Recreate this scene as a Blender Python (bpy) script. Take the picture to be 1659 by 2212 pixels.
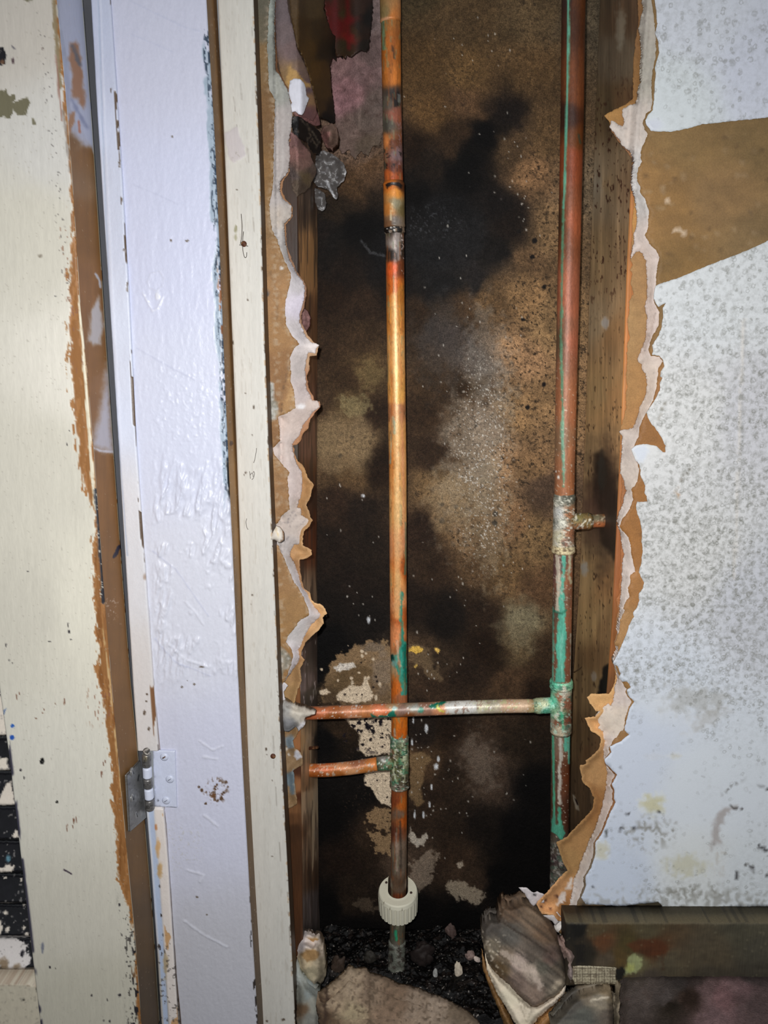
import bpy, math, random
import numpy as np
from mathutils import Vector, Matrix
from mathutils.geometry import delaunay_2d_cdt

# ------------------------------------------------------------------ scene, camera, light, exposure
for o in list(bpy.data.objects):
    bpy.data.objects.remove(o)
SC = bpy.context.scene
COL = SC.collection
SC.view_settings.view_transform = 'Standard'
SC.view_settings.look = 'None'
SC.view_settings.gamma = 1.0
SC.view_settings.use_curve_mapping = False
SC.view_settings.exposure = 0.0

F, CX, CY = 1660.0, 829.5, 1106.0                    # focal length and centre for a 1659 x 2212 frame
_d = np.array([55, -337, 1660.0]); _d /= np.linalg.norm(_d)      # straight into the wall
_v = np.array([95, 8194, 1660.0]); _v -= _d * (_v @ _d); _v /= np.linalg.norm(_v)
W = np.stack([np.cross(_v, _d), _d, -_v])            # rows: world x, y, z in camera axes
CAM = np.array([0.0, -0.60, 0.62])                   # 0.6 m in front of the wall, 0.62 m above the floor

cd = bpy.data.cameras.new('camera')
cd.sensor_fit = 'VERTICAL'; cd.sensor_height = 36.0; cd.lens = 36.0 * F / 2212.0
cd.clip_start = 0.01
cam = bpy.data.objects.new('camera', cd); COL.objects.link(cam)
ax, ay, az = W[:, 0], -W[:, 1], -W[:, 2]
cam.matrix_world = Matrix(((ax[0], ay[0], az[0], CAM[0]), (ax[1], ay[1], az[1], CAM[1]),
                           (ax[2], ay[2], az[2], CAM[2]), (0, 0, 0, 1)))
SC.camera = cam

# the phone's flash, a little above and left of the lens
ld = bpy.data.lights.new('flash', 'SPOT')
ld.energy = 13.6; ld.spot_size = math.radians(160); ld.spot_blend = 1.0; ld.shadow_soft_size = 0.004
ld.color = (1.0, 0.99, 0.985)
fl = bpy.data.objects.new('flash', ld); COL.objects.link(fl)
fl.location = Vector(CAM) + Vector((-0.012, 0.0, 0.018))
fl.rotation_euler = (Vector((-0.05, 0.0, 0.36)) - fl.location).to_track_quat('-Z', 'Y').to_euler()

wd = bpy.data.worlds.new('dim_room'); SC.world = wd; wd.use_nodes = True
bg = wd.node_tree.nodes['Background']
bg.inputs[0].default_value = (0.9, 0.95, 1.0, 1); bg.inputs[1].default_value = 0.24

# ------------------------------------------------------------------ geometry of the view
def P(u, v, Y):
    """world points on the vertical plane y = Y that stand at photo coordinates (u, v)"""
    u = np.asarray(u, float); v = np.asarray(v, float); Y = np.asarray(Y, float)
    a, b = u - CX, v - CY
    wx = W[0, 0] * a + W[0, 1] * b + W[0, 2] * F
    wy = W[1, 0] * a + W[1, 1] * b + W[1, 2] * F
    wz = W[2, 0] * a + W[2, 1] * b + W[2, 2] * F
    t = (Y - CAM[1]) / wy
    return np.stack([CAM[0] + wx * t, CAM[1] + wy * t, CAM[2] + wz * t], -1)

def UV(p):
    q = (np.asarray(p, float) - CAM) @ W
    return CX + F * q[..., 0] / q[..., 2], CY + F * q[..., 1] / q[..., 2]

# ------------------------------------------------------------------ noise
_rng = np.random.default_rng(7)
_tab = _rng.random((256, 256))
def vnoise(x, y):
    xi = np.floor(x).astype(int); yi = np.floor(y).astype(int)
    fx = x - xi; fy = y - yi
    fx = fx * fx * (3 - 2 * fx); fy = fy * fy * (3 - 2 * fy)
    a = _tab[xi & 255, yi & 255]; b = _tab[(xi + 1) & 255, yi & 255]
    c = _tab[xi & 255, (yi + 1) & 255]; d = _tab[(xi + 1) & 255, (yi + 1) & 255]
    return (a * (1 - fx) + b * fx) * (1 - fy) + (c * (1 - fx) + d * fx) * fy
def fbm(x, y, octv=4, seed=0, gain=0.55):
    s = 0.0; amp = 1.0; tot = 0.0
    x = x + 17.3 * seed; y = y + 9.7 * seed + 31 * (seed % 5)
    for k in range(octv):
        s = s + amp * vnoise(x + 5.1 * k, y + 3.7 * k); tot += amp
        amp *= gain; x = x * 2.03; y = y * 2.03
    return s / tot                                    # 0..1, mean .5
def sm(x, a, b):
    t = np.clip((x - a) / (b - a), 0, 1); return t * t * (3 - 2 * t)

def inpoly(u, v, pts):
    r = np.zeros(u.shape, bool); n = len(pts)
    for i in range(n):
        x0, y0 = pts[i]; x1, y1 = pts[(i + 1) % n]
        if y0 == y1: continue
        c = ((y0 > v) != (y1 > v)) & (u < (x1 - x0) * (v - y0) / (y1 - y0) + x0)
        r ^= c
    return r
def segdist(u, v, pts, closed=False):
    d = np.full(u.shape, 1e9); n = len(pts)
    for i in range(n if closed else n - 1):
        x0, y0 = pts[i]; x1, y1 = pts[(i + 1) % n]
        dx, dy = x1 - x0, y1 - y0; L = dx * dx + dy * dy + 1e-9
        t = np.clip(((u - x0) * dx + (v - y0) * dy) / L, 0, 1)
        d = np.minimum(d, (u - x0 - t * dx) ** 2 + (v - y0 - t * dy) ** 2)
    return np.sqrt(d)
def sdpoly(u, v, pts):
    return np.where(inpoly(u, v, pts), 1, -1) * segdist(u, v, pts, True)

# ------------------------------------------------------------------ surface colour of the things themselves
class Paint:
    """colour, relief and gloss of a dense mesh: stains, flaking paint, patina and grain"""
    seed = 1
    def __init__(s, u, v, pos=None):
        s.u, s.v = u, v; n = u.shape[0]
        s.c = np.full((n, 3), 128.0); s.h = np.zeros(n); s.r = np.full(n, 0.55); s.x = np.zeros(n); s.pos = pos
    def nz(s, size, octv=4, st=(1, 1)):
        Paint.seed += 1
        return fbm(s.u / (size * st[0]), s.v / (size * st[1]), octv, Paint.seed % 40)
    def fill(s, c): s.c[:] = c
    def mixin(s, f, c, h=None, r=None):
        f = np.clip(f, 0, 1)
        s.c += (np.asarray(c, float) - s.c) * f[:, None]
        if h is not None: s.h += h * f
        if r is not None: s.r += (r - s.r) * f
    def cps(s, pts, sig=45, warp=(0, 30), only=None):
        """blend between colours observed at places"""
        u = s.u + warp[0] * (s.nz(warp[1]) - .5) * 2; v = s.v + warp[0] * (s.nz(warp[1]) - .5) * 2
        num = np.zeros_like(s.c); den = np.full(s.u.shape, 1e-12)
        for p in pts:
            sg = p[3] if len(p) > 3 else sig
            d2 = ((u - p[0]) ** 2 + (v - p[1]) ** 2) / (sg * sg)
            w = 1 / (1e-3 + d2) ** 2
            num += w[:, None] * np.asarray(p[2], float); den += w
        s.c[:] = num / den[:, None]
    def box(s, pts, m):
        xs = [p[0] for p in pts]; ys = [p[1] for p in pts]
        return np.nonzero((s.u > min(xs) - m) & (s.u < max(xs) + m) & (s.v > min(ys) - m) & (s.v < max(ys) + m))[0]
    def sub(s, idx, f, c, h, r):
        F_ = np.clip(f, 0, 1)
        s.c[idx] += (np.asarray(c, float) - s.c[idx]) * F_[:, None]
        if h is not None: s.h[idx] += h * F_
        if r is not None: s.r[idx] += (r - s.r[idx]) * F_
    def poly(s, pts, c, amp=6, size=10, soft=1.5, a=1.0, h=None, r=None, st=(1, 1)):
        i = s.box(pts, amp + soft + 4)
        if not len(i): return
        Paint.seed += 1
        u, v = s.u[i], s.v[i]
        d = sdpoly(u, v, pts) + amp * 2 * (fbm(u / (size * st[0]), v / (size * st[1]), 4, Paint.seed % 40) - .5)
        s.sub(i, a * sm(d, -soft, soft), c, h, r)
    def line(s, pts, w, c, amp=2, size=8, soft=1.5, a=1.0, h=None, r=None, st=(1, 1)):
        i = s.box(pts, w + amp + soft + 4)
        if not len(i): return
        Paint.seed += 1
        u, v = s.u[i], s.v[i]
        d = w / 2 - segdist(u, v, pts) + amp * 2 * (fbm(u / (size * st[0]), v / (size * st[1]), 4, Paint.seed % 40) - .5)
        s.sub(i, a * sm(d, -soft, soft), c, h, r)
    def blob(s, cx, cy, rx, ry, c, amp=.5, size=None, soft=.25, a=1.0, rot=0, h=None, r=None):
        m = max(rx, ry) * (1.3 + amp)
        i = s.box([(cx, cy)], m)
        if not len(i): return
        Paint.seed += 1
        size = size or max(3, min(rx, ry) * .7)
        u, v = s.u[i] - cx, s.v[i] - cy
        cr, sr = math.cos(math.radians(rot)), math.sin(math.radians(rot))
        q = np.sqrt(((u * cr + v * sr) / rx) ** 2 + ((-u * sr + v * cr) / ry) ** 2)
        q = q + amp * 2 * (fbm(s.u[i] / size, s.v[i] / size, 4, Paint.seed % 40) - .5)
        s.sub(i, a * sm(1 - q, -soft, soft), c, h, r)
    def specks(s, c, size, thr, a=1.0, mask=None, st=(1, 1), soft=.02, h=None, r=None):
        f = a * sm(s.nz(size, 3, st), thr - soft, thr + soft)
        if mask is not None: f = f * mask
        s.mixin(f, c, h, r)
    def grain(s, amp, size, st=(1, 1), octv=4):
        s.c *= (1 + amp * 2 * (s.nz(size, octv, st) - .5))[:, None]
    def dots(s, pts, c, r=4, a=1.0, k=.85):
        for p in pts: s.blob(p[0], p[1], (p[2] if len(p) > 2 else r) * k, (p[3] if len(p) > 3 else p[2] if len(p) > 2 else r) * k, c, .6, 4, .3, a)

def lin(c):
    c = np.clip(np.asarray(c, float), 0, 255) / 255
    return np.where(c < .04045, c / 12.92, ((c + .055) / 1.055) ** 2.4)

# ------------------------------------------------------------------ materials
PX = 2767.0                                            # noise sizes below are in photo pixels at the wall
def pmat(name, fine=.12, size=3, bump=.0, bsize=4, st=(1, 1, 1), metal=0.0, spec=.4, rings=False, fine2=0, size2=30, alpha=None, bst=None):
    m = bpy.data.materials.new(name); m.use_nodes = True
    nt = m.node_tree; N = nt.nodes; L = nt.links; b = N['Principled BSDF']
    g = N.new('ShaderNodeNewGeometry')
    def noise(sz, stv, det=4):
        mp = N.new('ShaderNodeVectorMath'); mp.operation = 'MULTIPLY'
        mp.inputs[1].default_value = tuple(PX / (sz * k) for k in stv)
        L.new(g.outputs['Position'], mp.inputs[0])
        t = N.new('ShaderNodeTexNoise'); t.inputs['Scale'].default_value = 1; t.inputs['Detail'].default_value = det
        t.inputs['Roughness'].default_value = .65
        L.new(mp.outputs[0], t.inputs['Vector']); return t.outputs[0], mp.outputs[0]
    def mr(x, a, b_, c, d):
        r = N.new('ShaderNodeMapRange'); r.inputs[1].default_value = a; r.inputs[2].default_value = b_
        r.inputs[3].default_value = c; r.inputs[4].default_value = d; L.new(x, r.inputs[0]); return r.outputs[0]
    def mth(op, x, y):
        q = N.new('ShaderNodeMath'); q.operation = op
        for k, z in enumerate((x, y)):
            if isinstance(z, (int, float)): q.inputs[k].default_value = z
            else: L.new(z, q.inputs[k])
        return q.outputs[0]
    ca = N.new('ShaderNodeAttribute'); ca.attribute_name = 'tint'
    col = ca.outputs['Color']
    def mul(col, fac):
        v = N.new('ShaderNodeVectorMath'); v.operation = 'SCALE'; L.new(col, v.inputs[0]); L.new(fac, v.inputs[3]); return v.outputs[0]
    if fine: col = mul(col, mr(noise(size, st)[0], .3, .7, 1 - fine, 1 + fine))
    if fine2: col = mul(col, mr(noise(size2, st)[0], .3, .7, 1 - fine2, 1 + fine2))
    if rings:
        xa = N.new('ShaderNodeAttribute'); xa.attribute_name = 'mould'
        tot = None
        for cell, lo in ((17, .27), (11, .30)):
            mp = N.new('ShaderNodeVectorMath'); mp.operation = 'MULTIPLY'
            mp.inputs[1].default_value = (PX / cell, 0.0, PX / cell); L.new(g.outputs['Position'], mp.inputs[0])
            wn, _ = noise(cell * .6, (1, 1, 1), 2)
            vv = N.new('ShaderNodeTexVoronoi'); vv.inputs['Scale'].default_value = 1; L.new(mp.outputs[0], vv.inputs['Vector'])
            dd = mth('ADD', vv.outputs['Distance'], mth('MULTIPLY', mth('SUBTRACT', wn, .5), .9))
            ring = mth('SUBTRACT', 1.0, mr(mth('ABSOLUTE', mth('SUBTRACT', dd, lo), 0), .02, .20, 0, 1))
            pick = N.new('ShaderNodeSeparateColor'); L.new(vv.outputs['Color'], pick.inputs[0])
            on = mr(mth('SUBTRACT', xa.outputs['Fac'], pick.outputs[0]), -.12, .12, 0, 1)
            q = mth('MULTIPLY', ring, on)
            tot = q if tot is None else mth('MAXIMUM', tot, q)
        cl, _ = noise(13, (1, 1, 1), 6)
        cloud = mth('MULTIPLY', mr(cl, .44, .62, 0, .75), xa.outputs['Fac'])
        fac = mth('MINIMUM', mth('ADD', mth('MULTIPLY', tot, .40), mth('MULTIPLY', cloud, .95)), 1.0)
        mx = N.new('ShaderNodeMix'); mx.data_type = 'RGBA'
        L.new(fac, mx.inputs[0]); L.new(col, mx.inputs[6]); mx.inputs[7].default_value = (*lin((138, 138, 130)), 1)
        col = mx.outputs[2]
    L.new(col, b.inputs['Base Color'])
    ra = N.new('ShaderNodeAttribute'); ra.attribute_name = 'gloss'
    L.new(ra.outputs['Fac'], b.inputs['Roughness'])
    b.inputs['Metallic'].default_value = metal
    b.inputs['Specular IOR Level'].default_value = spec
    if alpha is not None: b.inputs['Alpha'].default_value = alpha
    if bump:
        bp = N.new('ShaderNodeBump'); bp.inputs['Distance'].default_value = .001; bp.inputs['Strength'].default_value = bump
        L.new(noise(bsize, bst or st, 6)[0], bp.inputs['Height']); L.new(bp.outputs[0], b.inputs['Normal'])
    return m

MT = dict(
    paint=pmat('old_paint', .05, 3, .10, 5, (1, 1, 6)),
    wpaint=pmat('thick_white_paint', .03, 4, .24, 6, (1, 1, 1.6), spec=.5),
    wood=pmat('wood', .16, 3, .25, 4, (1, 1, 14)),
    fibre=pmat('mouldy_fibreboard', .55, 3.2, .6, 3.5, spec=.15, fine2=.30, size2=9),
    gyp=pmat('gypsum', .05, 4, .5, 7),
    paper=pmat('kraft_paper', .14, 3, .22, 4, fine2=.08, size2=14),
    skin=pmat('mouldy_wall_paint', .03, 3, .12, 6, rings=True),
    copper=pmat('corroded_copper', .20, 3, .22, 5, (1, 1, 2.5), metal=.12, spec=.55, fine2=.14, size2=18),
    crust=pmat('soldered_fitting', .25, 3, .7, 5, metal=.2, spec=.5, fine2=.15, size2=12),
    plastic=pmat('white_plastic', .03, 4, .05, 3, spec=.5),
    steel=pmat('zinc_steel', .12, 4, .08, 4, metal=.55, spec=.5),
    fluff=pmat('glass_wool', .22, 4, 1.0, 4, fine2=.12, size2=16, spec=.1),
    rubble=pmat('rubble', .4, 3, .9, 5, fine2=.3, size2=14, spec=.3),
    film=pmat('plastic_film', .1, 3, .4, 8, spec=.7, alpha=.62),
)

# ------------------------------------------------------------------ objects
def tag(o, label=None, cat=None, group=None, kind=None):
    if label: o['label'] = label
    if cat: o['category'] = cat
    if group: o['group'] = group
    if kind: o['kind'] = kind
    return o
def empty(name, loc, label=None, cat=None, group=None, kind=None):
    o = bpy.data.objects.new(name, None); COL.objects.link(o); o.location = loc
    o.empty_display_size = .01
    bpy.context.view_layer.update()
    return tag(o, label, cat, group, kind)
def mesh(name, pos, faces, mat, parent=None, p=None, smooth=True):
    me = bpy.data.meshes.new(name)
    pos = np.asarray(pos, float)
    q = parent
    while q is not None: pos = pos - np.array(q.location); q = q.parent
    me.from_pydata(pos.tolist(), [], faces if isinstance(faces, list) else faces.tolist())
    if p is not None:
        n = len(pos)
        a = me.attributes.new('tint', 'FLOAT_COLOR', 'POINT')
        c = np.ones((n, 4), np.float32); c[:, :3] = lin(p.c) ; a.data.foreach_set('color', c.ravel())
        a = me.attributes.new('gloss', 'FLOAT', 'POINT'); a.data.foreach_set('value', p.r.astype(np.float32))
        a = me.attributes.new('mould', 'FLOAT', 'POINT'); a.data.foreach_set('value', p.x.astype(np.float32))
    me.materials.append(mat)
    if smooth: me.polygons.foreach_set('use_smooth', [True] * len(me.polygons))
    me.update()
    o = bpy.data.objects.new(name, me); COL.objects.link(o)
    if parent is not None: o.parent = parent
    return o

def board(name, L, R, Y, thick, paint, mat, res=2.6, bev=1.0, parent=None, v0=-70, v1=2285, Rb=None):
    """a plank standing against the wall: L and R trace its long edges, Y is its face, thick its depth"""
    def edge(pts, y):
        q = P([a[0] for a in pts], [a[1] for a in pts], y); o = np.argsort(q[:, 2])
        return lambda z: np.interp(z, q[o, 2], q[o, 0]) if len(pts) > 2 else np.polyval(np.polyfit(q[:, 2], q[:, 0], 1), z)
    YL, YR = Y if isinstance(Y, tuple) else (Y, Y)
    eL, eR = edge(L, YL), edge(R, YR)
    um = sum(a[0] for a in L) / len(L)
    zt = P(um, v0, min(YL, YR))[2]; zb = max(P(um, v1, min(YL, YR))[2], 0.0)
    step = res / PX * .95
    nv = max(2, int((zt - zb) / step)); z = np.linspace(zt, zb, nv)
    xl, xr = eL(z), eR(z)
    nu = max(3, int(np.mean(xr - xl) / step)); ns = max(2, int(thick / step / 1.3)); b = bev / 1000
    prof = []                                            # (fraction across, inset, depth fraction, side)
    for k in range(ns, 0, -1): prof.append((0, 0, k / ns, -1))
    for k in range(nu + 1): prof.append((k / nu, 0, 0, 0))
    for k in range(1, ns + 1): prof.append((1, 0, k / ns, 1))
    pr = np.array(prof); m = len(pr)
    T = pr[:, 0][None, :]
    X = xl[:, None] * (1 - T) + xr[:, None] * T
    Yb = (YL * (1 - T) + YR * T)
    edge_d = np.minimum(T, 1 - T) * (xr - xl)[:, None]
    rnd = np.where(pr[:, 3][None, :] == 0, b * (1 - np.clip(edge_d / b, 0, 1)) ** 2 * .6, 0)
    YY = np.where(pr[:, 3][None, :] == 0, Yb + rnd, Yb + b * .6 + (thick - b * .6) * pr[:, 2][None, :])
    if Rb is not None:                                   # the right side runs obliquely to a traced back edge
        eb = edge(Rb[0], Rb[1])(z)
        k = pr[:, 3] == 1
        X = X.copy(); X[:, k] = xr[:, None] + (eb - xr)[:, None] * pr[k, 2][None, :]
        YY = YY + np.zeros_like(X); YY[:, k] = YR + (Rb[1] - YR) * pr[k, 2][None, :]
        T = T + np.zeros_like(X); T = np.where(pr[:, 3][None, :] == 1, pr[:, 2][None, :], T)
    pos = np.stack([X, YY + np.zeros_like(X), np.broadcast_to(z[:, None], X.shape)], -1).reshape(-1, 3)
    u, v = UV(pos)
    p = Paint(u, v, pos); side = np.broadcast_to(pr[:, 3][None, :], X.shape).ravel(); t = np.broadcast_to(T, X.shape).ravel()
    paint(p, side, t)
    pos[:, 1] -= np.where(side == 0, p.h, 0) / 1000
    pos[:, 0] += np.where(side == 1, p.h, np.where(side == -1, -p.h, 0)) / 1000
    i = np.arange(nv - 1)[:, None] * m; j = np.arange(m)[None, :]; j2 = (j + 1) % m
    f = np.stack([i + j, i + m + j, i + m + j2, i + j2], -1).reshape(-1, 4).tolist()
    f.append(list(range(m))); f.append(list(range((nv - 1) * m, nv * m))[::-1])
    return mesh(name, pos, f, mat, parent, p)

def densify(pts, step, jit, js, seed):
    out = []
    n = len(pts)
    for i in range(n):
        a = np.array(pts[i], float); b = np.array(pts[(i + 1) % n], float)
        k = max(1, int(np.linalg.norm(b - a) / step))
        for q in range(k): out.append(a + (b - a) * q / k)
    o = np.array(out)
    if jit:
        o = o + jit * 2 * np.stack([fbm(o[:, 0] / js, o[:, 1] / js, 4, seed, .7) - .5, fbm(o[:, 0] / js, o[:, 1] / js, 4, seed + 7, .7) - .5], -1)
    return o

def slab(name, pts, Y, thick, paint, mat, parent=None, grid=5, step=2.5, jit=2.0, js=7, seed=3, smooth=True):
    """a sheet or chunk with the traced outline, its face at depth Y (a number or a function) and a real thickness"""
    o = densify(pts, step, jit, js, seed)
    x0, y0 = o.min(0); x1, y1 = o.max(0)
    gu, gv = np.meshgrid(np.arange(x0, x1, grid), np.arange(y0, y1, grid)); gu = gu.ravel(); gv = gv.ravel()
    rr = np.random.default_rng(seed); gu = gu + rr.uniform(-.25, .25, gu.shape) * grid; gv = gv + rr.uniform(-.25, .25, gv.shape) * grid
    k = inpoly(gu, gv, o.tolist()); gu, gv = gu[k], gv[k]
    if len(gu):
        d = np.empty(len(gu))
        for c in range(0, len(gu), 4000):
            d[c:c + 4000] = np.sqrt(((gu[c:c + 4000, None] - o[None, :, 0]) ** 2 + (gv[c:c + 4000, None] - o[None, :, 1]) ** 2).min(1))
        gu, gv = gu[d > grid * .45], gv[d > grid * .45]
    n = len(o)
    vs = [Vector(a) for a in o.tolist()] + [Vector((a, b)) for a, b in zip(gu, gv)]
    r = delaunay_2d_cdt(vs, [(i, (i + 1) % n) for i in range(n)], [], 1, 1e-4)
    q = np.array([(a.x, a.y) for a in r[0]]); tri = np.array(r[2])
    u, v = q[:, 0].copy(), q[:, 1].copy()
    dist = np.empty(len(u))
    for c in range(0, len(u), 4000):
        dist[c:c + 4000] = np.sqrt(((u[c:c + 4000, None] - o[None, :, 0]) ** 2 + (v[c:c + 4000, None] - o[None, :, 1]) ** 2).min(1))
    yy = Y(u, v, dist) if callable(Y) else np.full(len(u), float(Y))
    pos = P(u, v, yy)
    p = Paint(u, v, pos); p.dist = dist
    paint(p)
    pos[:, 1] -= p.h / 1000
    A = q[tri]; ar = (A[:, 1, 0] - A[:, 0, 0]) * (A[:, 2, 1] - A[:, 0, 1]) - (A[:, 1, 1] - A[:, 0, 1]) * (A[:, 2, 0] - A[:, 0, 0])
    tri = tri[np.abs(ar) > 1e-6]; ar = ar[np.abs(ar) > 1e-6]
    tri = np.where((ar > 0)[:, None], tri[:, ::-1], tri)       # faces look towards -y
    from collections import Counter
    ed = {}
    for t in tri.tolist():
        for a, b in ((t[0], t[1]), (t[1], t[2]), (t[2], t[0])):
            ed[(a, b)] = 1
    N = len(pos)
    th = thick(u, v, dist) if callable(thick) else np.full(N, float(thick))
    back = pos.copy(); back[:, 1] += th
    f = tri.tolist() + (tri[:, ::-1] + N).tolist()
    for (a, b) in ed:
        if (b, a) not in ed: f.append([b, a, a + N, b + N])
    for nm in ('c',): p.c = np.vstack([p.c, p.c])
    p.r = np.concatenate([p.r, p.r]); p.x = np.concatenate([p.x, p.x])
    return mesh(name, np.vstack([pos, back]), f, mat, parent, p, smooth)

def tube(name, path, rad, paint, mat, parent=None, seg=36, res=2.6, caps=True, wob=0.0):
    """a pipe along world points; rad is a radius or one per point"""
    path = np.asarray(path, float)
    L = np.concatenate([[0], np.cumsum(np.linalg.norm(np.diff(path, axis=0), axis=1))])
    rad = np.full(len(path), float(rad)) if np.isscalar(rad) else np.asarray(rad, float)
    n = max(2, int(L[-1] / (res / PX))); s = np.linspace(0, L[-1], n)
    s = np.unique(np.concatenate([s, L]))
    C = np.stack([np.interp(s, L, path[:, k]) for k in range(3)], -1); R = np.interp(s, L, rad)
    if len(path) > 2 and wob >= 0:
        k = 9; pad = np.vstack([np.repeat(C[:1], k, 0), C, np.repeat(C[-1:], k, 0)])
        C2 = sum(pad[i:i + len(C)] for i in range(2 * k + 1)) / (2 * k + 1); C2[0] = C[0]; C2[-1] = C[-1]
        C = C2
    T = np.gradient(C, axis=0); T /= np.linalg.norm(T, axis=1)[:, None] + 1e-12
    ref = np.array([0, 1.0, 0]) if abs(T[:, 1]).mean() < .8 else np.array([0, 0, 1.0])
    A = np.cross(T, ref); A /= np.linalg.norm(A, axis=1)[:, None]; B = np.cross(A, T)
    th = np.arange(seg) / seg * 2 * math.pi
    nrm = A[:, None, :] * np.cos(th)[None, :, None] + B[:, None, :] * np.sin(th)[None, :, None]
    pos = (C[:, None, :] + nrm * R[:, None, None]).reshape(-1, 3)
    u, v = UV(pos); p = Paint(u, v, pos); paint(p)
    pos += nrm.reshape(-1, 3) * (p.h / 1000)[:, None]
    m = len(C)
    i = np.arange(m - 1)[:, None] * seg; j = np.arange(seg)[None, :]; j2 = (j + 1) % seg
    f = np.stack([i + j, i + j2, i + seg + j2, i + seg + j], -1).reshape(-1, 4).tolist()
    if caps: f.append(list(range(seg))[::-1]); f.append(list(range((m - 1) * seg, m * seg)))
    return mesh(name, pos, f, mat, parent, p)

def blockmesh(name, lo, hi, paint, mat, parent=None, n=6, bev=.1):
    """small rounded block between two world corners"""
    import bmesh
    bm = bmesh.new(); bmesh.ops.create_cube(bm, size=1)
    lo = np.array(lo); hi = np.array(hi)
    for w in bm.verts: w.co = Vector((lo + hi) / 2) + Vector((hi - lo) * np.array(w.co))
    bmesh.ops.bevel(bm, geom=bm.edges[:], offset=min(hi - lo) * bev, segments=2, affect='EDGES')
    pos = np.array([w.co[:] for w in bm.verts]); bm.verts.index_update()
    f = [[w.index for w in q.verts] for q in bm.faces]; bm.free()
    u, v = UV(pos); p = Paint(u, v, pos); paint(p)
    return mesh(name, pos, f, mat, parent, p, False)

def gain(c, g):
    """brighten a colour by a linear factor"""
    l = lin(c) * g; l = l * np.minimum(1, .86 / np.maximum(l.max(-1, keepdims=True), 1e-6))
    return 255 * np.where(l < .0031308, 12.92 * l, 1.055 * np.power(np.maximum(l, 1e-9), 1 / 2.4) - .055)
def S(o): return tag(o, kind='structure')

# ------------------------------------------------------------------ floor and the board at the back of the cavity
def floor_paint(p, side, t): pass
def pf(p):
    p.fill((26, 23, 21)); p.specks((60, 50, 44), 10, .62); p.specks((110, 96, 86), 6, .72)
    p.h += 2.5 * (p.nz(14) - .5); p.r[:] = .3
def grid_floor():
    n, m = 260, 300
    x, y = np.meshgrid(np.linspace(-.75, .60, m), np.linspace(-.75, .16, n))
    pos = np.stack([x.ravel(), y.ravel(), np.zeros(x.size)], -1)
    u, v = UV(pos); p = Paint(pos[:, 0] * PX, pos[:, 1] * PX); pf(p)
    pos[:, 2] += p.h / 1000 - .0013
    i = np.arange(n - 1)[:, None] * m; j = np.arange(m - 1)[None, :]
    f = np.stack([i + j, i + j + 1, i + m + j + 1, i + m + j], -1).reshape(-1, 4)
    S(mesh('floor', pos, f, MT['rubble'], None, p))
grid_floor()

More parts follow.
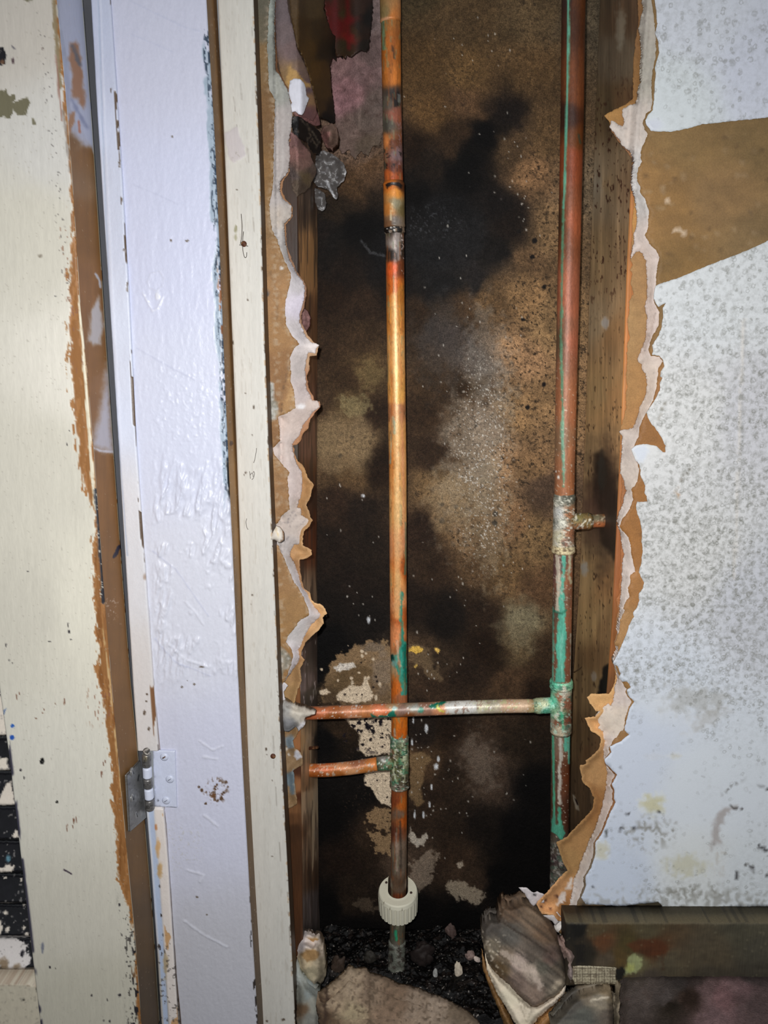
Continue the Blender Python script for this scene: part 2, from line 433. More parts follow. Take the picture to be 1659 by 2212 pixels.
BK = (9, 8, 8); DK = (31, 22, 15); DB = (50, 38, 26); MB = (80, 61, 43); TN = (120, 94, 67); PT = (144, 116, 86)
def back_paint(p, side, t):
    G = [
        # top
        (700, -40, DB), (900, -40, (70, 60, 42)), (1000, 60, (72, 58, 40)), (1150, 20, (84, 70, 50)), (1270, 60, (80, 72, 58)), (1270, 400, (100, 88, 70)),
        (900, 150, (74, 57, 36)), (1010, 150, (92, 72, 46)), (1150, 150, (84, 66, 44)), (930, 250, (84, 64, 40)), (980, 300, (50, 38, 27)), (1180, 290, (88, 70, 48)),
        (740, 330, (96, 80, 68)), (790, 345, (90, 74, 62)), (780, 290, (104, 88, 78)), (800, 360, MB), (760, 400, (66, 50, 34)), (890, 330, DK), (1010, 225, MB),
        # the big black bloom
        (1040, 300, BK, 55), (1090, 250, (24, 20, 18), 45), (1000, 370, BK, 60), (930, 360, (30, 24, 19)), (900, 420, BK, 50), (960, 450, (20, 20, 21), 60), (1060, 440, (22, 19, 18)),
        (780, 500, BK, 60), (720, 520, (18, 16, 15)), (840, 540, (17, 17, 18), 60), (930, 540, (20, 20, 21), 60), (1010, 520, (24, 24, 25), 60), (1080, 540, (22, 20, 19)),
        (950, 610, (18, 17, 17), 50), (870, 600, (20, 17, 15)), (740, 580, (26, 20, 16)), (1030, 600, (28, 25, 24)), (1100, 480, (26, 21, 18)), (690, 500, (22, 18, 16)), (720, 450, (34, 27, 20)),
        # right bright band
        (1150, 380, TN), (1190, 500, (122, 100, 72)), (1140, 640, (124, 100, 70)), (1190, 700, (126, 104, 74)), (1130, 780, PT), (1190, 860, (120, 98, 70)),
        (1120, 900, (122, 99, 70)), (1090, 1010, PT), (1150, 1010, (112, 90, 64)), (1180, 1060, (72, 58, 46)), (1100, 1130, TN), (1160, 1160, (112, 92, 64)), (1100, 1240, (100, 80, 54)),
        (1170, 1280, MB), (1060, 640, (96, 76, 52)), (1000, 660, (60, 46, 32)), (1100, 320, (70, 56, 40)), (1130, 560, (90, 72, 52)),
        # upper middle dark brown
        (700, 640, DK), (780, 650, (40, 30, 22)), (900, 680, (46, 35, 25)), (960, 720, (58, 50, 44)), (1010, 780, (70, 62, 55)), (700, 740, (48, 36, 25)), (780, 740, (52, 40, 28)),
        (800, 790, (74, 60, 40)), (740, 820, (54, 41, 28)), (690, 870, (58, 45, 32)), (760, 880, (76, 62, 42)), (930, 830, (56, 43, 30)), (1000, 830, DB), (920, 900, (48, 36, 25)),
        (990, 940, (88, 76, 62)), (1040, 930, (120, 106, 90)), (1050, 1020, (126, 110, 90)), (930, 980, (44, 33, 24)),
        # pale blotch and below
        (745, 960, (112, 94, 68), 55), (710, 950, (100, 84, 60)), (780, 950, (106, 90, 66)), (750, 1020, (86, 68, 46)), (700, 1020, (76, 60, 42)), (820, 1000, DK), (820, 900, (42, 31, 22)),
        (720, 1080, (42, 31, 23)), (780, 1100, (32, 25, 20)), (700, 1180, (30, 23, 18)), (790, 1200, (30, 24, 19)), (720, 1300, (22, 18, 15)), (800, 1330, (20, 17, 15)), (760, 1250, (27, 21, 17)),
        (960, 1060, (118, 98, 70), 45), (990, 1100, (116, 96, 70), 40), (930, 1040, (96, 78, 54)), (960, 1130, (92, 74, 52)), (910, 1150, (38, 28, 21)), (1030, 1150, (110, 90, 66)), (1030, 1230, (84, 66, 46)),
        (950, 1230, (44, 33, 24)), (900, 1300, (30, 23, 18)), (960, 1330, (22, 18, 15), 50), (1040, 1320, (40, 30, 22)), (1050, 1400, DK), (1130, 1340, (104, 96, 74), 38), (1120, 1390, (84, 72, 52)),
        (1170, 1420, (52, 40, 28)), (900, 1420, (70, 56, 42)), (950, 1430, (52, 42, 32)), (940, 1470, (52, 40, 30)), (1000, 1450, (34, 26, 20)), (1100, 1480, (64, 49, 35)), (1160, 1500, DK),
        # below the cross pipe
        (700, 1400, BK), (740, 1570, (40, 31, 22)), (700, 1600, BK, 50), (700, 1750, BK, 70), (760, 1700, (16, 14, 13)), (740, 1850, (30, 22, 17)), (700, 1950, BK), (900, 1560, (30, 24, 20)),
        (980, 1580, DK), (1040, 1560, (46, 36, 27)), (1040, 1640, (66, 55, 46)), (1060, 1700, (56, 46, 38)), (990, 1680, (42, 33, 25)), (1130, 1600, (34, 27, 20)), (1160, 1700, BK), (1120, 1800, BK, 60),
        (920, 1650, (72, 56, 40)), (930, 1740, (44, 34, 26)), (980, 1780, (38, 30, 23)), (1050, 1800, (22, 18, 15)), (980, 1850, (48, 37, 28)), (1010, 1900, (52, 41, 32)), (1080, 1900, BK),
        (760, 1930, (34, 27, 21)), (820, 1800, (46, 36, 27)), (880, 1870, (70, 58, 48)), (900, 1980, BK), (1000, 1990, BK), (760, 2010, BK), (1150, 1950, BK),
    ]
    p.cps(G, 48, (26, 60))
    p.c[:] = gain(p.c * np.array([1.02, .985, .96]), 1.5)
    p.grain(.22, 26, octv=5); p.grain(.14, 90, (1, 2)); p.grain(.20, 5, octv=3)
    p.r[:] = .62
    # dark spotting over the pale parts, thin grey bloom over the black disc
    lum = p.c.mean(1)
    p.specks((36, 29, 22), 4.5, .70, .75, sm(lum, 70, 110)); p.specks((52, 41, 31), 8, .69, .5, sm(lum, 60, 100))
    for x, y, r in ((1120, 500, 5), (1155, 520, 6), (1150, 555, 5), (1175, 830, 5), (1140, 880, 5), (760, 945, 4), (735, 985, 5), (955, 1090, 5), (985, 1095, 5), (955, 1125, 6), (1070, 1110, 6), (1068, 1130, 6), (1175, 620, 5), (1130, 690, 4)):
        p.blob(x, y, r, r, (30, 26, 24), .4, 4)
    p.blob(940, 520, 90, 50, (66, 66, 68), .9, 18, .5, .14)
    p.blob(985, 600, 90, 40, (60, 61, 63), .7, 20, .6, .18)
    p.specks((120, 122, 128), 5, .70, .35, sm(-np.hypot((p.u - 930) / 110, (p.v - 480) / 60), -1, -.3))
    p.line([(780, 520), (800, 545), (830, 552)], 5, (110, 112, 116), 4, 5, 2, .5)
    # grey efflorescence streaks, with sparkle put into the colour as white specks
    p.blob(1030, 950, 60, 160, (176, 164, 146), 1.1, 14, .5, .42, 12)
    p.blob(1050, 760, 40, 90, (150, 146, 140), 1.0, 14, .5, .35)
    p.blob(960, 740, 50, 90, (92, 92, 94), .8, 18, .6, .30)
    p.blob(1060, 1130, 40, 110, (176, 160, 132), 1.1, 12, .5, .38)
    p.specks((232, 226, 214), 3.0, .71, .9, sm(-np.hypot((p.u - 1040) / 75, (p.v - 1000) / 260), -1.2, -.5))
    p.blob(765, 878, 34, 22, (170, 156, 112), .9, 8, .4, .55); p.blob(800, 810, 26, 32, (140, 120, 80), 1.0, 9, .5, .5)
    p.blob(745, 960, 68, 62, (158, 134, 100), .35, 26, .30, .58)
    p.blob(1125, 1345, 42, 50, (150, 142, 114), .6, 20, .5, .55)
    p.blob(970, 1085, 50, 58, (172, 148, 114), .6, 16, .35, .5)
    # flaking facing near the cross pipe: tan under-layer, then cream
    TA = (164, 134, 98); CR = gain((224, 204, 176), 1.45)
    p.poly([(690, 1520), (700, 1480), (722, 1425), (760, 1405), (800, 1385), (825, 1386), (850, 1400), (850, 1525)], TA, 17, 9, 3, .92, h=.15)
    p.blob(770, 1500, 90, 26, (84, 66, 48), .9, 10, .4, .45); p.blob(720, 1510, 30, 22, (70, 56, 42), .8, 9, .4, .6)
    p.blob(770, 1455, 50, 18, (112, 90, 62), .6, 14, .4, .75, -8); p.blob(735, 1480, 34, 22, (104, 84, 58), .6, 14, .4, .6)
    p.blob(805, 1398, 22, 10, (128, 116, 104), .6, 8, .4, .6); p.blob(826, 1450, 24, 50, (150, 134, 118), .7, 14, .5, .6)
    p.poly([(722, 1440), (740, 1432), (765, 1430), (768, 1440), (745, 1448), (726, 1450)], (236, 226, 212), 5, 7, 1.5, h=.3)
    p.poly([(728, 1502), (752, 1482), (760, 1472), (768, 1482), (782, 1478), (788, 1464), (796, 1464), (800, 1490), (808, 1500), (800, 1512), (770, 1520), (730, 1514)], CR, 7, 9, 1.5, h=.3)
    p.poly([(692, 1492), (704, 1488), (714, 1496), (700, 1502), (690, 1500)], CR, 4, 6, 1.5)
    p.dots([(782, 1407, 4, 5), (790, 1411, 3), (782, 1417, 4), (806, 1424, 5, 4), (759, 1465, 4), (776, 1453, 4, 3), (820, 1478, 4, 6), (812, 1506, 3, 8), (695, 1446, 3), (730, 1470, 3), (752, 1395, 2)], CR)
    p.dots([(813, 1462, 3), (814, 1471, 3), (806, 1484, 3), (756, 1490, 2), (744, 1500, 3), (770, 1500, 2), (782, 1500, 2), (788, 1425, 2), (780, 1431, 2)], (48, 38, 34))
    p.poly([(742, 1551), (846, 1549), (846, 1628), (815, 1630), (790, 1636), (774, 1620), (776, 1590), (764, 1570), (750, 1562)], gain(CR, 1.0), 8, 12, 2, h=.3)
    p.poly([(770, 1640), (846, 1640), (846, 1745), (820, 1730), (800, 1705), (785, 1690), (786, 1668)], gain(CR, 1.0), 8, 12, 2, h=.3)
    p.poly([(800, 1745), (846, 1745), (846, 1800), (812, 1788), (790, 1775)], gain(TA, 1.25), 14, 8, 2, .8, h=.2)
    p.poly([(795, 1795), (846, 1800), (846, 1850), (815, 1840), (800, 1815)], gain(TA, 1.25), 16, 7, 2, .8)
    i = np.nonzero((p.u > 740) & (p.u < 850) & (p.v > 1548) & (p.v < 1860))[0]
    k = sm(p.nz(8), .655, .69)[i] * sm(np.abs(p.v[i] - 1580), 70, 20); p.sub(i, k, (34, 28, 34), None, None)
    k = sm(p.nz(4), .72, .76)[i]; p.sub(i, k, (60, 48, 40), None, None)
    p.dots([(794, 1570, 7), (806, 1580, 6), (776, 1562, 5, 4), (822, 1560, 5, 9), (812, 1556, 4), (780, 1580, 4), (800, 1597, 4), (783, 1608, 4), (790, 1690, 3), (815, 1685, 3)], (30, 25, 30))
    p.poly([(884, 1625), (915, 1628), (932, 1640), (915, 1665), (910, 1700), (915, 1730), (900, 1742), (884, 1720)], (150, 122, 86), 8, 12, 3, .75)
    p.poly([(880, 1390), (900, 1388), (925, 1400), (940, 1440), (960, 1470), (930, 1470), (905, 1440), (884, 1430)], (148, 124, 92), 14, 14, 4, .55)
    p.poly([(882, 1402), (890, 1396), (905, 1395), (913, 1402), (910, 1408), (899, 1413), (893, 1408), (884, 1408)], (255, 206, 96), 3, 5, 1.5, h=.5)
    p.poly([(938, 1400), (945, 1398), (950, 1404), (946, 1412), (941, 1406)], (255, 210, 110), 2, 4, 1.5, h=.4)
    p.poly([(894, 1440), (901, 1433), (902, 1438), (897, 1444)], (250, 206, 110), 1, 4, 1.5, h=.4)
    # torn paper left lower down
    p.poly([(884, 1800), (886, 1780), (890, 1795), (905, 1812), (922, 1797), (926, 1806), (915, 1826), (900, 1830), (884, 1818)], (214, 202, 184), 5, 7, 1.5, .9)
    p.poly([(884, 1870), (905, 1850), (925, 1835), (945, 1845), (940, 1880), (925, 1915), (900, 1925), (884, 1910)], (178, 160, 140), 16, 10, 3, .62)
    p.poly([(975, 1900), (1000, 1905), (1040, 1925), (1048, 1940), (1030, 1955), (1005, 1945), (980, 1940), (960, 1915)], (190, 174, 150), 14, 8, 3, .75)
    p.poly([(755, 1945), (800, 1940), (815, 1965), (790, 1968), (760, 1960)], (120, 104, 86), 14, 8, 3, .5)
    p.poly([(985, 1865), (1000, 1858), (1002, 1870), (992, 1876)], (206, 190, 168), 4, 5, 1.5, .8)
    p.blob(1040, 1650, 34, 60, (136, 122, 108), 1.1, 10, .5, .45, -20)
    # runs of water and small white crumbs
    cr = np.random.default_rng(3)
    for cx, cy, sx, sy, n in ((915, 1600, 25, 110, 34), (780, 1300, 60, 60, 10), (1000, 700, 120, 200, 26), (1060, 1100, 80, 150, 46), (940, 1750, 70, 120, 26), (1120, 1650, 40, 100, 8), (1000, 130, 120, 110, 22), (1120, 430, 60, 120, 30), (740, 1150, 60, 160, 10), (960, 1350, 90, 120, 18)):
        for k in range(n):
            x, y = cr.normal(cx, sx * .6), cr.normal(cy, sy * .6); r = cr.uniform(.7, 1.5)
            p.blob(x, y, r, r * cr.uniform(.8, 2.2), (226, 220, 208), .3, 3, .6, .8)
    for x, y, w, h_ in ((893, 1556, 2, 7), (921, 1574, 4, 10), (890, 1604, 2, 8), (947, 1640, 3, 6), (942, 1656, 5, 6), (915, 1760, 2, 8), (928, 1738, 2, 7), (896, 1760, 2, 9), (796, 1340, 4, 7), (932, 1700, 2, 6), (785, 1071, 4, 4)):
        p.blob(x, y, w, h_, (232, 236, 240), .6, 4, .4, .95, r=.2)
    p.h += .35 * (p.nz(5) - .5)
S(board('wall_back', [(596, 0), (612, 1990)], [(1340, 0), (1300, 1990)], .14, .012, back_paint, MT['fibre'], 2.6, v0=-60, v1=2030))

# ------------------------------------------------------------------ the two studs
def stud_left(p, side, t):
    p.cps([(640, 0, (70, 48, 30)), (640, 400, (66, 40, 22)), (640, 560, (60, 36, 20)), (640, 980, (66, 48, 28)), (650, 1250, (80, 62, 46)), (640, 1480, (150, 92, 46)), (640, 1600, (176, 112, 62)), (640, 1700, (170, 110, 64)), (652, 1650, (84, 44, 22)), (655, 1720, (90, 46, 22)),
           (630, 1750, (140, 90, 50)), (632, 1775, (112, 70, 38)), (632, 1800, (76, 46, 24)), (640, 1850, (84, 50, 26)), (640, 2000, (90, 52, 26)), (640, 2200, (60, 38, 22))], 70, (14, 40))
    k = np.nonzero(side == 1)[0]; q = Paint(p.u[k], p.v[k])
    q.cps([(650, 0, (92, 72, 56)), (655, 430, (64, 52, 42)), (655, 560, (130, 98, 64)), (660, 700, (70, 50, 34)), (665, 950, (76, 54, 44)), (665, 1040, (60, 38, 24)), (665, 1160, (70, 40, 24)), (665, 1300, (100, 84, 68)), (655, 1420, (66, 54, 50)), (670, 1420, (44, 38, 36)),
           (660, 1480, (84, 74, 74)), (675, 1500, (30, 27, 26)), (655, 1600, (130, 104, 72)), (668, 1600, (110, 94, 76)), (682, 1600, (20, 18, 17)), (655, 1700, (96, 72, 50)), (668, 1720, (150, 128, 102)), (684, 1720, (130, 116, 98)),
           (656, 1800, (74, 52, 36)), (670, 1800, (112, 92, 72)), (684, 1800, (96, 84, 72)), (660, 1900, (60, 44, 32)), (680, 1950, (70, 62, 60)), (670, 2050, (30, 26, 24))], 30, (5, 18))
    q.grain(.45, 7, (.7, 16))
    q.specks((40, 32, 27), 9, .60, .5, None, (.5, 12))
    q.specks((196, 178, 148), 8, .68, .6, sm(q.v, 1560, 1640) * sm(-q.v, -1920, -1850), (.45, 12))
    q.specks((190, 186, 190), 6, .72, .5, sm(-np.abs(q.v - 1450), -110, -60), (.6, 4))
    p.c += (p.c.mean(1)[:, None] - p.c) * .15; p.c[:] = gain(p.c, .85); p.c[k] = gain(q.c, 4.2)  # side face brightened in the colour to offset weak grazing light
    p.grain(.14, 8, (1, 12)); p.r[:] = .5
    p.h += .3 * (p.nz(8, 3, (1, 10)) - .5)
t = board('wall_stud', [(550, 0), (560, 1000), (585, 2180)], [(641, 0), (645, 600), (645.5, 1100), (650, 1700), (656, 2150)], .0132, .125, stud_left, MT['wood'], 3, v0=-260)
tag(t, 'dark wet wooden stud left of the cavity, behind the torn strip of drywall', 'stud', 'studs either side of the cavity')

def stud_right(p, side, t):
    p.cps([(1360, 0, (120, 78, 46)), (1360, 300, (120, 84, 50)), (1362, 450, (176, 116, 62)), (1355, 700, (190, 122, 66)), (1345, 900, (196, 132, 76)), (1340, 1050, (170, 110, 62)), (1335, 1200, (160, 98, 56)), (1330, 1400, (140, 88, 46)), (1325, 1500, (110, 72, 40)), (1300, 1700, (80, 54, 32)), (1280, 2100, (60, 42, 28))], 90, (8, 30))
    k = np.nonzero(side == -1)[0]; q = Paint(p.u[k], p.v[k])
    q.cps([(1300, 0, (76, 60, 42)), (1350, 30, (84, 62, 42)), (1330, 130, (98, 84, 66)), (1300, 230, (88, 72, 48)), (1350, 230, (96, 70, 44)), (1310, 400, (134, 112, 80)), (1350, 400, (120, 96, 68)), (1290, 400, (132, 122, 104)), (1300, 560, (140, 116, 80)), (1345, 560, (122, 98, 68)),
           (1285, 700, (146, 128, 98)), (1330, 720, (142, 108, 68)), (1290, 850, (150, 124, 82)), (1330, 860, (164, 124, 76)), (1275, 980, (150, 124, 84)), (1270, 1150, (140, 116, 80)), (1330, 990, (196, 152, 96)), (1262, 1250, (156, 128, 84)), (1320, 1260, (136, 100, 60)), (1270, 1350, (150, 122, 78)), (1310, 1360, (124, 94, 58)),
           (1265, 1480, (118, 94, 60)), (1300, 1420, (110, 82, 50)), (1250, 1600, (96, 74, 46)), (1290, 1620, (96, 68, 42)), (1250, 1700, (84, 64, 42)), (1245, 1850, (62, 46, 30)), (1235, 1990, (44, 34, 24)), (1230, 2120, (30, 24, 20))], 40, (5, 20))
    q.grain(.20, 6, (.7, 22)); q.grain(.12, 18, (.6, 20))
    q.specks((58, 30, 20), 5, .70, .9, sm(-np.abs(q.v - 420), -330, -120), (.8, 2.2)); q.specks((60, 42, 26), 5, .74, .8, sm(q.v, 600, 800), (.7, 2.6))
    # black scorch round the stub pipe and low down
    q.poly([(1285, 985), (1300, 975), (1312, 990), (1328, 1040), (1336, 1120), (1334, 1210), (1316, 1195), (1296, 1160), (1284, 1100), (1282, 1040)], (18, 15, 13), 9, 18, 9, .96)
    q.blob(1306, 1090, 44, 130, (44, 32, 26), .4, 20, .6, .7); q.blob(1272, 1110, 26, 46, (96, 68, 56), .6, 20, .7, .6)
    q.blob(1300, 1020, 9, 42, (36, 44, 44), .4, 10, .4, .6); q.blob(1322, 1060, 20, 60, (30, 22, 18), .5, 20, .6, .5)
    q.poly([(1303, 1440), (1318, 1432), (1326, 1470), (1322, 1515), (1286, 1520), (1296, 1480)], (10, 9, 9), 5, 12, 4, 1)
    q.blob(1262, 1228, 8, 14, (150, 150, 144), .5, 7, .4, .9); q.blob(1307, 697, 7, 12, (186, 190, 192), .5, 8, .5, .8); q.blob(1340, 60, 10, 40, (150, 148, 132), .7, 14, .5, .5)
    q.blob(1283, 1462, 6, 10, (132, 124, 116), .5, 7, .4, .7); q.poly([(1236, 1716), (1241, 1718), (1250, 1738), (1252, 1752), (1244, 1748)], (150, 140, 122), 1.5, 5, 1.5, .9); q.poly([(1241, 1724), (1246, 1728), (1250, 1740), (1246, 1738)], (30, 16, 14), 1, 5, 1, 1)
    p.c[:] = gain(p.c, 1.15); q.c += (q.c.mean(1)[:, None] - q.c) * .20; q.c *= np.array([1.0, .99, .97]); p.c[k] = gain(q.c, 2.6)  # oblique side lifted in colour, since it catches little light
    p.grain(.10, 6, (1, 10)); p.r[:] = .55
    p.h += .25 * (p.nz(6, 3, (1, 14)) - .5)
t = board('wall_stud', [(1377, 100), (1354, 600), (1342, 930), (1334, 1100), (1322, 1350), (1303, 1600), (1284, 2050)], [(1460, 100), (1430, 600), (1400, 1100), (1375, 1600), (1350, 2050)], .0132, .125, stud_right, MT['wood'], 3, v0=-260)
tag(t, 'pale wooden stud right of the cavity, scorched black around the stub pipe', 'stud', 'studs either side of the cavity')

# ------------------------------------------------------------------ the drywall right of the hole
GL = [(1388, -70), (1388, 0), (1391, 17), (1387, 33), (1381, 58), (1384, 81), (1388, 113), (1385, 137), (1387, 174), (1380, 190), (1378, 214), (1373, 224), (1360, 227), (1344, 236), (1345, 249), (1349, 263), (1345, 275), (1328, 263), (1320, 260), (1318, 275), (1331, 291), (1341, 305), (1344, 314), (1355, 322), (1365, 330), (1371, 348), (1368, 364), (1367, 390), (1367.5, 408), (1372.6, 434), (1376, 459), (1377, 479), (1370, 505), (1370, 526), (1366, 537), (1362, 559), (1368, 550), (1374, 544), (1381, 543), (1388, 549), (1396, 563), (1398, 604), (1398.6, 643), (1394, 658), (1398, 687), (1396, 716), (1395, 733), (1390, 745), (1384, 761), (1377, 774), (1380, 783), (1386, 787), (1388, 800), (1395, 807), (1398, 831), (1394, 858), (1383, 878), (1377, 901), (1372.6, 914), (1368, 923), (1364, 926), (1341, 930), (1339, 934), (1345, 942), (1344, 972), (1342, 998), (1340, 1020), (1346.5, 1033), (1351, 1052), (1354, 1061), (1348, 1074), (1345, 1092), (1338, 1110), (1333.5, 1126), (1336, 1134), (1339, 1143), (1342, 1160), (1344, 1182), (1348, 1197), (1345, 1214), (1343, 1258), (1340, 1301), (1339, 1337), (1335.5, 1363), (1337, 1380), (1335, 1398), (1333, 1414), (1325, 1431), (1327.5, 1440), (1332.6, 1453), (1335, 1468), (1329, 1483.5), (1326, 1507), (1322.5, 1517.6), (1319.6, 1526), (1314, 1520.5), (1304, 1528), (1287, 1544), (1290, 1552), (1296, 1567), (1293, 1574), (1304, 1580), (1300, 1594), (1307, 1600), (1304, 1617), (1305, 1629), (1307, 1645), (1312, 1657), (1312, 1671), (1310, 1701), (1307, 1714), (1300, 1748), (1293, 1772), (1283, 1800), (1276.5, 1814), (1265, 1841.5), (1253, 1866), (1250.5, 1880.6), (1245, 1891), (1240, 1902), (1239, 1922.5), (1233, 1948.6), (1230, 1966), (1220, 1972), (1210, 1983), (1197, 2002), (1198, 2011), (1207, 2014)]
KL = [(1408, -70), (1408, 0), (1412, 29), (1416, 65), (1417, 84), (1417, 120), (1413, 140), (1408, 166), (1408, 191), (1410, 217), (1407, 237), (1396, 246), (1388.5, 265), (1393, 279), (1400, 289), (1393, 305), (1385.6, 323), (1384, 340.5), (1387, 349), (1380, 362), (1376, 378), (1376, 390), (1383, 401), (1383, 416), (1392, 427), (1400, 447.6), (1403, 458), (1401, 471), (1400, 492), (1394, 508), (1403, 526), (1417, 539), (1424.7, 556), (1419, 582), (1417, 617), (1412, 648), (1419, 663.6), (1424.7, 674), (1423, 704), (1410, 726), (1406, 737), (1400, 756), (1407, 769), (1425, 771), (1432, 781), (1423, 795), (1420, 817), (1419, 834), (1414.5, 852), (1407, 875), (1394, 895), (1390, 904), (1381, 926), (1380, 943), (1372.6, 959), (1367, 970), (1369, 985), (1376, 1000), (1382, 1014), (1380, 1026), (1377, 1040), (1365, 1058), (1368, 1078), (1365, 1092), (1355, 1108), (1344, 1123), (1338, 1137), (1348, 1150), (1357, 1160), (1362, 1178), (1365, 1201), (1370, 1222), (1373, 1235), (1362, 1242), (1361.5, 1264), (1357, 1271), (1360, 1290), (1351, 1301), (1346, 1314), (1350, 1319), (1344, 1333), (1340, 1340), (1338, 1362), (1331, 1384), (1327, 1390), (1335.5, 1398), (1336, 1410), (1326, 1428), (1330, 1440), (1336, 1456), (1342, 1471), (1353, 1489), (1352, 1499), (1365, 1516), (1359, 1528), (1355, 1540), (1350, 1557), (1347, 1579), (1340.6, 1581), (1333, 1593), (1324.7, 1599), (1321, 1611), (1315, 1615), (1317, 1626), (1311, 1634), (1306, 1642), (1308, 1652), (1316, 1662), (1330, 1674), (1322, 1688), (1318, 1697), (1324, 1708), (1322, 1726), (1326, 1733), (1318, 1748), (1314, 1756), (1306, 1778), (1297, 1800), (1282, 1822), (1282, 1846), (1272, 1876), (1261, 1895), (1261, 1915), (1250, 1942), (1244, 1960), (1241, 1975), (1230, 1992), (1216, 2003), (1207, 2014)]
PL = [(1414.5, -70), (1414.5, 0), (1419, 29), (1419.6, 50.6), (1416, 72), (1422.5, 90), (1424.7, 113), (1419, 130), (1415, 145), (1417, 159), (1414.5, 181), (1413, 217), (1410, 237), (1400, 249), (1394, 260), (1397, 270.5), (1406, 282), (1424.7, 284), (1451, 284), (1482.5, 278), (1520, 268), (1568, 263), (1659, 253), (1760, 246), (2000, 228), (2000, 430), (1760, 492), (1659, 520), (1600, 547), (1538, 570), (1463.5, 601), (1423, 614), (1417, 617), (1413, 629), (1412, 645), (1419, 658), (1423, 663.6), (1432, 658), (1439, 653.5), (1432, 665), (1433, 681), (1429, 708), (1422, 726), (1416, 737), (1410, 746), (1411, 758), (1409, 766), (1425, 769), (1433, 778), (1435, 791), (1427.6, 802.5), (1426, 813), (1432, 815.6), (1426, 827), (1425, 843), (1417, 860), (1410, 870.5), (1397, 891), (1400, 904), (1409, 918), (1417, 926), (1429, 945), (1437, 962), (1438, 977), (1432, 977), (1419, 963.6), (1396, 959), (1375.5, 962), (1364, 970), (1367, 979.6), (1372.6, 994), (1381, 1004), (1384, 1014), (1383, 1026), (1390, 1040), (1394, 1049), (1393, 1066), (1397, 1072), (1398.6, 1084), (1377, 1084), (1374, 1092), (1377, 1110), (1383, 1126), (1387, 1146), (1386, 1168), (1388.5, 1189), (1386, 1211), (1385, 1222), (1380, 1235), (1386, 1249), (1391, 1259), (1389, 1272), (1380, 1282.5), (1381, 1298), (1374.5, 1316), (1367, 1324), (1369.5, 1333), (1358.6, 1352), (1354, 1371), (1344, 1391), (1338, 1407), (1327, 1427), (1324.6, 1434), (1335.5, 1440), (1340, 1454.6), (1337, 1465), (1344, 1473), (1354, 1472), (1363, 1485), (1354, 1491), (1356, 1502), (1370, 1515), (1369.5, 1518), (1362, 1528), (1358.7, 1538), (1353.6, 1555), (1349, 1578), (1358.7, 1587), (1343.5, 1600), (1324.7, 1609.5), (1317.4, 1613), (1321, 1625), (1314.5, 1633), (1306, 1640.6), (1309, 1651), (1317, 1658), (1333, 1674), (1326, 1687), (1322, 1695.6), (1327.6, 1707), (1326, 1726), (1330.5, 1733), (1323, 1748), (1319, 1755), (1310, 1778), (1301.5, 1800), (1286.6, 1821), (1286.6, 1846), (1276.5, 1876), (1265, 1895), (1266, 1915), (1256, 1940), (1266, 1953), (1288, 1954), (1340, 1957), (1400, 1951), (1423, 1948), (1433, 1961), (1540, 1961), (1659, 1958), (1760, 1956), (2000, 1954), (2000, -70)]
BP = [(1378, -70), (1378, 20), (1380, 48), (1373, 87), (1368, 145), (1367, 174), (1367, 214), (1350, 226), (1305, 249), (1315, 260), (1322, 285), (1340, 310), (1356, 330), (1369, 348), (1366, 390), (1370, 440), (1366, 470), (1366, 520), (1363, 540), (1362, 562), (1368, 572), (1362, 583), (1366, 592), (1362, 610), (1368, 635), (1360, 650), (1360, 672), (1355, 696), (1361, 730), (1355, 742), (1354, 800), (1352, 818), (1356, 835), (1352, 850), (1353, 880), (1349, 900), (1341, 922), (1344, 945), (1342, 1000), (1344, 1050), (1340, 1100), (1333, 1128), (1339, 1145), (1342, 1180), (1340, 1215), (1341, 1250), (1336, 1262), (1339, 1280), (1331, 1295), (1336, 1320), (1331, 1340), (1335, 1365), (1326, 1388), (1331, 1400), (1332, 1414), (1325, 1430), (1330, 1455), (1328, 1475), (1322, 1490), (1316, 1499), (1278, 1499.5), (1268, 1507), (1274, 1519), (1284, 1531), (1287, 1537), (1298, 1536), (1286, 1548), (1264, 1551), (1270, 1568), (1278, 1580), (1290, 1587), (1297, 1592), (1298, 1604), (1293, 1619), (1276, 1635.5), (1265, 1643.5), (1266, 1650), (1252, 1653.6), (1255, 1674), (1259, 1690), (1272.6, 1703), (1284, 1724.5), (1281, 1746), (1270, 1759), (1252, 1778), (1236, 1794), (1226, 1807), (1201, 1821), (1208.5, 1839), (1214, 1859), (1226, 1880.6), (1208.5, 1896.5), (1187, 1920), (1172, 1938), (1158, 1953), (1165, 1967), (1172, 1975), (1196, 1976), (1204, 1990), (1215, 1990)]
XR = 2000
wr = empty('wall_right', (0.2, 0.0, 0.0), kind='structure')
def kd(pts):
    a = np.array(densify(pts, 5, 0, 1, 1)[:-1])
    def f(u, v):
        d = np.empty(len(u))
        for c in range(0, len(u), 3000):
            d[c:c + 3000] = np.sqrt(((u[c:c + 3000, None] - a[None, :, 0]) ** 2 + (v[c:c + 3000, None] - a[None, :, 1]) ** 2).min(1))
        return d
    return f
fGL, fKL = kd(GL + [(1207, 2040)]), kd(KL + [(1220, 2040)])

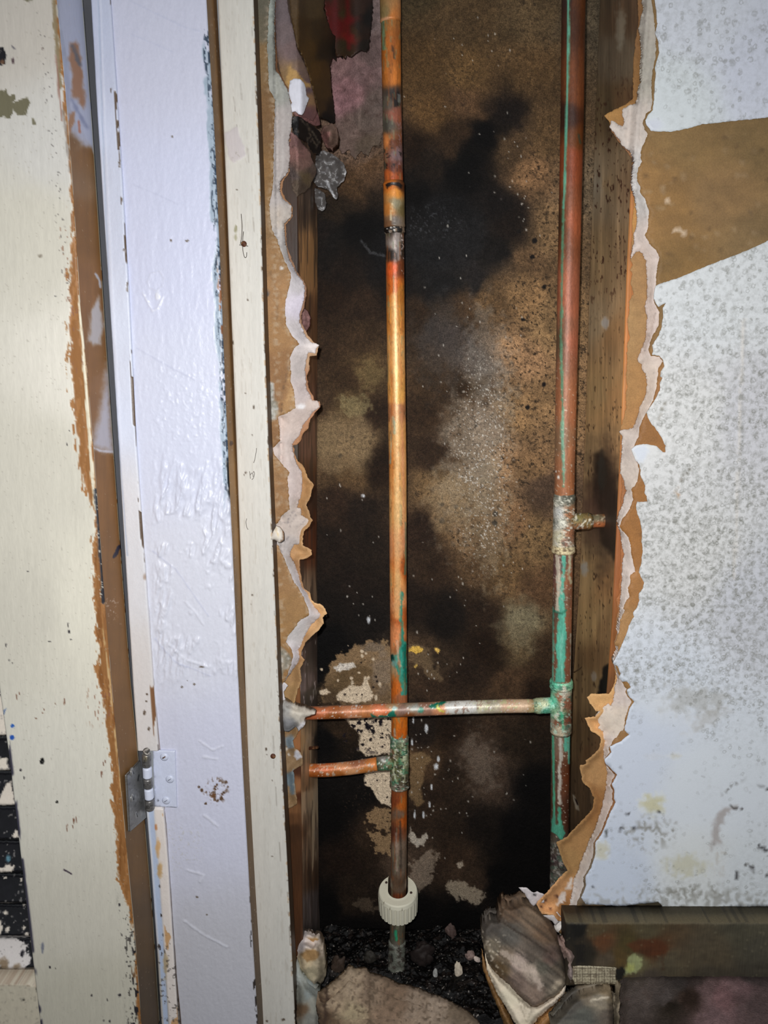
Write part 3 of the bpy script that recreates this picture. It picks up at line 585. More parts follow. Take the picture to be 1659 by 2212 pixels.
def skin_paint(p):
    p.fill((214, 219, 226))
    p.cps([(1500, 60, (212, 216, 224)), (1640, 150, (206, 210, 222)), (1460, 200, (214, 220, 222)), (1550, 650, (218, 221, 222)), (1640, 900, (206, 206, 210)), (1480, 900, (222, 222, 220)), (1500, 1200, (216, 216, 214)), (1620, 1300, (202, 204, 210)), (1440, 1500, (222, 228, 236)), (1380, 1600, (222, 230, 244)), (1340, 1700, (222, 230, 244)), (1500, 1700, (216, 222, 228)), (1620, 1700, (214, 220, 226)), (1320, 1900, (216, 226, 242)), (1500, 1880, (216, 220, 220)), (1640, 1900, (212, 218, 222))], 90, (20, 60))
    md = np.zeros(len(p.u)); den = np.zeros(len(p.u)) + 1e-9
    for x, y, a in ((1440, 60, .45), (1480, 150, .5), (1600, 60, .3), (1640, 180, .35), (1460, 250, .3), (1560, 230, .35), (1440, 640, .35), (1540, 640, .55), (1640, 600, .5), (1470, 750, .6), (1500, 850, .8), (1600, 800, .7), (1650, 950, .75), (1440, 900, .6), (1420, 1000, .45), (1500, 1000, .75), (1600, 1100, .8), (1430, 1120, .8), (1520, 1180, .9), (1640, 1250, .8), (1420, 1270, .85), (1500, 1320, .85), (1590, 1380, .75), (1400, 1370, .5), (1370, 1450, .8), (1450, 1440, .7), (1530, 1490, .6), (1640, 1470, .6), (1400, 1560, .12), (1470, 1560, .2), (1600, 1600, .3), (1360, 1640, .02), (1400, 1700, .05), (1500, 1650, .12), (1600, 1720, .12), (1330, 1800, .2), (1400, 1800, .2), (1500, 1790, .1), (1330, 1900, .05), (1420, 1900, .3), (1520, 1900, .2), (1640, 1880, .3), (1395, 965, .1), (1420, 275, .05)):
        w = 1 / (1e-3 + ((p.u - x) ** 2 + (p.v - y) ** 2) / 2500.0) ** 1.5; md += w * a; den += w
    p.x = np.clip(md / den - .10 + .35 * (p.nz(40) - .5), 0, 1)
    p.blob(1410, 272, 18, 14, (234, 238, 250), .5, 12, .5, .8)
    p.poly([(1366, 968), (1376, 963), (1396, 961), (1400, 975), (1392, 995), (1378, 1000)], (236, 242, 252), 3, 8, 3, .9)
    # stains, drips and specks low down
    p.blob(1409, 1737, 22, 20, (196, 188, 140), .8, 10, .5, .7); p.blob(1480, 1870, 36, 20, (194, 190, 160), 1.0, 9, .5, .6); p.blob(1300, 1838, 14, 18, (198, 188, 150), .8, 8, .5, .6)
    p.blob(1410, 1635, 22, 8, (196, 200, 206), .7, 8, .5, .6); p.blob(1458, 1632, 12, 6, (190, 180, 150), .7, 8, .5, .4)
    p.blob(1500, 1510, 60, 30, (160, 158, 150), 1.1, 12, .5, .5); p.blob(1530, 1550, 50, 14, (168, 164, 156), 1.1, 10, .5, .45, -30)
    p.specks((70, 70, 64), 5, .62, .85, sm(-np.hypot((p.u - 1325) / 40, (p.v - 1796) / 18), -1.1, -.4)); p.specks((50, 54, 50), 5, .66, .9, sm(-np.hypot((p.u - 1345) / 30, (p.v - 1760) / 8), -1.1, -.4))
    p.specks((120, 116, 104), 5, .60, .6, sm(-np.hypot((p.u - 1400) / 70, (p.v - 1800) / 50), -1.1, -.3)); p.specks((120, 118, 108), 5, .60, .6, sm(-np.hypot((p.u - 1480) / 160, (p.v - 1925) / 24), -1.1, -.3))
    p.specks((104, 96, 84), 4, .68, .7, sm(-np.hypot((p.u - 1430) / 60, (p.v - 1790) / 24), -1.1, -.3)); p.specks((140, 138, 130), 7, .56, .55, sm(p.v, 1900, 1945))
    p.poly([(1545, 1762), (1556, 1752), (1570, 1744), (1585, 1740), (1592, 1745), (1576, 1752), (1562, 1766), (1556, 1786), (1552, 1806), (1558, 1822), (1548, 1824), (1540, 1836), (1536, 1820), (1540, 1795)], (164, 156, 152), 8, 7, 4, .75)
    p.line([(1580, 1740), (1586, 1746), (1596, 1744), (1604, 1748)], 4, (70, 64, 60), 2, 5, 1.5, .9)
    p.line([(1560, 1720), (1580, 1697), (1610, 1684)], 2, (120, 118, 116), 1.5, 6, 1.5, .8); p.line([(1638, 1695), (1650, 1700), (1659, 1706)], 3, (70, 68, 66), 1.5, 5, 1.5, .9); p.line([(1515, 1716), (1540, 1694)], 1.5, (150, 148, 146), 1, 5, 1.5, .7); p.line([(1338, 1662), (1343, 1645)], 1.5, (120, 122, 128), 1, 5, 1.5, .6)
    for x in (1552, 1560, 1566, 1550): p.line([(x, 1840), (x - 5, 1890)], 1.6, (180, 174, 164), 1.5, 9, 1.5, .6)
    p.dots([(1423, 1754, 3), (1592, 1888, 5), (1590, 1896, 4), (1624, 1874, 6, 5), (1631, 1882, 4), (1612, 1868, 4), (1318, 1846, 4, 3), (1278, 1916, 3), (1356, 1759, 4), (1656, 1890, 4), (1648, 1832, 5), (1640, 1828, 4), (1655, 1838, 5), (1363, 1570, 2), (1360, 1552, 3), (1372, 1787, 5), (1340, 1791, 5)], (70, 68, 70))
    # a torn slit and the taped seam
    p.line([(1492, 1014), (1482, 1022), (1474, 1032), (1468, 1044)], 4, (90, 82, 66), 1.5, 5, 1.2, .95, h=-.4); p.line([(1463, 1050), (1462, 1062), (1466, 1072)], 4, (168, 128, 88), 2, 5, 1.5, .9)
    p.line([(1437, 868), (1430, 880), (1424, 905)], 3, (120, 112, 96), 2, 6, 1.5, .7); p.line([(1606, 690), (1598, 900), (1590, 1150), (1585, 1250)], 5, (222, 216, 208), 2, 30, 2, .7, h=.25); p.line([(1611, 690), (1603, 900), (1594, 1150)], 1.5, (150, 148, 146), .7, 20, 1.2, .6)
    p.c[:] = gain(p.c, 1.13)
    p.h += .15 * (p.nz(18) - .5) + .5 * sm(8 - p.dist, 0, 8) * (p.nz(20) - .3); p.r[:] = .55
slab('paint_skin', PL, -.0002, .0010, skin_paint, MT['skin'], wr, grid=6, jit=1.6, js=6, seed=5)

def face_paint(p):
    p.cps([(1500, 300, (134, 106, 66)), (1640, 300, (122, 98, 62)), (1420, 450, (140, 106, 62)), (1560, 420, (138, 108, 70)), (1640, 520, (124, 100, 66)), (1450, 590, (128, 98, 56)), (1390, 450, (150, 112, 66)), (1420, 950, (150, 104, 58)), (1380, 1150, (152, 104, 56)), (1380, 1280, (158, 112, 66)), (1350, 1350, (164, 124, 80)), (1340, 1500, (150, 112, 68)), (1310, 1740, (140, 96, 60)), (1260, 1920, (120, 104, 84)), (1500, 1970, (62, 56, 42)), (1350, 1970, (60, 54, 40)), (1650, 1975, (64, 58, 46)), (1245, 1980, (110, 84, 52))], 60, (10, 40))
    p.specks((164, 140, 110), 7, .745, .4, sm(-np.abs(p.v - 430), -180, -60)); p.dots([(1417, 408, 4), (1432, 409, 4), (1440, 430, 5), (1452, 398, 3), (1460, 496, 3), (1470, 500, 6, 4), (1478, 505, 5)], (196, 172, 144)); p.specks((80, 60, 38), 5, .78, .4)
    lo = sm(p.v, 1945, 1956)
    p.specks((34, 30, 26), 12, .66, .7, lo); p.blob(1440, 1972, 14, 6, (34, 28, 30), .5, 8, .4, .8); p.specks((96, 88, 68), 9, .62, .6, lo); p.grain(.12, 24, (2, 1))
    p.c[:] = gain(p.c, 1.12 + .9 * lo.mean())
    p.h += .12 * (p.nz(12) - .5); p.r[:] = .6
slab('face_paper', KL + [(1230, 2034), (XR, 2034), (XR, -70)], .0009, .0006, face_paint, MT['paper'], wr, grid=9, jit=2.4, js=5, seed=6)

def gy(u, v, d):
    a, b = fGL(u, v), fKL(u, v); k = b / (a + b + 1e-6)
    inside = u > np.interp(v, [q[1] for q in KL[::4]], [q[0] for q in KL[::4]])
    return .0017 + .0085 * np.where(inside & (a > b), 0, k) ** 1.2
def gyp_paint(p):
    p.fill((222, 206, 196)); p.cps([(1400, 30, (190, 182, 170)), (1390, 150, (186, 180, 168)), (1360, 270, (214, 202, 192)), (1390, 380, (216, 212, 208)), (1400, 560, (222, 206, 196)), (1410, 700, (220, 202, 192)), (1400, 850, (222, 206, 192)), (1360, 960, (212, 198, 188)), (1360, 1030, (212, 198, 186)), (1350, 1100, (220, 206, 196)), (1355, 1200, (224, 210, 200)), (1330, 1500, (222, 208, 200)), (1330, 1550, (220, 206, 190)), (1310, 1620, (220, 208, 200)), (1310, 1700, (212, 196, 186)), (1270, 1850, (200, 188, 178)), (1230, 1960, (210, 202, 196)), (1205, 2000, (226, 220, 214))], 50, (8, 30))
    p.grain(.06, 12); p.grain(.05, 4); p.specks((170, 158, 150), 4, .76, .5)
    p.h += 1.2 * (p.nz(16, 5) - .5) + .35 * (p.nz(5) - .5); p.r[:] = .85
    p.c[:] = gain(p.c, 1.06)
slab('gypsum_core', GL + [(1225, 2014), (1238, 1996), (1300, 1960), (1470, 1940), (1470, -70)], gy, lambda u, v, d: np.maximum(.0012, .0112 - gy(u, v, d)), gyp_paint, MT['gyp'], wr, grid=4, jit=2.6, js=5, seed=8)

def bpy_(u, v, d):
    curl = sm(v, 1480, 1560) * sm(14 - d, 0, 14)
    return .0117 - .006 * curl * sm(v, 1480, 1500) - .004 * sm(v, 1880, 1920) * sm(40 - d, 0, 40)
def bp_paint(p):
    p.cps([(1372, 60, (134, 96, 58)), (1366, 180, (140, 100, 56)), (1330, 245, (170, 126, 72)), (1340, 300, (150, 106, 70)), (1366, 450, (190, 140, 80)), (1380, 600, (166, 128, 84)), (1372, 700, (166, 130, 86)), (1378, 850, (168, 126, 78)), (1370, 900, (170, 126, 78)), (1340, 1050, (160, 106, 66)), (1338, 1250, (170, 110, 66)), (1330, 1390, (150, 116, 82)), (1300, 1505, (214, 168, 112)), (1280, 1565, (220, 170, 114)), (1290, 1660, (172, 132, 86)), (1290, 1740, (156, 112, 66)), (1240, 1820, (164, 124, 78)), (1230, 1850, (160, 124, 78)), (1200, 1930, (206, 154, 104)), (1180, 1960, (214, 160, 108)), (1225, 1955, (150, 104, 60))], 45, (6, 25))
    p.poly([(1215, 1950), (1203, 1957), (1208, 1936), (1216, 1926), (1222, 1930), (1222, 1942)], (226, 214, 204), 2, 6, 1.2); p.poly([(1222, 1922), (1234, 1898), (1236, 1904), (1232, 1924)], (226, 216, 206), 2, 6, 1.2); p.poly([(1204, 1957), (1222, 1950), (1232, 1940), (1230, 1960), (1205, 1966)], (146, 102, 58), 2, 6, 1.2)
    p.dots([(1202, 1936, 4), (1175, 1950, 2), (1180, 1945, 2), (1188, 1962, 2), (1170, 1958, 2)], (90, 52, 40)); p.grain(.06, 14)
    p.h += .5 * (p.nz(18) - .5); p.r[:] = .7; p.c[:] = gain(p.c, 1.12)
slab('backing_paper', BP + [(1230, 1985), (1300, 1900), (1400, 1750), (1440, 1500), (1440, -70)], bpy_, .0005, bp_paint, MT['paper'], wr, grid=5, jit=2.4, js=5, seed=9)
slab('torn_paper', [(1120, 1918), (1136, 1918), (1153, 1928), (1160, 1926), (1176, 1934), (1176, 1950), (1160, 1951), (1153, 1958), (1142, 1946), (1133, 1930)], lambda u, v, d: .004 + .00006 * (1180 - u), .0006, lambda p: (p.fill((214, 206, 206)), p.grain(.1, 9), p.dots([(1155, 1931, 4)], (40, 36, 36))), MT['paper'], wr, grid=4, jit=2, seed=10)
slab('torn_paper', [(1172, 1978), (1196, 1977), (1204, 1970), (1214, 1984), (1200, 2000), (1192, 1990)], .006, .0006, lambda p: (p.fill((216, 210, 208)), p.grain(.1, 9)), MT['paper'], wr, grid=4, jit=2, seed=11)

# ------------------------------------------------------------------ the torn strip of drywall left of the hole
GR = [(593, -70), (593, 0), (591, 44), (592, 101), (594, 149), (607.5, 169), (621, 192), (631, 243), (629.5, 270), (624, 304), (626, 337), (623, 368), (606, 391.5), (603, 409), (610.6, 428), (629, 445), (629, 467), (613.5, 483), (615, 510), (616, 529), (625, 561), (637, 585), (652.6, 607), (658, 619), (657, 640), (652.6, 662), (647, 681), (647, 698), (660, 726), (670, 738), (689, 745), (683, 753.5), (681.5, 764), (666, 761), (661, 777), (658, 801), (661, 824), (661, 840), (671, 856), (674, 866), (686, 866), (691, 878), (676, 891), (664, 907), (652.6, 921), (647, 940), (638, 950), (631, 959), (632, 975), (637, 992), (642.5, 1007), (650, 1018), (652, 1029), (652.6, 1058), (647, 1080), (641, 1095.5), (650, 1100), (650, 1113), (660, 1119), (673, 1123), (667, 1133), (655.5, 1146), (652.6, 1159), (651, 1176.5), (635, 1176), (629, 1187), (625, 1197), (629, 1207), (638, 1221), (647, 1246), (652.6, 1268), (664, 1278), (670, 1294), (680, 1312), (687, 1322), (693.6, 1329), (687, 1336), (672.6, 1349), (664, 1362.5), (658, 1374), (652, 1393), (643.6, 1403), (649.5, 1419), (642, 1433), (633.5, 1445), (623, 1461), (612, 1475)]
KR = [(584, -70), (584, 0), (580.5, 20), (577, 101), (580.5, 189), (594, 216), (590.6, 337), (590, 388), (587.5, 413), (582, 441), (582, 461), (587.5, 496), (599, 517), (605, 539), (613.5, 561), (628, 590), (626.5, 611), (619, 640), (615, 669), (617, 698), (628, 722), (647, 742), (635, 753.5), (626.5, 772), (628, 801), (626.5, 823), (635, 842), (638, 881), (621, 892), (600.5, 901), (603, 924), (605, 953), (589, 969), (593, 983.5), (608, 1001), (625, 1021), (621, 1029), (622, 1050.6), (623.6, 1072), (625, 1100), (609, 1113), (600.5, 1129), (593, 1134.5), (594, 1170), (602, 1179), (610.6, 1200), (623.6, 1231), (635, 1257.5), (652.6, 1284), (667, 1318), (667, 1329), (646.5, 1342), (635, 1359.5), (623, 1372.6), (617.6, 1387), (629, 1403), (633.5, 1416), (628, 1439), (619, 1464), (610, 1478)]
BR = [(596, -70), (596, 0), (594, 60), (600, 150), (612, 172), (626, 195), (634, 243), (632, 275), (627, 310), (629, 340), (626, 372), (611, 392), (609, 410), (615, 428), (632, 446), (631, 470), (617, 486), (619, 529), (640, 585), (656, 606), (662, 622), (661, 642), (657, 662), (651, 682), (652, 698), (665, 724), (674, 735), (688, 748), (686, 757), (683, 768), (668, 770), (668, 780), (668, 800), (662, 812), (668, 840), (677, 856), (678, 864), (690, 868), (692, 880), (680, 893), (670, 908), (666, 925), (655, 936), (650, 952), (641, 960), (634, 962), (635, 978), (643, 996), (650, 1000), (658, 1011.6), (665.6, 1032), (678.6, 1048), (673, 1061), (671, 1072), (661, 1091), (668.5, 1107), (670, 1116), (676, 1124), (669, 1136), (657, 1148), (655, 1160), (654, 1178), (673, 1188), (674, 1198), (661, 1207), (647, 1210), (648, 1231), (652.6, 1257), (658, 1272), (670, 1280), (673, 1296), (678, 1302), (691, 1304.6), (703, 1316), (706, 1325), (697, 1335), (699, 1346.5), (687, 1362.5), (678, 1370), (661, 1387), (652, 1407), (651, 1417), (658, 1425), (648, 1446), (652, 1472), (642, 1494), (636, 1517), (630, 1535), (636, 1560), (644, 1580), (640, 1592), (632, 1600), (636, 1617), (646, 1621), (655, 1640), (653, 1652), (640, 1660), (634, 1664), (636, 1690), (641, 1720), (641, 1738), (620, 1749)]
wl = empty('wall_left', (-.13, 0, 0), kind='structure')
def kraft_l(p):
    p.cps([(570, 0, (112, 106, 88)), (572, 60, (118, 108, 86)), (570, 120, (150, 116, 72)), (570, 250, (136, 98, 56)), (575, 400, (152, 110, 58)), (570, 480, (150, 112, 66)), (590, 560, (164, 120, 70)), (600, 640, (178, 130, 78)), (600, 720, (172, 124, 70)), (610, 800, (156, 108, 58)), (600, 870, (156, 108, 60)), (625, 880, (188, 140, 84)), (590, 940, (150, 104, 56)), (590, 1010, (170, 124, 74)), (605, 1060, (166, 120, 72)), (600, 1250, (170, 126, 78)), (620, 1330, (174, 130, 78)), (610, 1420, (170, 124, 72))], 40, (8, 25))
    p.line([(574, 560), (600, 640), (598, 690)], 2, (120, 86, 48), 1, 9, 1.5, .5); p.line([(625, 790), (612, 840), (608, 890)], 2.5, (104, 72, 40), 1, 9, 1.5, .6)
    for k in range(14): p.line([(622 - (k % 3) * 3, 800 + 5 * k), (634, 799 + 5 * k)], 2, (214, 168, 108), 1.5, 6, 1.2, .7)
    p.poly([(577, 820), (588, 826), (594, 840), (592, 856), (603, 884), (598, 900), (585, 912), (578, 900)], (150, 148, 134), 3, 7, 2, .95); p.specks((206, 204, 196), 4, .60, .8, sdpoly(p.u, p.v, [(577, 820), (588, 826), (594, 840), (592, 856), (603, 884), (598, 900), (585, 912), (578, 900)]) > 0)
    p.poly([(603, 1395), (612, 1400), (626, 1414), (632, 1428), (626, 1442), (612, 1450), (606, 1490), (600, 1470)], (140, 136, 120), 3, 7, 2, .95); p.specks((220, 214, 204), 4, .60, .8, sdpoly(p.u, p.v, [(603, 1395), (612, 1400), (626, 1414), (632, 1428), (626, 1442), (612, 1450), (606, 1490), (600, 1470)]) > 0)
    p.dots([(576, 634, 7), (570, 1330, 3), (610, 576, 4, 2)], (92, 88, 84)); p.dots([(611, 579, 5, 2), (612, 640, 2), (577, 620, 2)], (236, 230, 222)); p.grain(.07, 14)
    p.specks((206, 184, 158), 6, .56, .55, sm(13 - fKR(p.u, p.v), 0, 13), (2.0, .6))
    p.h += .3 * (p.nz(14) - .5); p.r[:] = .6; p.c += (p.c.mean(1)[:, None] - p.c) * .10; p.c[:] = gain(p.c, .88)
fKR, fGR = kd(KR), kd(GR)
slab('face_paper', KR + [(604, 1500), (596, 1500), (540, 1400), (540, -70)], .0002, .0006, kraft_l, MT['paper'], wl, grid=5, jit=2.6, js=5, seed=21)
def gyl(u, v, d):
    a, b = fGR(u, v), fKR(u, v)
    ins = u < np.interp(v, [q[1] for q in KR], [q[0] for q in KR])
    return .0010 + .0085 * np.where(ins & (a > b), 0, b / (a + b + 1e-6)) ** 1.3
def gyp_l(p):
    p.cps([(590, 30, (170, 176, 168)), (585, 120, (150, 152, 144)), (590, 200, (172, 172, 164)), (610, 260, (186, 178, 174)), (610, 340, (190, 182, 178)), (595, 420, (188, 180, 176)), (600, 470, (196, 186, 176)), (608, 520, (190, 184, 180)), (640, 610, (206, 200, 202)), (650, 660, (222, 214, 226)), (640, 720, (206, 198, 198)), (680, 748, (240, 230, 226)), (645, 790, (198, 188, 184)), (650, 850, (204, 190, 186)), (680, 875, (214, 196, 186)), (630, 915, (212, 194, 184)), (620, 960, (212, 196, 188)), (640, 1040, (208, 192, 186)), (640, 1130, (206, 192, 182)), (615, 1190, (190, 182, 178)), (650, 1270, (196, 188, 188)), (680, 1325, (214, 204, 202)), (650, 1370, (206, 200, 198)), (630, 1420, (214, 206, 208)), (618, 1465, (208, 202, 202))], 40, (6, 20))
    p.grain(.05, 10); p.grain(.04, 4)
    p.blob(650, 878, 9, 5, (240, 236, 236), .4, 6, .4); p.line([(655, 655), (650, 690), (655, 712)], 5, (240, 234, 242), 1.5, 7, 1.5, .8)
    for a in ([(626, 1115), (632, 1105), (640, 1098)], [(610, 1130), (628, 1128), (640, 1112)], [(640, 1150), (625, 1158), (615, 1170)], [(622, 1120), (628, 1140)], [(640, 1140), (660, 1125)]): p.line(a, 1.6, (140, 130, 130), 1, 6, 1.2, .8)
    p.h += 1.2 * (p.nz(16, 5) - .5) + .3 * (p.nz(5) - .5); p.r[:] = .85; p.c[:] = gain(p.c, 1.0)
slab('gypsum_core', GR + [(596, 1490), (585, 1300), (540, 1100), (540, -70)], gyl, lambda u, v, d: np.maximum(.001, .0112 - gyl(u, v, d)), gyp_l, MT['gyp'], wl, grid=4, jit=2.4, js=5, seed=22)
def bl_paint(p):
    p.cps([(600, 100, (110, 70, 40)), (628, 300, (150, 110, 76)), (612, 400, (168, 120, 80)), (660, 660, (150, 110, 84)), (670, 760, (190, 150, 112)), (668, 830, (170, 120, 84)), (690, 880, (196, 140, 104)), (655, 940, (180, 126, 84)), (660, 1040, (186, 138, 86)), (665, 1100, (180, 136, 88)), (660, 1190, (200, 152, 100)), (650, 1240, (170, 124, 82)), (690, 1315, (226, 176, 118)), (690, 1350, (220, 172, 118)), (655, 1400, (186, 138, 90)), (640, 1460, (172, 132, 86)), (630, 1500, (176, 138, 90)), (620, 1560, (150, 116, 76)), (630, 1640, (150, 120, 84)), (630, 1700, (152, 122, 86)), (625, 1735, (150, 118, 80))], 40, (5, 20))
    p.poly([(619, 1590), (634, 1588), (635, 1616), (622, 1618), (616, 1606)], (128, 142, 150), 2, 6, 1.2); p.poly([(616, 1674), (636, 1662), (637, 1700), (634, 1716), (628, 1714), (626, 1698), (616, 1694)], (116, 132, 140), 2, 6, 1.2)
    p.poly([(635, 1624), (643, 1622), (650, 1632), (647, 1645), (638, 1638)], (238, 238, 246), 1.5, 6, 1.2, h=.3); p.dots([(620, 1620, 4), (632, 1622, 6, 2), (623, 1631, 3)], (216, 206, 190)); p.grain(.06, 14)
    p.h += .8 * (p.nz(20) - .5); p.r[:] = .6; p.c += (p.c.mean(1)[:, None] - p.c) * .08; p.c[:] = gain(p.c, .98)
slab('backing_paper', BR + [(612, 1760), (605, 1640), (596, 1500), (570, 1100), (570, -70)], lambda u, v, d: .0117 - .005 * sm(16 - d, 0, 16) * sm(v, 1000, 1040), .0005, bl_paint, MT['paper'], wl, grid=5, jit=2.4, js=5, seed=23)
def gyp_l2(p):
    p.fill((172, 164, 156)); p.cps([(615, 1530, (160, 158, 154)), (640, 1540, (196, 188, 174)), (672, 1543, (206, 196, 182)), (620, 1565, (130, 130, 132))], 25, (4, 14)); p.grain(.12, 9)
    p.poly([(650, 1560), (656, 1556), (659, 1566), (645, 1580), (643, 1574)], (240, 236, 240), 1.5, 5, 1.2)
    p.h += 1.5 * (p.nz(12, 5) - .5); p.r[:] = .85; p.c[:] = gain(p.c, 1.12)
slab('gypsum_core', [(604, 1516), (610, 1514), (628, 1523), (640, 1528), (659.6, 1533), (680, 1542), (661, 1549), (656, 1556), (659, 1566), (645, 1580), (640, 1570), (623, 1581), (608, 1578), (602, 1550)], lambda u, v, d: .002 - .006 * sm(d, 0, 12) , .009, gyp_l2, MT['gyp'], wl, grid=4, jit=2.5, js=5, seed=24)
slab('torn_paper', [(606, 1476), (614, 1474), (622, 1482), (612, 1494), (616, 1512), (607, 1514)], .001, .0008, lambda p: (p.fill((214, 208, 208)), p.grain(.06, 9)), MT['paper'], wl, grid=4, jit=2, seed=25)
slab('torn_paper', [(622, 2020), (628, 2024), (634, 1990), (630, 1950), (627, 1920), (622, 1918)], .003, .0010, lambda p: (p.fill((190, 172, 150)), p.grain(.1, 9)), MT['paper'], wl, grid=4, jit=2.5, seed=26)
t = slab('paint_chip', [(585, 1165), (590, 1148), (596, 1137), (604, 1139), (612, 1150), (613, 1166), (606, 1172), (601, 1171), (594, 1166)], lambda u, v, d: -.020 - .003 * sm(d, 0, 8), .0025, lambda p: (p.fill((232, 224, 212)), p.line([(596, 1140), (602, 1160)], 2, (220, 196, 150), .5, 5), p.line([(611, 1148), (613, 1168), (606, 1172)], 3, (150, 104, 60), .8, 5), p.grain(.04, 8)), MT['paint'], None, grid=4, jit=1.2, seed=27)
tag(t, 'white curl of peeled paint stuck at the edge of the cream casing halfway up', 'paint chip')

# ------------------------------------------------------------------ cream casing between drywall and white board
def casing_paint(p, side, t):
    p.cps([(505, 50, (206, 204, 196)), (515, 300, (226, 224, 214)), (530, 500, (230, 226, 212)), (540, 900, (238, 234, 224)), (550, 1200, (238, 236, 226)), (560, 1500, (226, 224, 216)), (580, 1800, (206, 206, 200)), (590, 2150, (176, 170, 158))], 120, (10, 40))
    p.c[:] = (226, 223, 214)
    p.grain(.03, 6, (1, 14)); p.specks((206, 200, 188), 5, .72, .5, None, (.6, 8))
    k = np.nonzero(side == 1)[0]; p.c[k] = (84, 66, 50)
    for a in ([(505, 210), (508, 240)], [(535, 320), (537, 350)], [(511, 270), (513, 290)], [(547, 470), (549, 500)], [(520, 180), (522, 215)], [(545, 60), (546, 78)], [(590, 1590), (592, 1660)], [(596, 1700), (598, 1740)], [(604, 1820), (606, 1860)]): p.line(a, 2.0, (150, 142, 132), .6, 5, 1, .5)
    p.poly([(483, 288), (512, 274), (528, 320), (530, 335), (508, 352), (496, 345), (488, 310)], (214, 206, 206), 3, 9, 2, .9, h=.35); p.specks((176, 166, 156), 4, .66, .6, sm(-np.hypot((p.u - 514) / 18, (p.v - 338) / 14), -1.1, -.4))
    p.blob(509, 494, 3, 8, (150, 146, 110), .5, 5, .4, .8); p.blob(509, 512, 3, 6, (160, 156, 120), .5, 5, .4, .7)
    p.dots([(575, 1618, 2, 4), (576, 1630, 2), (512, 410, 2), (535, 648, 2), (503, 740, 2, 5), (530, 850, 2), (548, 880, 2, 5), (545, 940, 2), (531, 1020, 3), (527, 1026, 2), (543, 1305, 2), (518, 1240, 3, 2), (545, 1285, 2), (588, 1686, 2), (612, 2203, 4), (577, 2206, 3), (588, 1850, 2)], (112, 98, 84))
    p.specks((206, 170, 130), 6, .60, .9, (side == 0) * sm(t, .955, .985), (1, 2)); p.specks((90, 74, 60), 5, .66, .9, (side == 0) * sm(t, .96, .985), (1, 3))
    p.h += .12 * (p.nz(7, 3, (1, 16)) - .5); p.r[:] = .5; p.c[:] = gain(p.c, .88)
cas = S(board('trim_1', [(470, 0), (490, 450), (508, 900), (530, 1500), (555, 2200)], [(547, 0), (561, 380), (570, 700), (581, 1000), (594, 1300), (606, 1600), (622, 1900), (637, 2200)], -.018, .020, casing_paint, MT['paint'], 2.4, bev=1.2))
for a in ([(539, 1018), (540, 1026), (541, 1034)], [(541, 1026), (544, 1015), (546, 1016), (547, 1030)], [(546, 1022), (549, 1012), (551, 1016), (551, 1028), (548, 1037), (544, 1036)], [(548, 1000), (553, 985), (554, 968)], [(533, 1120), (529, 1135), (531, 1139), (536, 1144)]):
    tube('pencil_mark', P([q[0] for q in a], [q[1] for q in a], -.01804), .00022, lambda p: (p.fill((120, 114, 108)), p.r.__setitem__(slice(None), .9)), MT['paint'], cas, 6, 2)
def nailp(p): p.fill((84, 44, 24)); p.grain(.3, 4); p.specks((150, 110, 70), 3, .62); p.r[:] = .5
def wirep(p): p.fill((70, 62, 56)); p.r[:] = .4
def screw(name, u, v, Y, r, label, cat, paint=nailp):
    c = P(u, v, Y); e = empty(name, tuple(c), label, cat)
    tube('head', [c + np.array([0, -.0016, 0]), c + np.array([0, -.0009, 0]), c + np.array([0, .0004, 0])], [r * .72, r, r], paint, MT['crust'], e, 20, 1)
    tube('shank', [c + np.array([0, .0004, 0]), c + np.array([0, .016, 0])], [r * .5, r * .3], paint, MT['crust'], e, 12, 3)
    return e
sc = screw('rusty_screw', 527, 527, -.018, .0021, 'rusty screw with loose wire whiskers in the upper cream casing', 'screw'); sc['group'] = 'rusty screws in the cream casing'
for w in ([(521, 462), (523, 490), (525, 505), (519, 527)], [(526, 500), (523, 525), (524, 550), (527, 562), (532, 568), (534, 560), (533, 545)], [(517, 529), (527, 526), (536, 532)]):
    tube('wire', P([a[0] for a in w], [a[1] for a in w], -.0190), .00022, wirep, MT['steel'], sc, 8, 3)
screw('rusty_screw', 590, 1633, -.018, .0022, 'small rusted screw in the lower cream casing near the branch pipe', 'screw')['group'] = 'rusty screws in the cream casing'

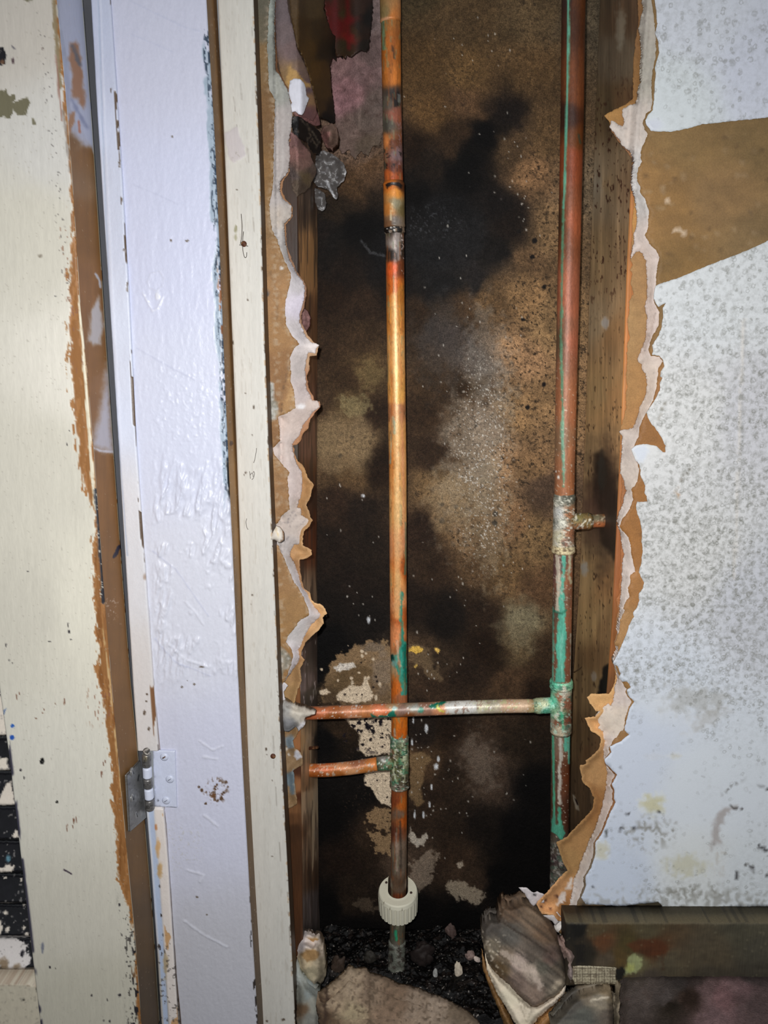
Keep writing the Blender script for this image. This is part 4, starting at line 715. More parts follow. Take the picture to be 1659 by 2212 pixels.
# ------------------------------------------------------------------ thick white jamb board
WL = [(236, 0), (248, 180), (262, 400), (276, 640), (293, 960), (310, 1200), (330, 1480), (345, 1640), (362, 1860), (378, 2100), (388, 2200)]
WR = [(445, 0), (463, 300), (476, 600), (488, 900), (500, 1150), (513, 1450), (526, 1700), (540, 1950), (556, 2200)]
def jamb_paint(p, side, t):
    p.c[:] = (214, 219, 240)
    p.cps([(330, 50, (212, 214, 232)), (350, 500, (214, 218, 240)), (380, 900, (218, 222, 240)), (400, 1300, (224, 226, 238)), (420, 1700, (216, 218, 236)), (460, 2150, (206, 206, 214))], 120, (20, 60))  # mild shading in the colour: palest around mid-height, darker at both ends
    # ridged brushwork and wrinkled old coats under the top coat
    p.h += .40 * (p.nz(7, 4, (1, 4)) - .5) + .36 * (p.nz(22, 3, (1, 5)) - .5) + .20 * (p.nz(5) - .5)
    wz = sm(p.v, 930, 1080) * sm(-p.v, -1520, -1400) * sm(p.u, 318, 350)
    a = p.u - .45 * (p.v - 1000)
    ridg = 1 - np.abs(2 * fbm(p.u / 13 + .25 * p.v / 30, p.v / 46 + p.u / 60, 3, 9) - 1)
    p.h += wz * 2.4 * (ridg ** 2.5 - .35) * sm(p.nz(60), .40, .56)
    p.h += .30 * sm(p.nz(9), .60, .68) * sm(-np.hypot((p.u - 390) / 90, (p.v - 880) / 130), -1.2, -.5)
    for l in ([(280, 2), (400, 60), (432, 68)], [(285, 75), (345, 100), (372, 112)], [(290, 400), (350, 425), (385, 442)], [(330, 1190), (380, 1230), (450, 1330)], [(335, 1380), (380, 1430), (455, 1460)], [(296, 752), (366, 792), (420, 820)]): p.line(l, 3, (200, 204, 226), 2, 12, 1.5, .5, h=.30)
    # knot and scrape marks
    p.line([(318, 610), (326, 590), (345, 586), (353, 600), (350, 618), (338, 628), (322, 622), (318, 608)], 2, (206, 208, 222), 1, 6, 1.2, .5, h=.5); p.line([(308, 632), (330, 672), (340, 668), (352, 640)], 4, (232, 234, 246), 2, 6, 1.5, .6, h=.9); p.blob(341, 640, 5, 10, (240, 242, 250), .4, 6, .4, .8, h=.8)
    for l in ([(430, 1600), (460, 1620), (480, 1612)], [(440, 1635), (470, 1640)], [(440, 1760), (470, 1785)], [(405, 1880), (440, 1890), (432, 1905)], [(400, 1990), (440, 2020), (490, 2045)], [(400, 1300), (420, 1320), (440, 1350)], [(360, 1385), (400, 1425), (450, 1440), (455, 1420)]): p.line(l, 4, (226, 228, 240), 3, 8, 2, .5, h=.8)
    # peck of holes where a fitting was pulled off
    hz = sm(-np.hypot((p.u - 466) / 32, (p.v - 1708) / 34), -1.05, -.55)
    p.h += hz * .9 * (p.nz(9) - .4); p.specks((104, 78, 56), 5, .585, .95, hz * sm(p.nz(14), .40, .52), (1, 1.2), h=-.5)
    p.blob(461, 1719, 7, 6, (112, 76, 48), .5, 5, .3, .95, h=-.6); p.dots([(436, 1707, 4, 5), (488, 1690, 4), (484, 1712, 4), (478, 1724, 5), (470, 1730, 4), (444, 1736, 3), (492, 1700, 3), (430, 1700, 3)], (98, 74, 54))
    p.specks((204, 202, 198), 3.4, .70, .6, sm(p.v, 1760, 1800) * sm(-p.v, -1900, -1850) * sm(-p.u, -450, -420), h=.2)
    p.dots([(393, 1484, 3), (420, 1478, 3), (426, 1938, 4, 3), (436, 1440, 6, 2), (369, 520, 3, 3), (372, 296, 2, 3), (404, 520, 5, 3), (447, 1976, 2), (405, 1470, 2)], (120, 108, 96))
    # right edge worn through old coats to wood
    er = (1 - t) * 240
    w = er + 16 * (p.nz(26, 4, (1, 2)) - .5)
    on = (side == 0) * sm(p.v, 20, 60) * sm(-p.v, -1130, -1030)
    p.mixin(on * sm(18 - w, 0, 4) * sm(p.nz(40, 3, (1, 2)), .34, .46), (170, 186, 202), h=-.2); p.mixin(on * sm(13 - w, 0, 3) * sm(p.nz(6, 4, (.7, 2)), .50, .56) * sm(p.nz(50), .36, .46), (62, 76, 94), h=-.15)
    p.mixin((side == 0) * sm(p.v, 540, 640) * sm(-p.v, -760, -700) * sm(7 - w, 0, 3) * sm(p.nz(8, 4, (.7, 2)), .5, .56), (150, 96, 60)); p.mixin((side == 0) * sm(p.v, 980, 1010) * sm(-p.v, -1090, -1060) * sm(6 - w, 0, 3), (30, 28, 28)); p.mixin((side == 0) * sm(p.v, 760, 800) * sm(-p.v, -890, -850) * sm(w - 4, 0, 2) * sm(14 - w, 0, 3) * sm(p.nz(8, 3, (.6, 5)), .46, .52), (58, 68, 86))
    p.mixin((side == 0) * sm(p.v, 1900, 1960) * sm(5 - w, 0, 2) * sm(p.nz(9, 3, (1, 2)), .5, .55), (60, 54, 50))
    # unpainted right side
    k = np.nonzero(side == 1)[0]; q = Paint(p.u[k], p.v[k])
    q.cps([(460, 50, (142, 98, 46)), (480, 500, (146, 100, 46)), (500, 900, (160, 112, 56)), (505, 1060, (182, 132, 72)), (520, 1400, (146, 104, 54)), (540, 1900, (128, 94, 56)), (552, 2200, (108, 82, 54))], 120, (4, 30)); q.grain(.12, 5, (.8, 20)); q.grain(.08, 24)
    q.c += (q.c.mean(1)[:, None] - q.c) * .15; q.dots([(500, 958, 4, 6)], (90, 56, 32)); q.specks((214, 204, 196), 3, .80, .6)
    p.c[k] = gain(q.c, 1.05); p.h[k] = 0
    # left edge: crack against the bead, with bare spots
    el = t * 240
    p.mixin((side == 0) * sm(6 - el, 0, 3) * sm(p.nz(16, 3, (1, 4)), .55, .585), (92, 70, 52), h=-.3)
    p.mixin((side == 0) * sm(p.v, 1085, 1110) * sm(4 - el, 0, 2) * sm(p.nz(40, 3), .36, .5), (110, 80, 58)); p.mixin((side == 0) * sm(p.v, 1750, 1770) * sm(4.5 - el, 0, 2), (92, 70, 56))
    p.r[:] = .36; p.r[k] = .6; p.c[:] = gain(p.c, .93)
S(board('trim_2', WL, WR, -.0400, .032, jamb_paint, MT['wpaint'], 2.2, bev=1.6))

# ------------------------------------------------------------------ the stop bead on the board's left edge, in two lengths
def bead_paint(p, side, t):
    p.c[:] = (204, 210, 228); p.cps([(215, 50, (196, 202, 222)), (240, 400, (206, 212, 230)), (265, 800, (212, 218, 234)), (290, 1200, (222, 222, 226)), (310, 1500, (220, 216, 214))], 100, (6, 40))
    p.line([(212, 0), (222, 300), (236, 640), (252, 900), (275, 1200)], 2.5, (176, 188, 208), .6, 20, 1.2, .9, h=-.3); p.line([(217, 0), (228, 300), (243, 640), (262, 960)], 3, (222, 226, 240), .8, 20, 1.4, .6, h=.3)
    p.h += .35 * (p.nz(12, 4, (1, 4)) - .5); p.mixin((side == 0) * sm(t, .84, .9) * sm(p.nz(14, 3, (1, 5)), .60, .63), (94, 76, 60), h=-.5)
    p.mixin((side == 0) * sm(p.v, 1180, 1300) * sm(t, .80, .86) * sm(p.nz(24, 3, (1, 4)), .50, .56), (130, 92, 62)); p.dots([(318, 1500, 3), (312, 1540, 3, 6), (322, 1575, 3, 5), (240, 195, 2, 6), (255, 300, 2, 7), (258, 345, 2, 24), (262, 432, 2, 12), (267, 540, 2, 4), (274, 615, 2, 6), (316, 1515, 2)], (100, 84, 70))
    k = np.nonzero(side == -1)[0]; p.c[k] = (186, 196, 212); p.r[:] = .42; p.c[:] = gain(p.c, 1.0)
S(board('trim_3', [(196, 0), (210, 250), (226, 500), (245, 800), (260, 1040), (276, 1300), (287, 1480), (297, 1620)], [(238, 0), (250, 180), (264, 400), (278, 640), (294, 960), (311, 1200), (331, 1480), (342, 1622)], -.0425, .03, bead_paint, MT['wpaint'], 2.2, v0=-70, v1=1622))
def bead2_paint(p, side, t):
    p.c[:] = (200, 204, 210); p.cps([(320, 1800, (196, 206, 220)), (345, 1800, (214, 208, 204)), (335, 1950, (190, 200, 220)), (360, 1950, (206, 202, 200)), (350, 2150, (180, 178, 172)), (372, 2150, (178, 170, 164))], 30, (5, 20))
    p.mixin((side == 0) * sm(t, .10, .18) * sm(-t, -.46, -.40), (176, 190, 214), h=-.2); p.mixin((side == 0) * sm(t, .46, .52), (220, 212, 206), h=.3)
    p.mixin((side == 0) * sm(p.nz(18, 4, (1, 3)), .60, .64) * sm(t, .5, .6), (196, 156, 112), h=-.2); p.blob(341, 1830, 5, 18, (206, 166, 116), .6, 8, .4, .9); p.blob(345, 1878, 6, 16, (190, 156, 108), .6, 8, .4, .9); p.blob(337, 1786, 3, 7, (190, 130, 84), .5, 6, .4, .9); p.blob(358, 2085, 6, 26, (176, 156, 120), .8, 10, .4, .8)
    p.dots([(346, 2048, 2, 6), (349, 2060, 2, 6), (345, 1915, 2, 4), (348, 1978, 2, 4), (352, 2020, 2, 4), (343, 2044, 2, 5)], (60, 54, 52)); p.specks((80, 74, 70), 6, .70, .7, sm(p.v, 2000, 2060)); p.h += .4 * (p.nz(10, 4, (1, 3)) - .5); p.r[:] = .45; p.c[:] = gain(p.c, 1.15)
S(board('trim_4', [(315, 1742), (325, 1860), (338, 2040), (348, 2205)], [(352, 1742), (362, 1860), (372, 2020), (384, 2205)], -.0425, .03, bead2_paint, MT['wpaint'], 2.2, v0=1748, v1=2285))
def grey_strip(p, side, t): p.c[:] = (86, 87, 92); p.grain(.05, 20, (1, 3)); p.r[:] = .5
S(board('trim_5', [(150, 0), (215, 1000), (262, 1700), (300, 2250)], [(222, 0), (275, 1000), (318, 1700), (345, 2250)], -.030, .01, grey_strip, MT['paint'], 5))

# ------------------------------------------------------------------ the door standing open at the left
DE_R = [(179, 0), (200, 270), (212, 450), (230, 740), (248, 1000), (262, 1200), (283, 1470), (298, 1620), (316, 1800), (331, 1980), (345, 2200)]
DE_L = [(121, 0), (140, 200), (155, 400), (170, 640), (186, 800), (200, 960), (220, 1240), (238, 1460), (258, 1680), (274, 1860), (290, 2020), (303, 2200)]
door = empty('door_1', (-.27, -.06, 0.0), kind='structure')
def edge_paint(p, side, t):
    p.cps([(160, 20, (168, 174, 192)), (150, 120, (172, 178, 200)), (150, 200, (172, 176, 200)), (175, 150, (176, 182, 204)), (160, 260, (184, 186, 204)), (185, 290, (190, 192, 212)), (150, 310, (140, 96, 48)), (185, 330, (140, 94, 44)), (180, 500, (142, 94, 42)), (200, 640, (150, 100, 52)), (200, 800, (152, 100, 46)), (222, 820, (158, 108, 62)), (225, 1050, (152, 100, 46)), (240, 1250, (150, 100, 48)), (255, 1420, (142, 96, 46)), (275, 1560, (138, 94, 46)), (280, 1700, (138, 96, 48)), (300, 1850, (124, 88, 46)), (315, 2000, (106, 78, 44)), (325, 2180, (90, 68, 42))], 34, (10, 22))
    p.c += (p.c.mean(1)[:, None] - p.c) * .14; p.grain(.07, 8, (.8, 16)); p.grain(.06, 30)
    # white and lilac paint left at the top, a fan-shaped wipe lower down
    p.poly([(124, -70), (182, -70), (203, 330), (190, 300), (170, 270), (152, 230), (148, 130), (130, 60)], (188, 192, 212), 5, 14, 3, .9, st=(.7, 2)); p.poly([(152, 96), (164, 84), (172, 100), (176, 150), (184, 200), (180, 235), (170, 215), (156, 210), (156, 160), (148, 130)], (166, 118, 84), 6, 12, 5, .92); p.poly([(150, 246), (162, 240), (160, 262), (152, 290), (146, 280)], (170, 122, 84), 3, 8, 3, .9)
    p.line([(156, 100), (164, 118), (172, 140)], 8, (88, 98, 114), 4, 8, 4, .7); p.line([(155, 215), (168, 240), (180, 262), (188, 275)], 6, (122, 128, 160), 4, 8, 4, .6); p.line([(170, 262), (172, 285)], 5, (184, 120, 96), 2, 7, 2, .9)
    p.poly([(236, 780), (240, 880), (246, 976), (216, 972), (198, 962), (206, 930), (222, 860), (230, 800)], (206, 204, 216), 5, 9, 12, .9); p.line([(199, 966), (216, 974), (244, 976)], 4, (220, 216, 224), 2, 8, 2, .9)
    p.poly([(196, 670), (214, 640), (222, 700), (216, 742), (200, 748), (190, 736)], (204, 202, 208), 7, 11, 6, .85, st=(.7, 1.6)); p.line([(206, 592), (214, 604), (217, 620)], 4, (200, 202, 214), 2, 7, 2, .9)
    p.line([(246, 1202), (252, 1194), (258, 1180), (262, 1184)], 7, (38, 36, 58), 2, 6, 1.2, .95); p.specks((206, 180, 160), 4, .68, .7, sm(-np.hypot((p.u - 242) / 20, (p.v - 1310) / 40), -1.1, -.4))
    fr = t
    p.mixin(sm(fr, .955, .98) * sm(p.nz(30), .3, .4), (206, 204, 184)); p.mixin(sm(.05 - fr, 0, .03) * sm(p.nz(12, 3, (1, 4)), .42, .5), (212, 206, 188))
    p.specks((216, 200, 180), 2.6, .84, .4); p.r[:] = .6; p.c[:] = gain(p.c, .98); p.h[:] = 0
def face_d(p, side, t):
    p.cps([(40, 60, (196, 192, 182)), (60, 500, (206, 204, 190)), (100, 1000, (206, 204, 190)), (60, 1300, (204, 202, 188)), (180, 1300, (220, 218, 202)), (120, 1700, (214, 213, 200)), (160, 2000, (206, 204, 190)), (180, 2150, (196, 194, 178)), (130, 300, (206, 206, 200)), (185, 800, (222, 220, 208))], 90, (20, 60))  # shading-like tone in the colour, mildly darker at top and bottom
    p.c *= np.array([1.0, .988, .985]); p.grain(.025, 5, (1, 12)); p.h += .12 * (p.nz(6, 3, (1, 14)) - .5)
    e = (1 - t) * 300 * .82                                   # distance from the worn right edge
    w = e + 10 * (p.nz(10, 4, (.8, 3)) - .5) * 2
    lo = sm(p.v, 500, 640) * sm(-p.v, -1080, -1040)
    lo2 = sm(p.v, 1130, 1150) * sm(-p.v, -1930, -1880)
    wid = np.interp(p.v, [0, 300, 520, 600, 700, 800, 900, 1000, 1060, 1120, 1200, 1300, 1400, 1460, 1540, 1640, 1800, 1900, 1960, 2212], [3, 3, 4, 14, 22, 30, 30, 28, 22, 6, 14, 20, 20, 26, 18, 16, 17, 22, 4, 4])
    p.mixin((side == 0) * sm(wid - w, -1.5, 1.5), (146, 100, 56), h=-.35)
    p.mixin((side == 0) * sm(wid * 1.35 - w, -1, 1) * sm(p.nz(8, 4, (.6, 3.4)), .56, .60), (160, 112, 66), h=-.2)
    p.line([(172, 640), (180, 760), (190, 900), (197, 1010), (206, 1100)], 6, (224, 218, 196), 4, 10, 1.5, .95, h=.2, st=(.7, 3)); p.line([(213, 1300), (230, 1420), (246, 1560), (262, 1720)], 3, (206, 178, 130), 2.5, 8, 1.2, .8, st=(.7, 3)); p.mixin((side == 0) * lo2 * sm(wid - w, 0, 3) * sm(p.nz(6, 3, (.7, 14)), .5, .58), (132, 86, 44))
    p.line([(206, 1060), (212, 1120), (216, 1180), (220, 1240), (222, 1300)], 9, (34, 38, 48), 3, 10, 1.5, .95, h=-.3, st=(.7, 2)); p.specks((196, 192, 180), 4, .68, .9, sm(-segdist(p.u, p.v, [(206, 1060), (222, 1300)]), -7, -4), (.7, 2))
    p.line([(116, 0), (120, 60), (126, 130), (130, 190)], 7, (134, 118, 88), 4, 9, 1.5, .9, st=(.7, 2)); p.line([(120, 120), (128, 200), (134, 260)], 3, (150, 110, 96), 2.5, 9, 1.5, .8, st=(.7, 3)); p.line([(137, 240), (146, 320), (150, 370)], 5, (130, 120, 112), 4, 8, 1.5, .7, st=(.7, 3))
    p.specks((138, 96, 74), 5, .70, .85, sm(-np.abs(p.u - (140 + (p.v - 500) * .1)), -16, -6) * sm(p.v, 420, 520) * sm(-p.v, -860, -760), (.7, 2.5)); p.specks((90, 84, 82), 4, .75, .7, sm(-np.abs(p.u - (132 + (p.v - 500) * .09)), -14, -5) * sm(-p.v, -760, -660), (.8, 1.5))
    p.specks((140, 96, 72), 6, .66, .85, sm(p.v, 1470, 1500) * sm(-p.v, -1580, -1540) * sm(p.u, 180, 200), (.5, 4)); p.specks((60, 56, 54), 5, .68, .8, sm(p.v, 1920, 1990) * sm(40 - e, 0, 16), (.8, 2)); p.mixin((side == 0) * sm(p.v, 2000, 2030) * sm(12 - w, -1, 1) * sm(w - 4, -1, 1) * sm(p.nz(16, 3, (1, 3)), .5, .56), (104, 76, 50)); p.mixin((side == 0) * sm(p.v, 2000, 2020) * sm(12 - w, -1, 1) * sm(p.nz(9, 3, (1, 2)), .60, .64), (40, 38, 42))
    # chipped patches on the face
    GG = (112, 107, 84)
    p.poly([(-5, 196), (6, 195), (12, 190), (14, 200), (22, 206), (26, 200), (34, 206), (34, 216), (28, 220), (40, 216), (52, 212), (62, 212), (66, 222), (58, 236), (56, 248), (46, 250), (34, 246), (28, 236), (26, 246), (20, 256), (8, 252), (-5, 254)], GG, 4, 6, 1, 1, h=-.3); p.poly([(68, 256), (72, 254), (76, 262), (77, 268), (70, 270)], GG, 2, 5, 1, .9, h=-.2); p.blob(60, -2, 10, 5, GG, .5, 5, .3, 1)
    p.poly([(-4, 103), (8, 101), (10, 110), (13, 118), (11, 138), (2, 141), (-4, 136)], (22, 21, 26), 2, 5, 1.2, 1, h=-.3); p.blob(5, 134, 5, 5, (120, 84, 58), .5, 5, .4, .8); p.poly([(24, 98), (34, 104), (36, 107), (28, 104)], (90, 88, 96), 1.5, 5, 1.2, .9); p.blob(28, 131, 3, 6, (84, 66, 70), .5, 5, .3, .95); p.blob(92, 104, 2.5, 3, (110, 96, 90), .5, 5, .3, .9); p.blob(86, 553, 4, 4, (120, 110, 96), .7, 5, .5, .8)
    p.blob(90, 1644, 5, 7, (10, 10, 10), .4, 5, .2, 1, h=-.6); p.blob(123, 1732, 3, 3.5, (30, 28, 26), .5, 4, .3, 1); p.line([(138, 1879), (148, 1884), (154, 1888)], 3.5, (66, 54, 66), .8, 5, 1, .95); p.blob(27, 1568, 4, 4, (40, 92, 176), .4, 5, .3, 1); p.blob(26, 1593, 5, 6, (36, 84, 172), .4, 5, .3, 1); p.poly([(7, 1534), (14, 1530), (10, 1542), (7, 1544)], (70, 100, 150), 1.5, 5, 1, .9)
    p.dots([(139, 1515, 2, 10), (36, 1505, 2, 7), (42, 1498, 2, 4), (120, 1520, 2), (96, 1533, 2, 3), (78, 1552, 2), (92, 1540, 2), (159, 1773, 2, 9), (165, 1771, 2, 8), (145, 1790, 1.5, 10), (158, 1785, 1.5, 5), (223, 1650, 2, 4), (219, 1672, 2, 9), (227, 1645, 2, 4)], (124, 86, 66)); p.dots([(147, 1350, 2, 7), (149, 1364, 3, 4), (153, 1382, 2), (107, 1386, 3, 2), (13, 1394, 2, 4), (27, 1432, 2), (20, 1426, 2), (45, 1663, 3), (52, 1680, 2, 4), (22, 1662, 3, 2), (258, 1955, 2, 4), (263, 2020, 2, 3), (258, 2150, 5, 4), (198, 2150, 2, 3), (232, 2160, 2, 4), (286, 2190, 3, 2), (120, 2092, 1.5), (108, 2090, 3), (274, 2078, 2), (60, 1234, 2), (150, 930, 2), (120, 640, 2), (145, 960, 2, 3), (237, 2206, 2, 4), (224, 2205, 2, 3), (288, 2212, 4)], (58, 54, 58)); p.blob(92, 2048, 3, 11, (112, 116, 132), .4, 6, .4, .85); p.specks((170, 164, 152), 4, .80, .5)
    p.mixin((side == 0) * sm(.035 - t, 0, .015) * sm(p.nz(22, 3, (1, 3)), .48, .56), (64, 62, 76))
    k = np.nonzero(side == -1)[0]; p.c[k] = (70, 66, 66); p.r[:] = .5; p.c[:] = gain(p.c, 1.02)
    k = np.nonzero(side == 1)[0]; q = Paint(p.u[k], p.v[k]); edge_paint(q, None, t[k]); p.c[k] = q.c; p.r[k] = q.r; p.h[k] = 0
stile = board('stile', [(-178, 0), (-80, 880), (0, 1500), (20, 1640), (42, 1830), (62, 2000), (84, 2190)], DE_L, -.0800, .039, face_d, MT['paint'], 2.4, bev=1.0, parent=door, Rb=(DE_R, -.041))
# louvre slats: black paint flaking to cream
def slat_paint(k):
    def f(p):
        p.fill((20, 20, 24)); p.grain(.25, 8); CRM = (214, 204, 190)
        if k == 0: p.poly([(-80, 1500), (10, 1500), (14, 1588), (-80, 1588)], CRM, 3, 8, 1.5, 1, h=.2)
        if k == 1: p.poly([(-80, 1637), (14, 1639), (22, 1664), (-80, 1664)], CRM, 4, 8, 1.5, 1, h=.2); p.blob(24, 1652, 5, 10, (34, 30, 44), .5, 5, .3)
        if k == 2: p.poly([(-80, 1736), (0, 1720), (14, 1695), (24, 1690), (32, 1738), (10, 1742)], CRM, 5, 7, 1.5, 1, h=.2)
        if k == 3: p.poly([(26, 1806), (34, 1792), (42, 1806), (34, 1812)], CRM, 4, 5, 1.2)
        if k == 4: p.poly([(-80, 1870), (10, 1874), (20, 1866), (30, 1872), (28, 1884), (-80, 1886)], CRM, 6, 6, 1.5); p.blob(17, 1854, 5, 7, (110, 160, 176), .6, 5, .4, .8)
        if k == 5: p.dots([(46, 1900, 3, 4), (12, 1896, 4, 2)], CRM)
        if k == 6: p.poly([(-80, 1975), (2, 1990), (6, 2018), (-80, 2024)], CRM, 6, 7, 1.5); p.dots([(12, 1972, 6, 5), (16, 2008, 5, 7), (52, 1950, 4, 6), (52, 2005, 4, 5), (58, 2018, 6, 5)], CRM)
        if k == 7: p.poly([(-80, 2020), (40, 2026), (62, 2040), (60, 2056), (72, 2072), (58, 2090), (40, 2096), (10, 2092), (-80, 2100)], (214, 208, 204), 9, 8, 1.5); p.blob(8, 2084, 10, 14, (120, 98, 70), .6, 8, .4, .8); p.blob(36, 2088, 8, 8, (120, 98, 70), .6, 8, .4, .7); p.blob(48, 2060, 4, 8, (30, 28, 34), .6, 5, .3)
        if k == 8: p.poly([(-80, 2090), (20, 2096), (42, 2098), (36, 2112), (24, 2124), (-80, 2126)], (200, 192, 180), 5, 6, 1.5)
        p.specks((150, 146, 142), 5, .74, .7); p.r[:] = .35; p.h += .3 * (p.nz(8) - .5); p.c[:] = gain(p.c, 1.05)
    return f
rows = [(1500, 1590), (1590, 1665), (1665, 1741), (1741, 1815), (1815, 1886), (1886, 1952), (1952, 2024), (2024, 2094), (2094, 2138)]
for k, (a, b) in enumerate(rows):
    r = 10 + 64 * (b - 1588) / 540
    o = slab('louvre_slat', [(-110, a - 2), (r + 22, a + 1), (r + 30, b), (-110, b - 1)], lambda u, v, d, a=a, b=b: -.060 - .014 * (v - a) / (b - a) + .004 * sm(5 - d, 0, 5), .006, slat_paint(k), MT['paint'], door, grid=3, jit=.8, js=9, seed=60 + k)
def rail_paint(p):
    p.fill((200, 192, 172)); p.grain(.04, 6); p.specks((150, 144, 130), 4, .72, .5); p.dots([(84, 2136, 6, 8), (88, 2160, 3, 7), (50, 2160, 3)], (26, 24, 24)); p.line([(-80, 2126), (50, 2127), (82, 2131)], 3, (150, 128, 110), 1.5, 7, 1.2, .8); p.r[:] = .5; p.c[:] = gain(p.c, 1.05)
slab('bottom_rail', [(-140, 2126), (30, 2125), (60, 2126), (82, 2130), (88, 2180), (95, 2232), (-140, 2232)], -.0790, .034, rail_paint, MT['paint'], door, grid=4, jit=.8, seed=71)

# ------------------------------------------------------------------ butt hinge
hc = P(318, 1680, -.044)
hinge = empty('butt_hinge', tuple(hc), 'butt hinge, bare zinc leaf on the door edge and painted leaf on the white board', 'hinge')
def zinc(p): p.fill((118, 118, 116)); p.grain(.10, 12); p.specks((80, 78, 76), 5, .70, .5); p.specks((160, 160, 158), 6, .72, .5); p.r[:] = .45; p.c[:] = gain(p.c, 1.25)
def wht(p): p.fill((214, 220, 240)); p.grain(.03, 8); p.dots([(341, 1730, 3, 2), (350, 1738, 1.5)], (96, 100, 112)); p.r[:] = .35; p.c[:] = gain(p.c, .95)
def dleaf(Y0):
    A = [(300, 1643, -.0425), (271, 1675, -.0745), (278, 1796, -.0745), (304, 1778, -.050), (313, 1766, -.0425)]
    q = np.array([P(*a) for a in A])
    n = np.cross(q[1] - q[0], q[2] - q[0]); n /= np.linalg.norm(n); n = n if n[0] > 0 else -n
    # dense leaf so its face can carry dirt
    T = np.linspace(0, 1, 30); Z = np.linspace(0, 1, 60)
    up = q[0][None] * (1 - T[:, None]) + q[1][None] * T[:, None]; dn = q[4][None] * (1 - T[:, None]) + q[2][None] * T[:, None]
    pos = (up[None] * (1 - Z[:, None, None]) + dn[None] * Z[:, None, None]).reshape(-1, 3) + n * .0012
    N = len(pos); bk = pos - n * .0016
    allp = np.vstack([pos, bk]); u, v = UV(allp); p = Paint(u, v); zinc(p); p.line([(300, 1674), (298, 1686)], 3, (40, 40, 42), .6, 4, 1)
    i = np.arange(59)[:, None] * 30; j = np.arange(29)[None, :]
    f = np.stack([i + j, i + j + 1, i + 31 + j, i + 30 + j], -1).reshape(-1, 4); ff = f.tolist() + (f[:, ::-1] + N).tolist()
    rim = list(range(30)) + [k * 30 + 29 for k in range(1, 60)] + [59 * 30 + k for k in range(28, -1, -1)] + [k * 30 for k in range(58, 0, -1)]
    for k in range(len(rim)): c, d = rim[k], rim[(k + 1) % len(rim)]; ff.append([c, d, d + N, c + N])
    o = mesh('leaf', allp, ff, MT['steel'], hinge, p); o['label'] = 'bare zinc door leaf'
    def plane(u, v):
        ray = W @ np.array([u - CX, v - CY, F]); t = ((q[0] + n * .0014 - CAM) @ n) / (ray @ n); return CAM + ray * t
    for (u, v) in ((285, 1667), (285, 1723), (293, 1760)):
        c = plane(u, v)
        s = tube('screw_head', [c - n * .001, c + n * .0006, c + n * .0010], [.0034, .0034, .0024], lambda p: (p.fill((150, 150, 148)), p.r.__setitem__(slice(None), .3)), MT['steel'], hinge, 20, 1)
        w = tube('slot', [c + n * .0009 + np.array([0, .0009, -.0022]), c + n * .0009 + np.array([0, -.0009, .0022])], .00035, lambda p: p.fill((44, 43, 42)), MT['steel'], s, 8, 2)
dleaf(0)
o = slab('leaf', [(330, 1621), (378, 1622), (382, 1745), (334, 1742)], -.0414, .0016, wht, MT['wpaint'], hinge, grid=4, jit=.4, seed=81); o['label'] = 'white painted jamb leaf'
def wsc(p): p.fill((206, 212, 230)); p.r[:] = .35
for (u, v, bare) in ((355, 1635, 1), (367, 1683, 0), (359, 1729, 0)):
    c = P(u, v, -.0414)
    s = tube('screw_head', [c + np.array([0, .0006, 0]), c - np.array([0, .0004, 0]), c - np.array([0, .0009, 0])], [.0034, .0034, .0022], wsc, MT['wpaint'], hinge, 20, 1)
    tube('slot', [c + np.array([-.0012, -.0009, -.0008]), c + np.array([.0012, -.0009, .0008])], .0005 if bare else .0003, lambda p, b=bare: p.fill((92, 62, 40) if b else (120, 122, 136)), MT['wpaint'], s, 8, 2)
KN = [((317, 1628), (317, 1656), 0), ((318, 1657), (319, 1680), 1), ((319, 1681), (321, 1702), 0), ((321, 1703), (323, 1726), 1), ((323, 1727), (324, 1749), 0)]
def kgrey(p): p.fill((122, 120, 118)); p.grain(.2, 6); p.blob(314, 1640, 3, 6, (190, 176, 140), .4, 4, .4, .8); p.specks((60, 58, 56), 5, .66, .6); p.r[:] = .35; p.c[:] = gain(p.c, 1.1)
def kwhite(p): p.fill((222, 228, 246)); p.grain(.03, 6); p.r[:] = .35; p.c[:] = gain(p.c, .95)
for a, b, w in KN:
    A, B = P(a[0], a[1], -.0465), P(b[0], b[1], -.0465); B[0] = A[0] + (B[0] - A[0])
    o = tube('knuckle', [A, A + (B - A) * .04, A + (B - A) * .96, B], [.0030, .0036, .0036, .0030], kwhite if w else kgrey, MT['wpaint'] if w else MT['steel'], hinge, 24, 1.2)
    o['label'] = 'white painted knuckle' if w else 'bare grey knuckle'
A = P(316, 1619, -.0465); B = P(317, 1630, -.0465)
tube('pin', [A + np.array([-.0004, 0, .0006]), A, B], [.0018, .0028, .0024], lambda p: (p.fill((74, 70, 66)), p.specks((190, 184, 176), 4, .6)), MT['crust'], hinge, 20, 1.2)

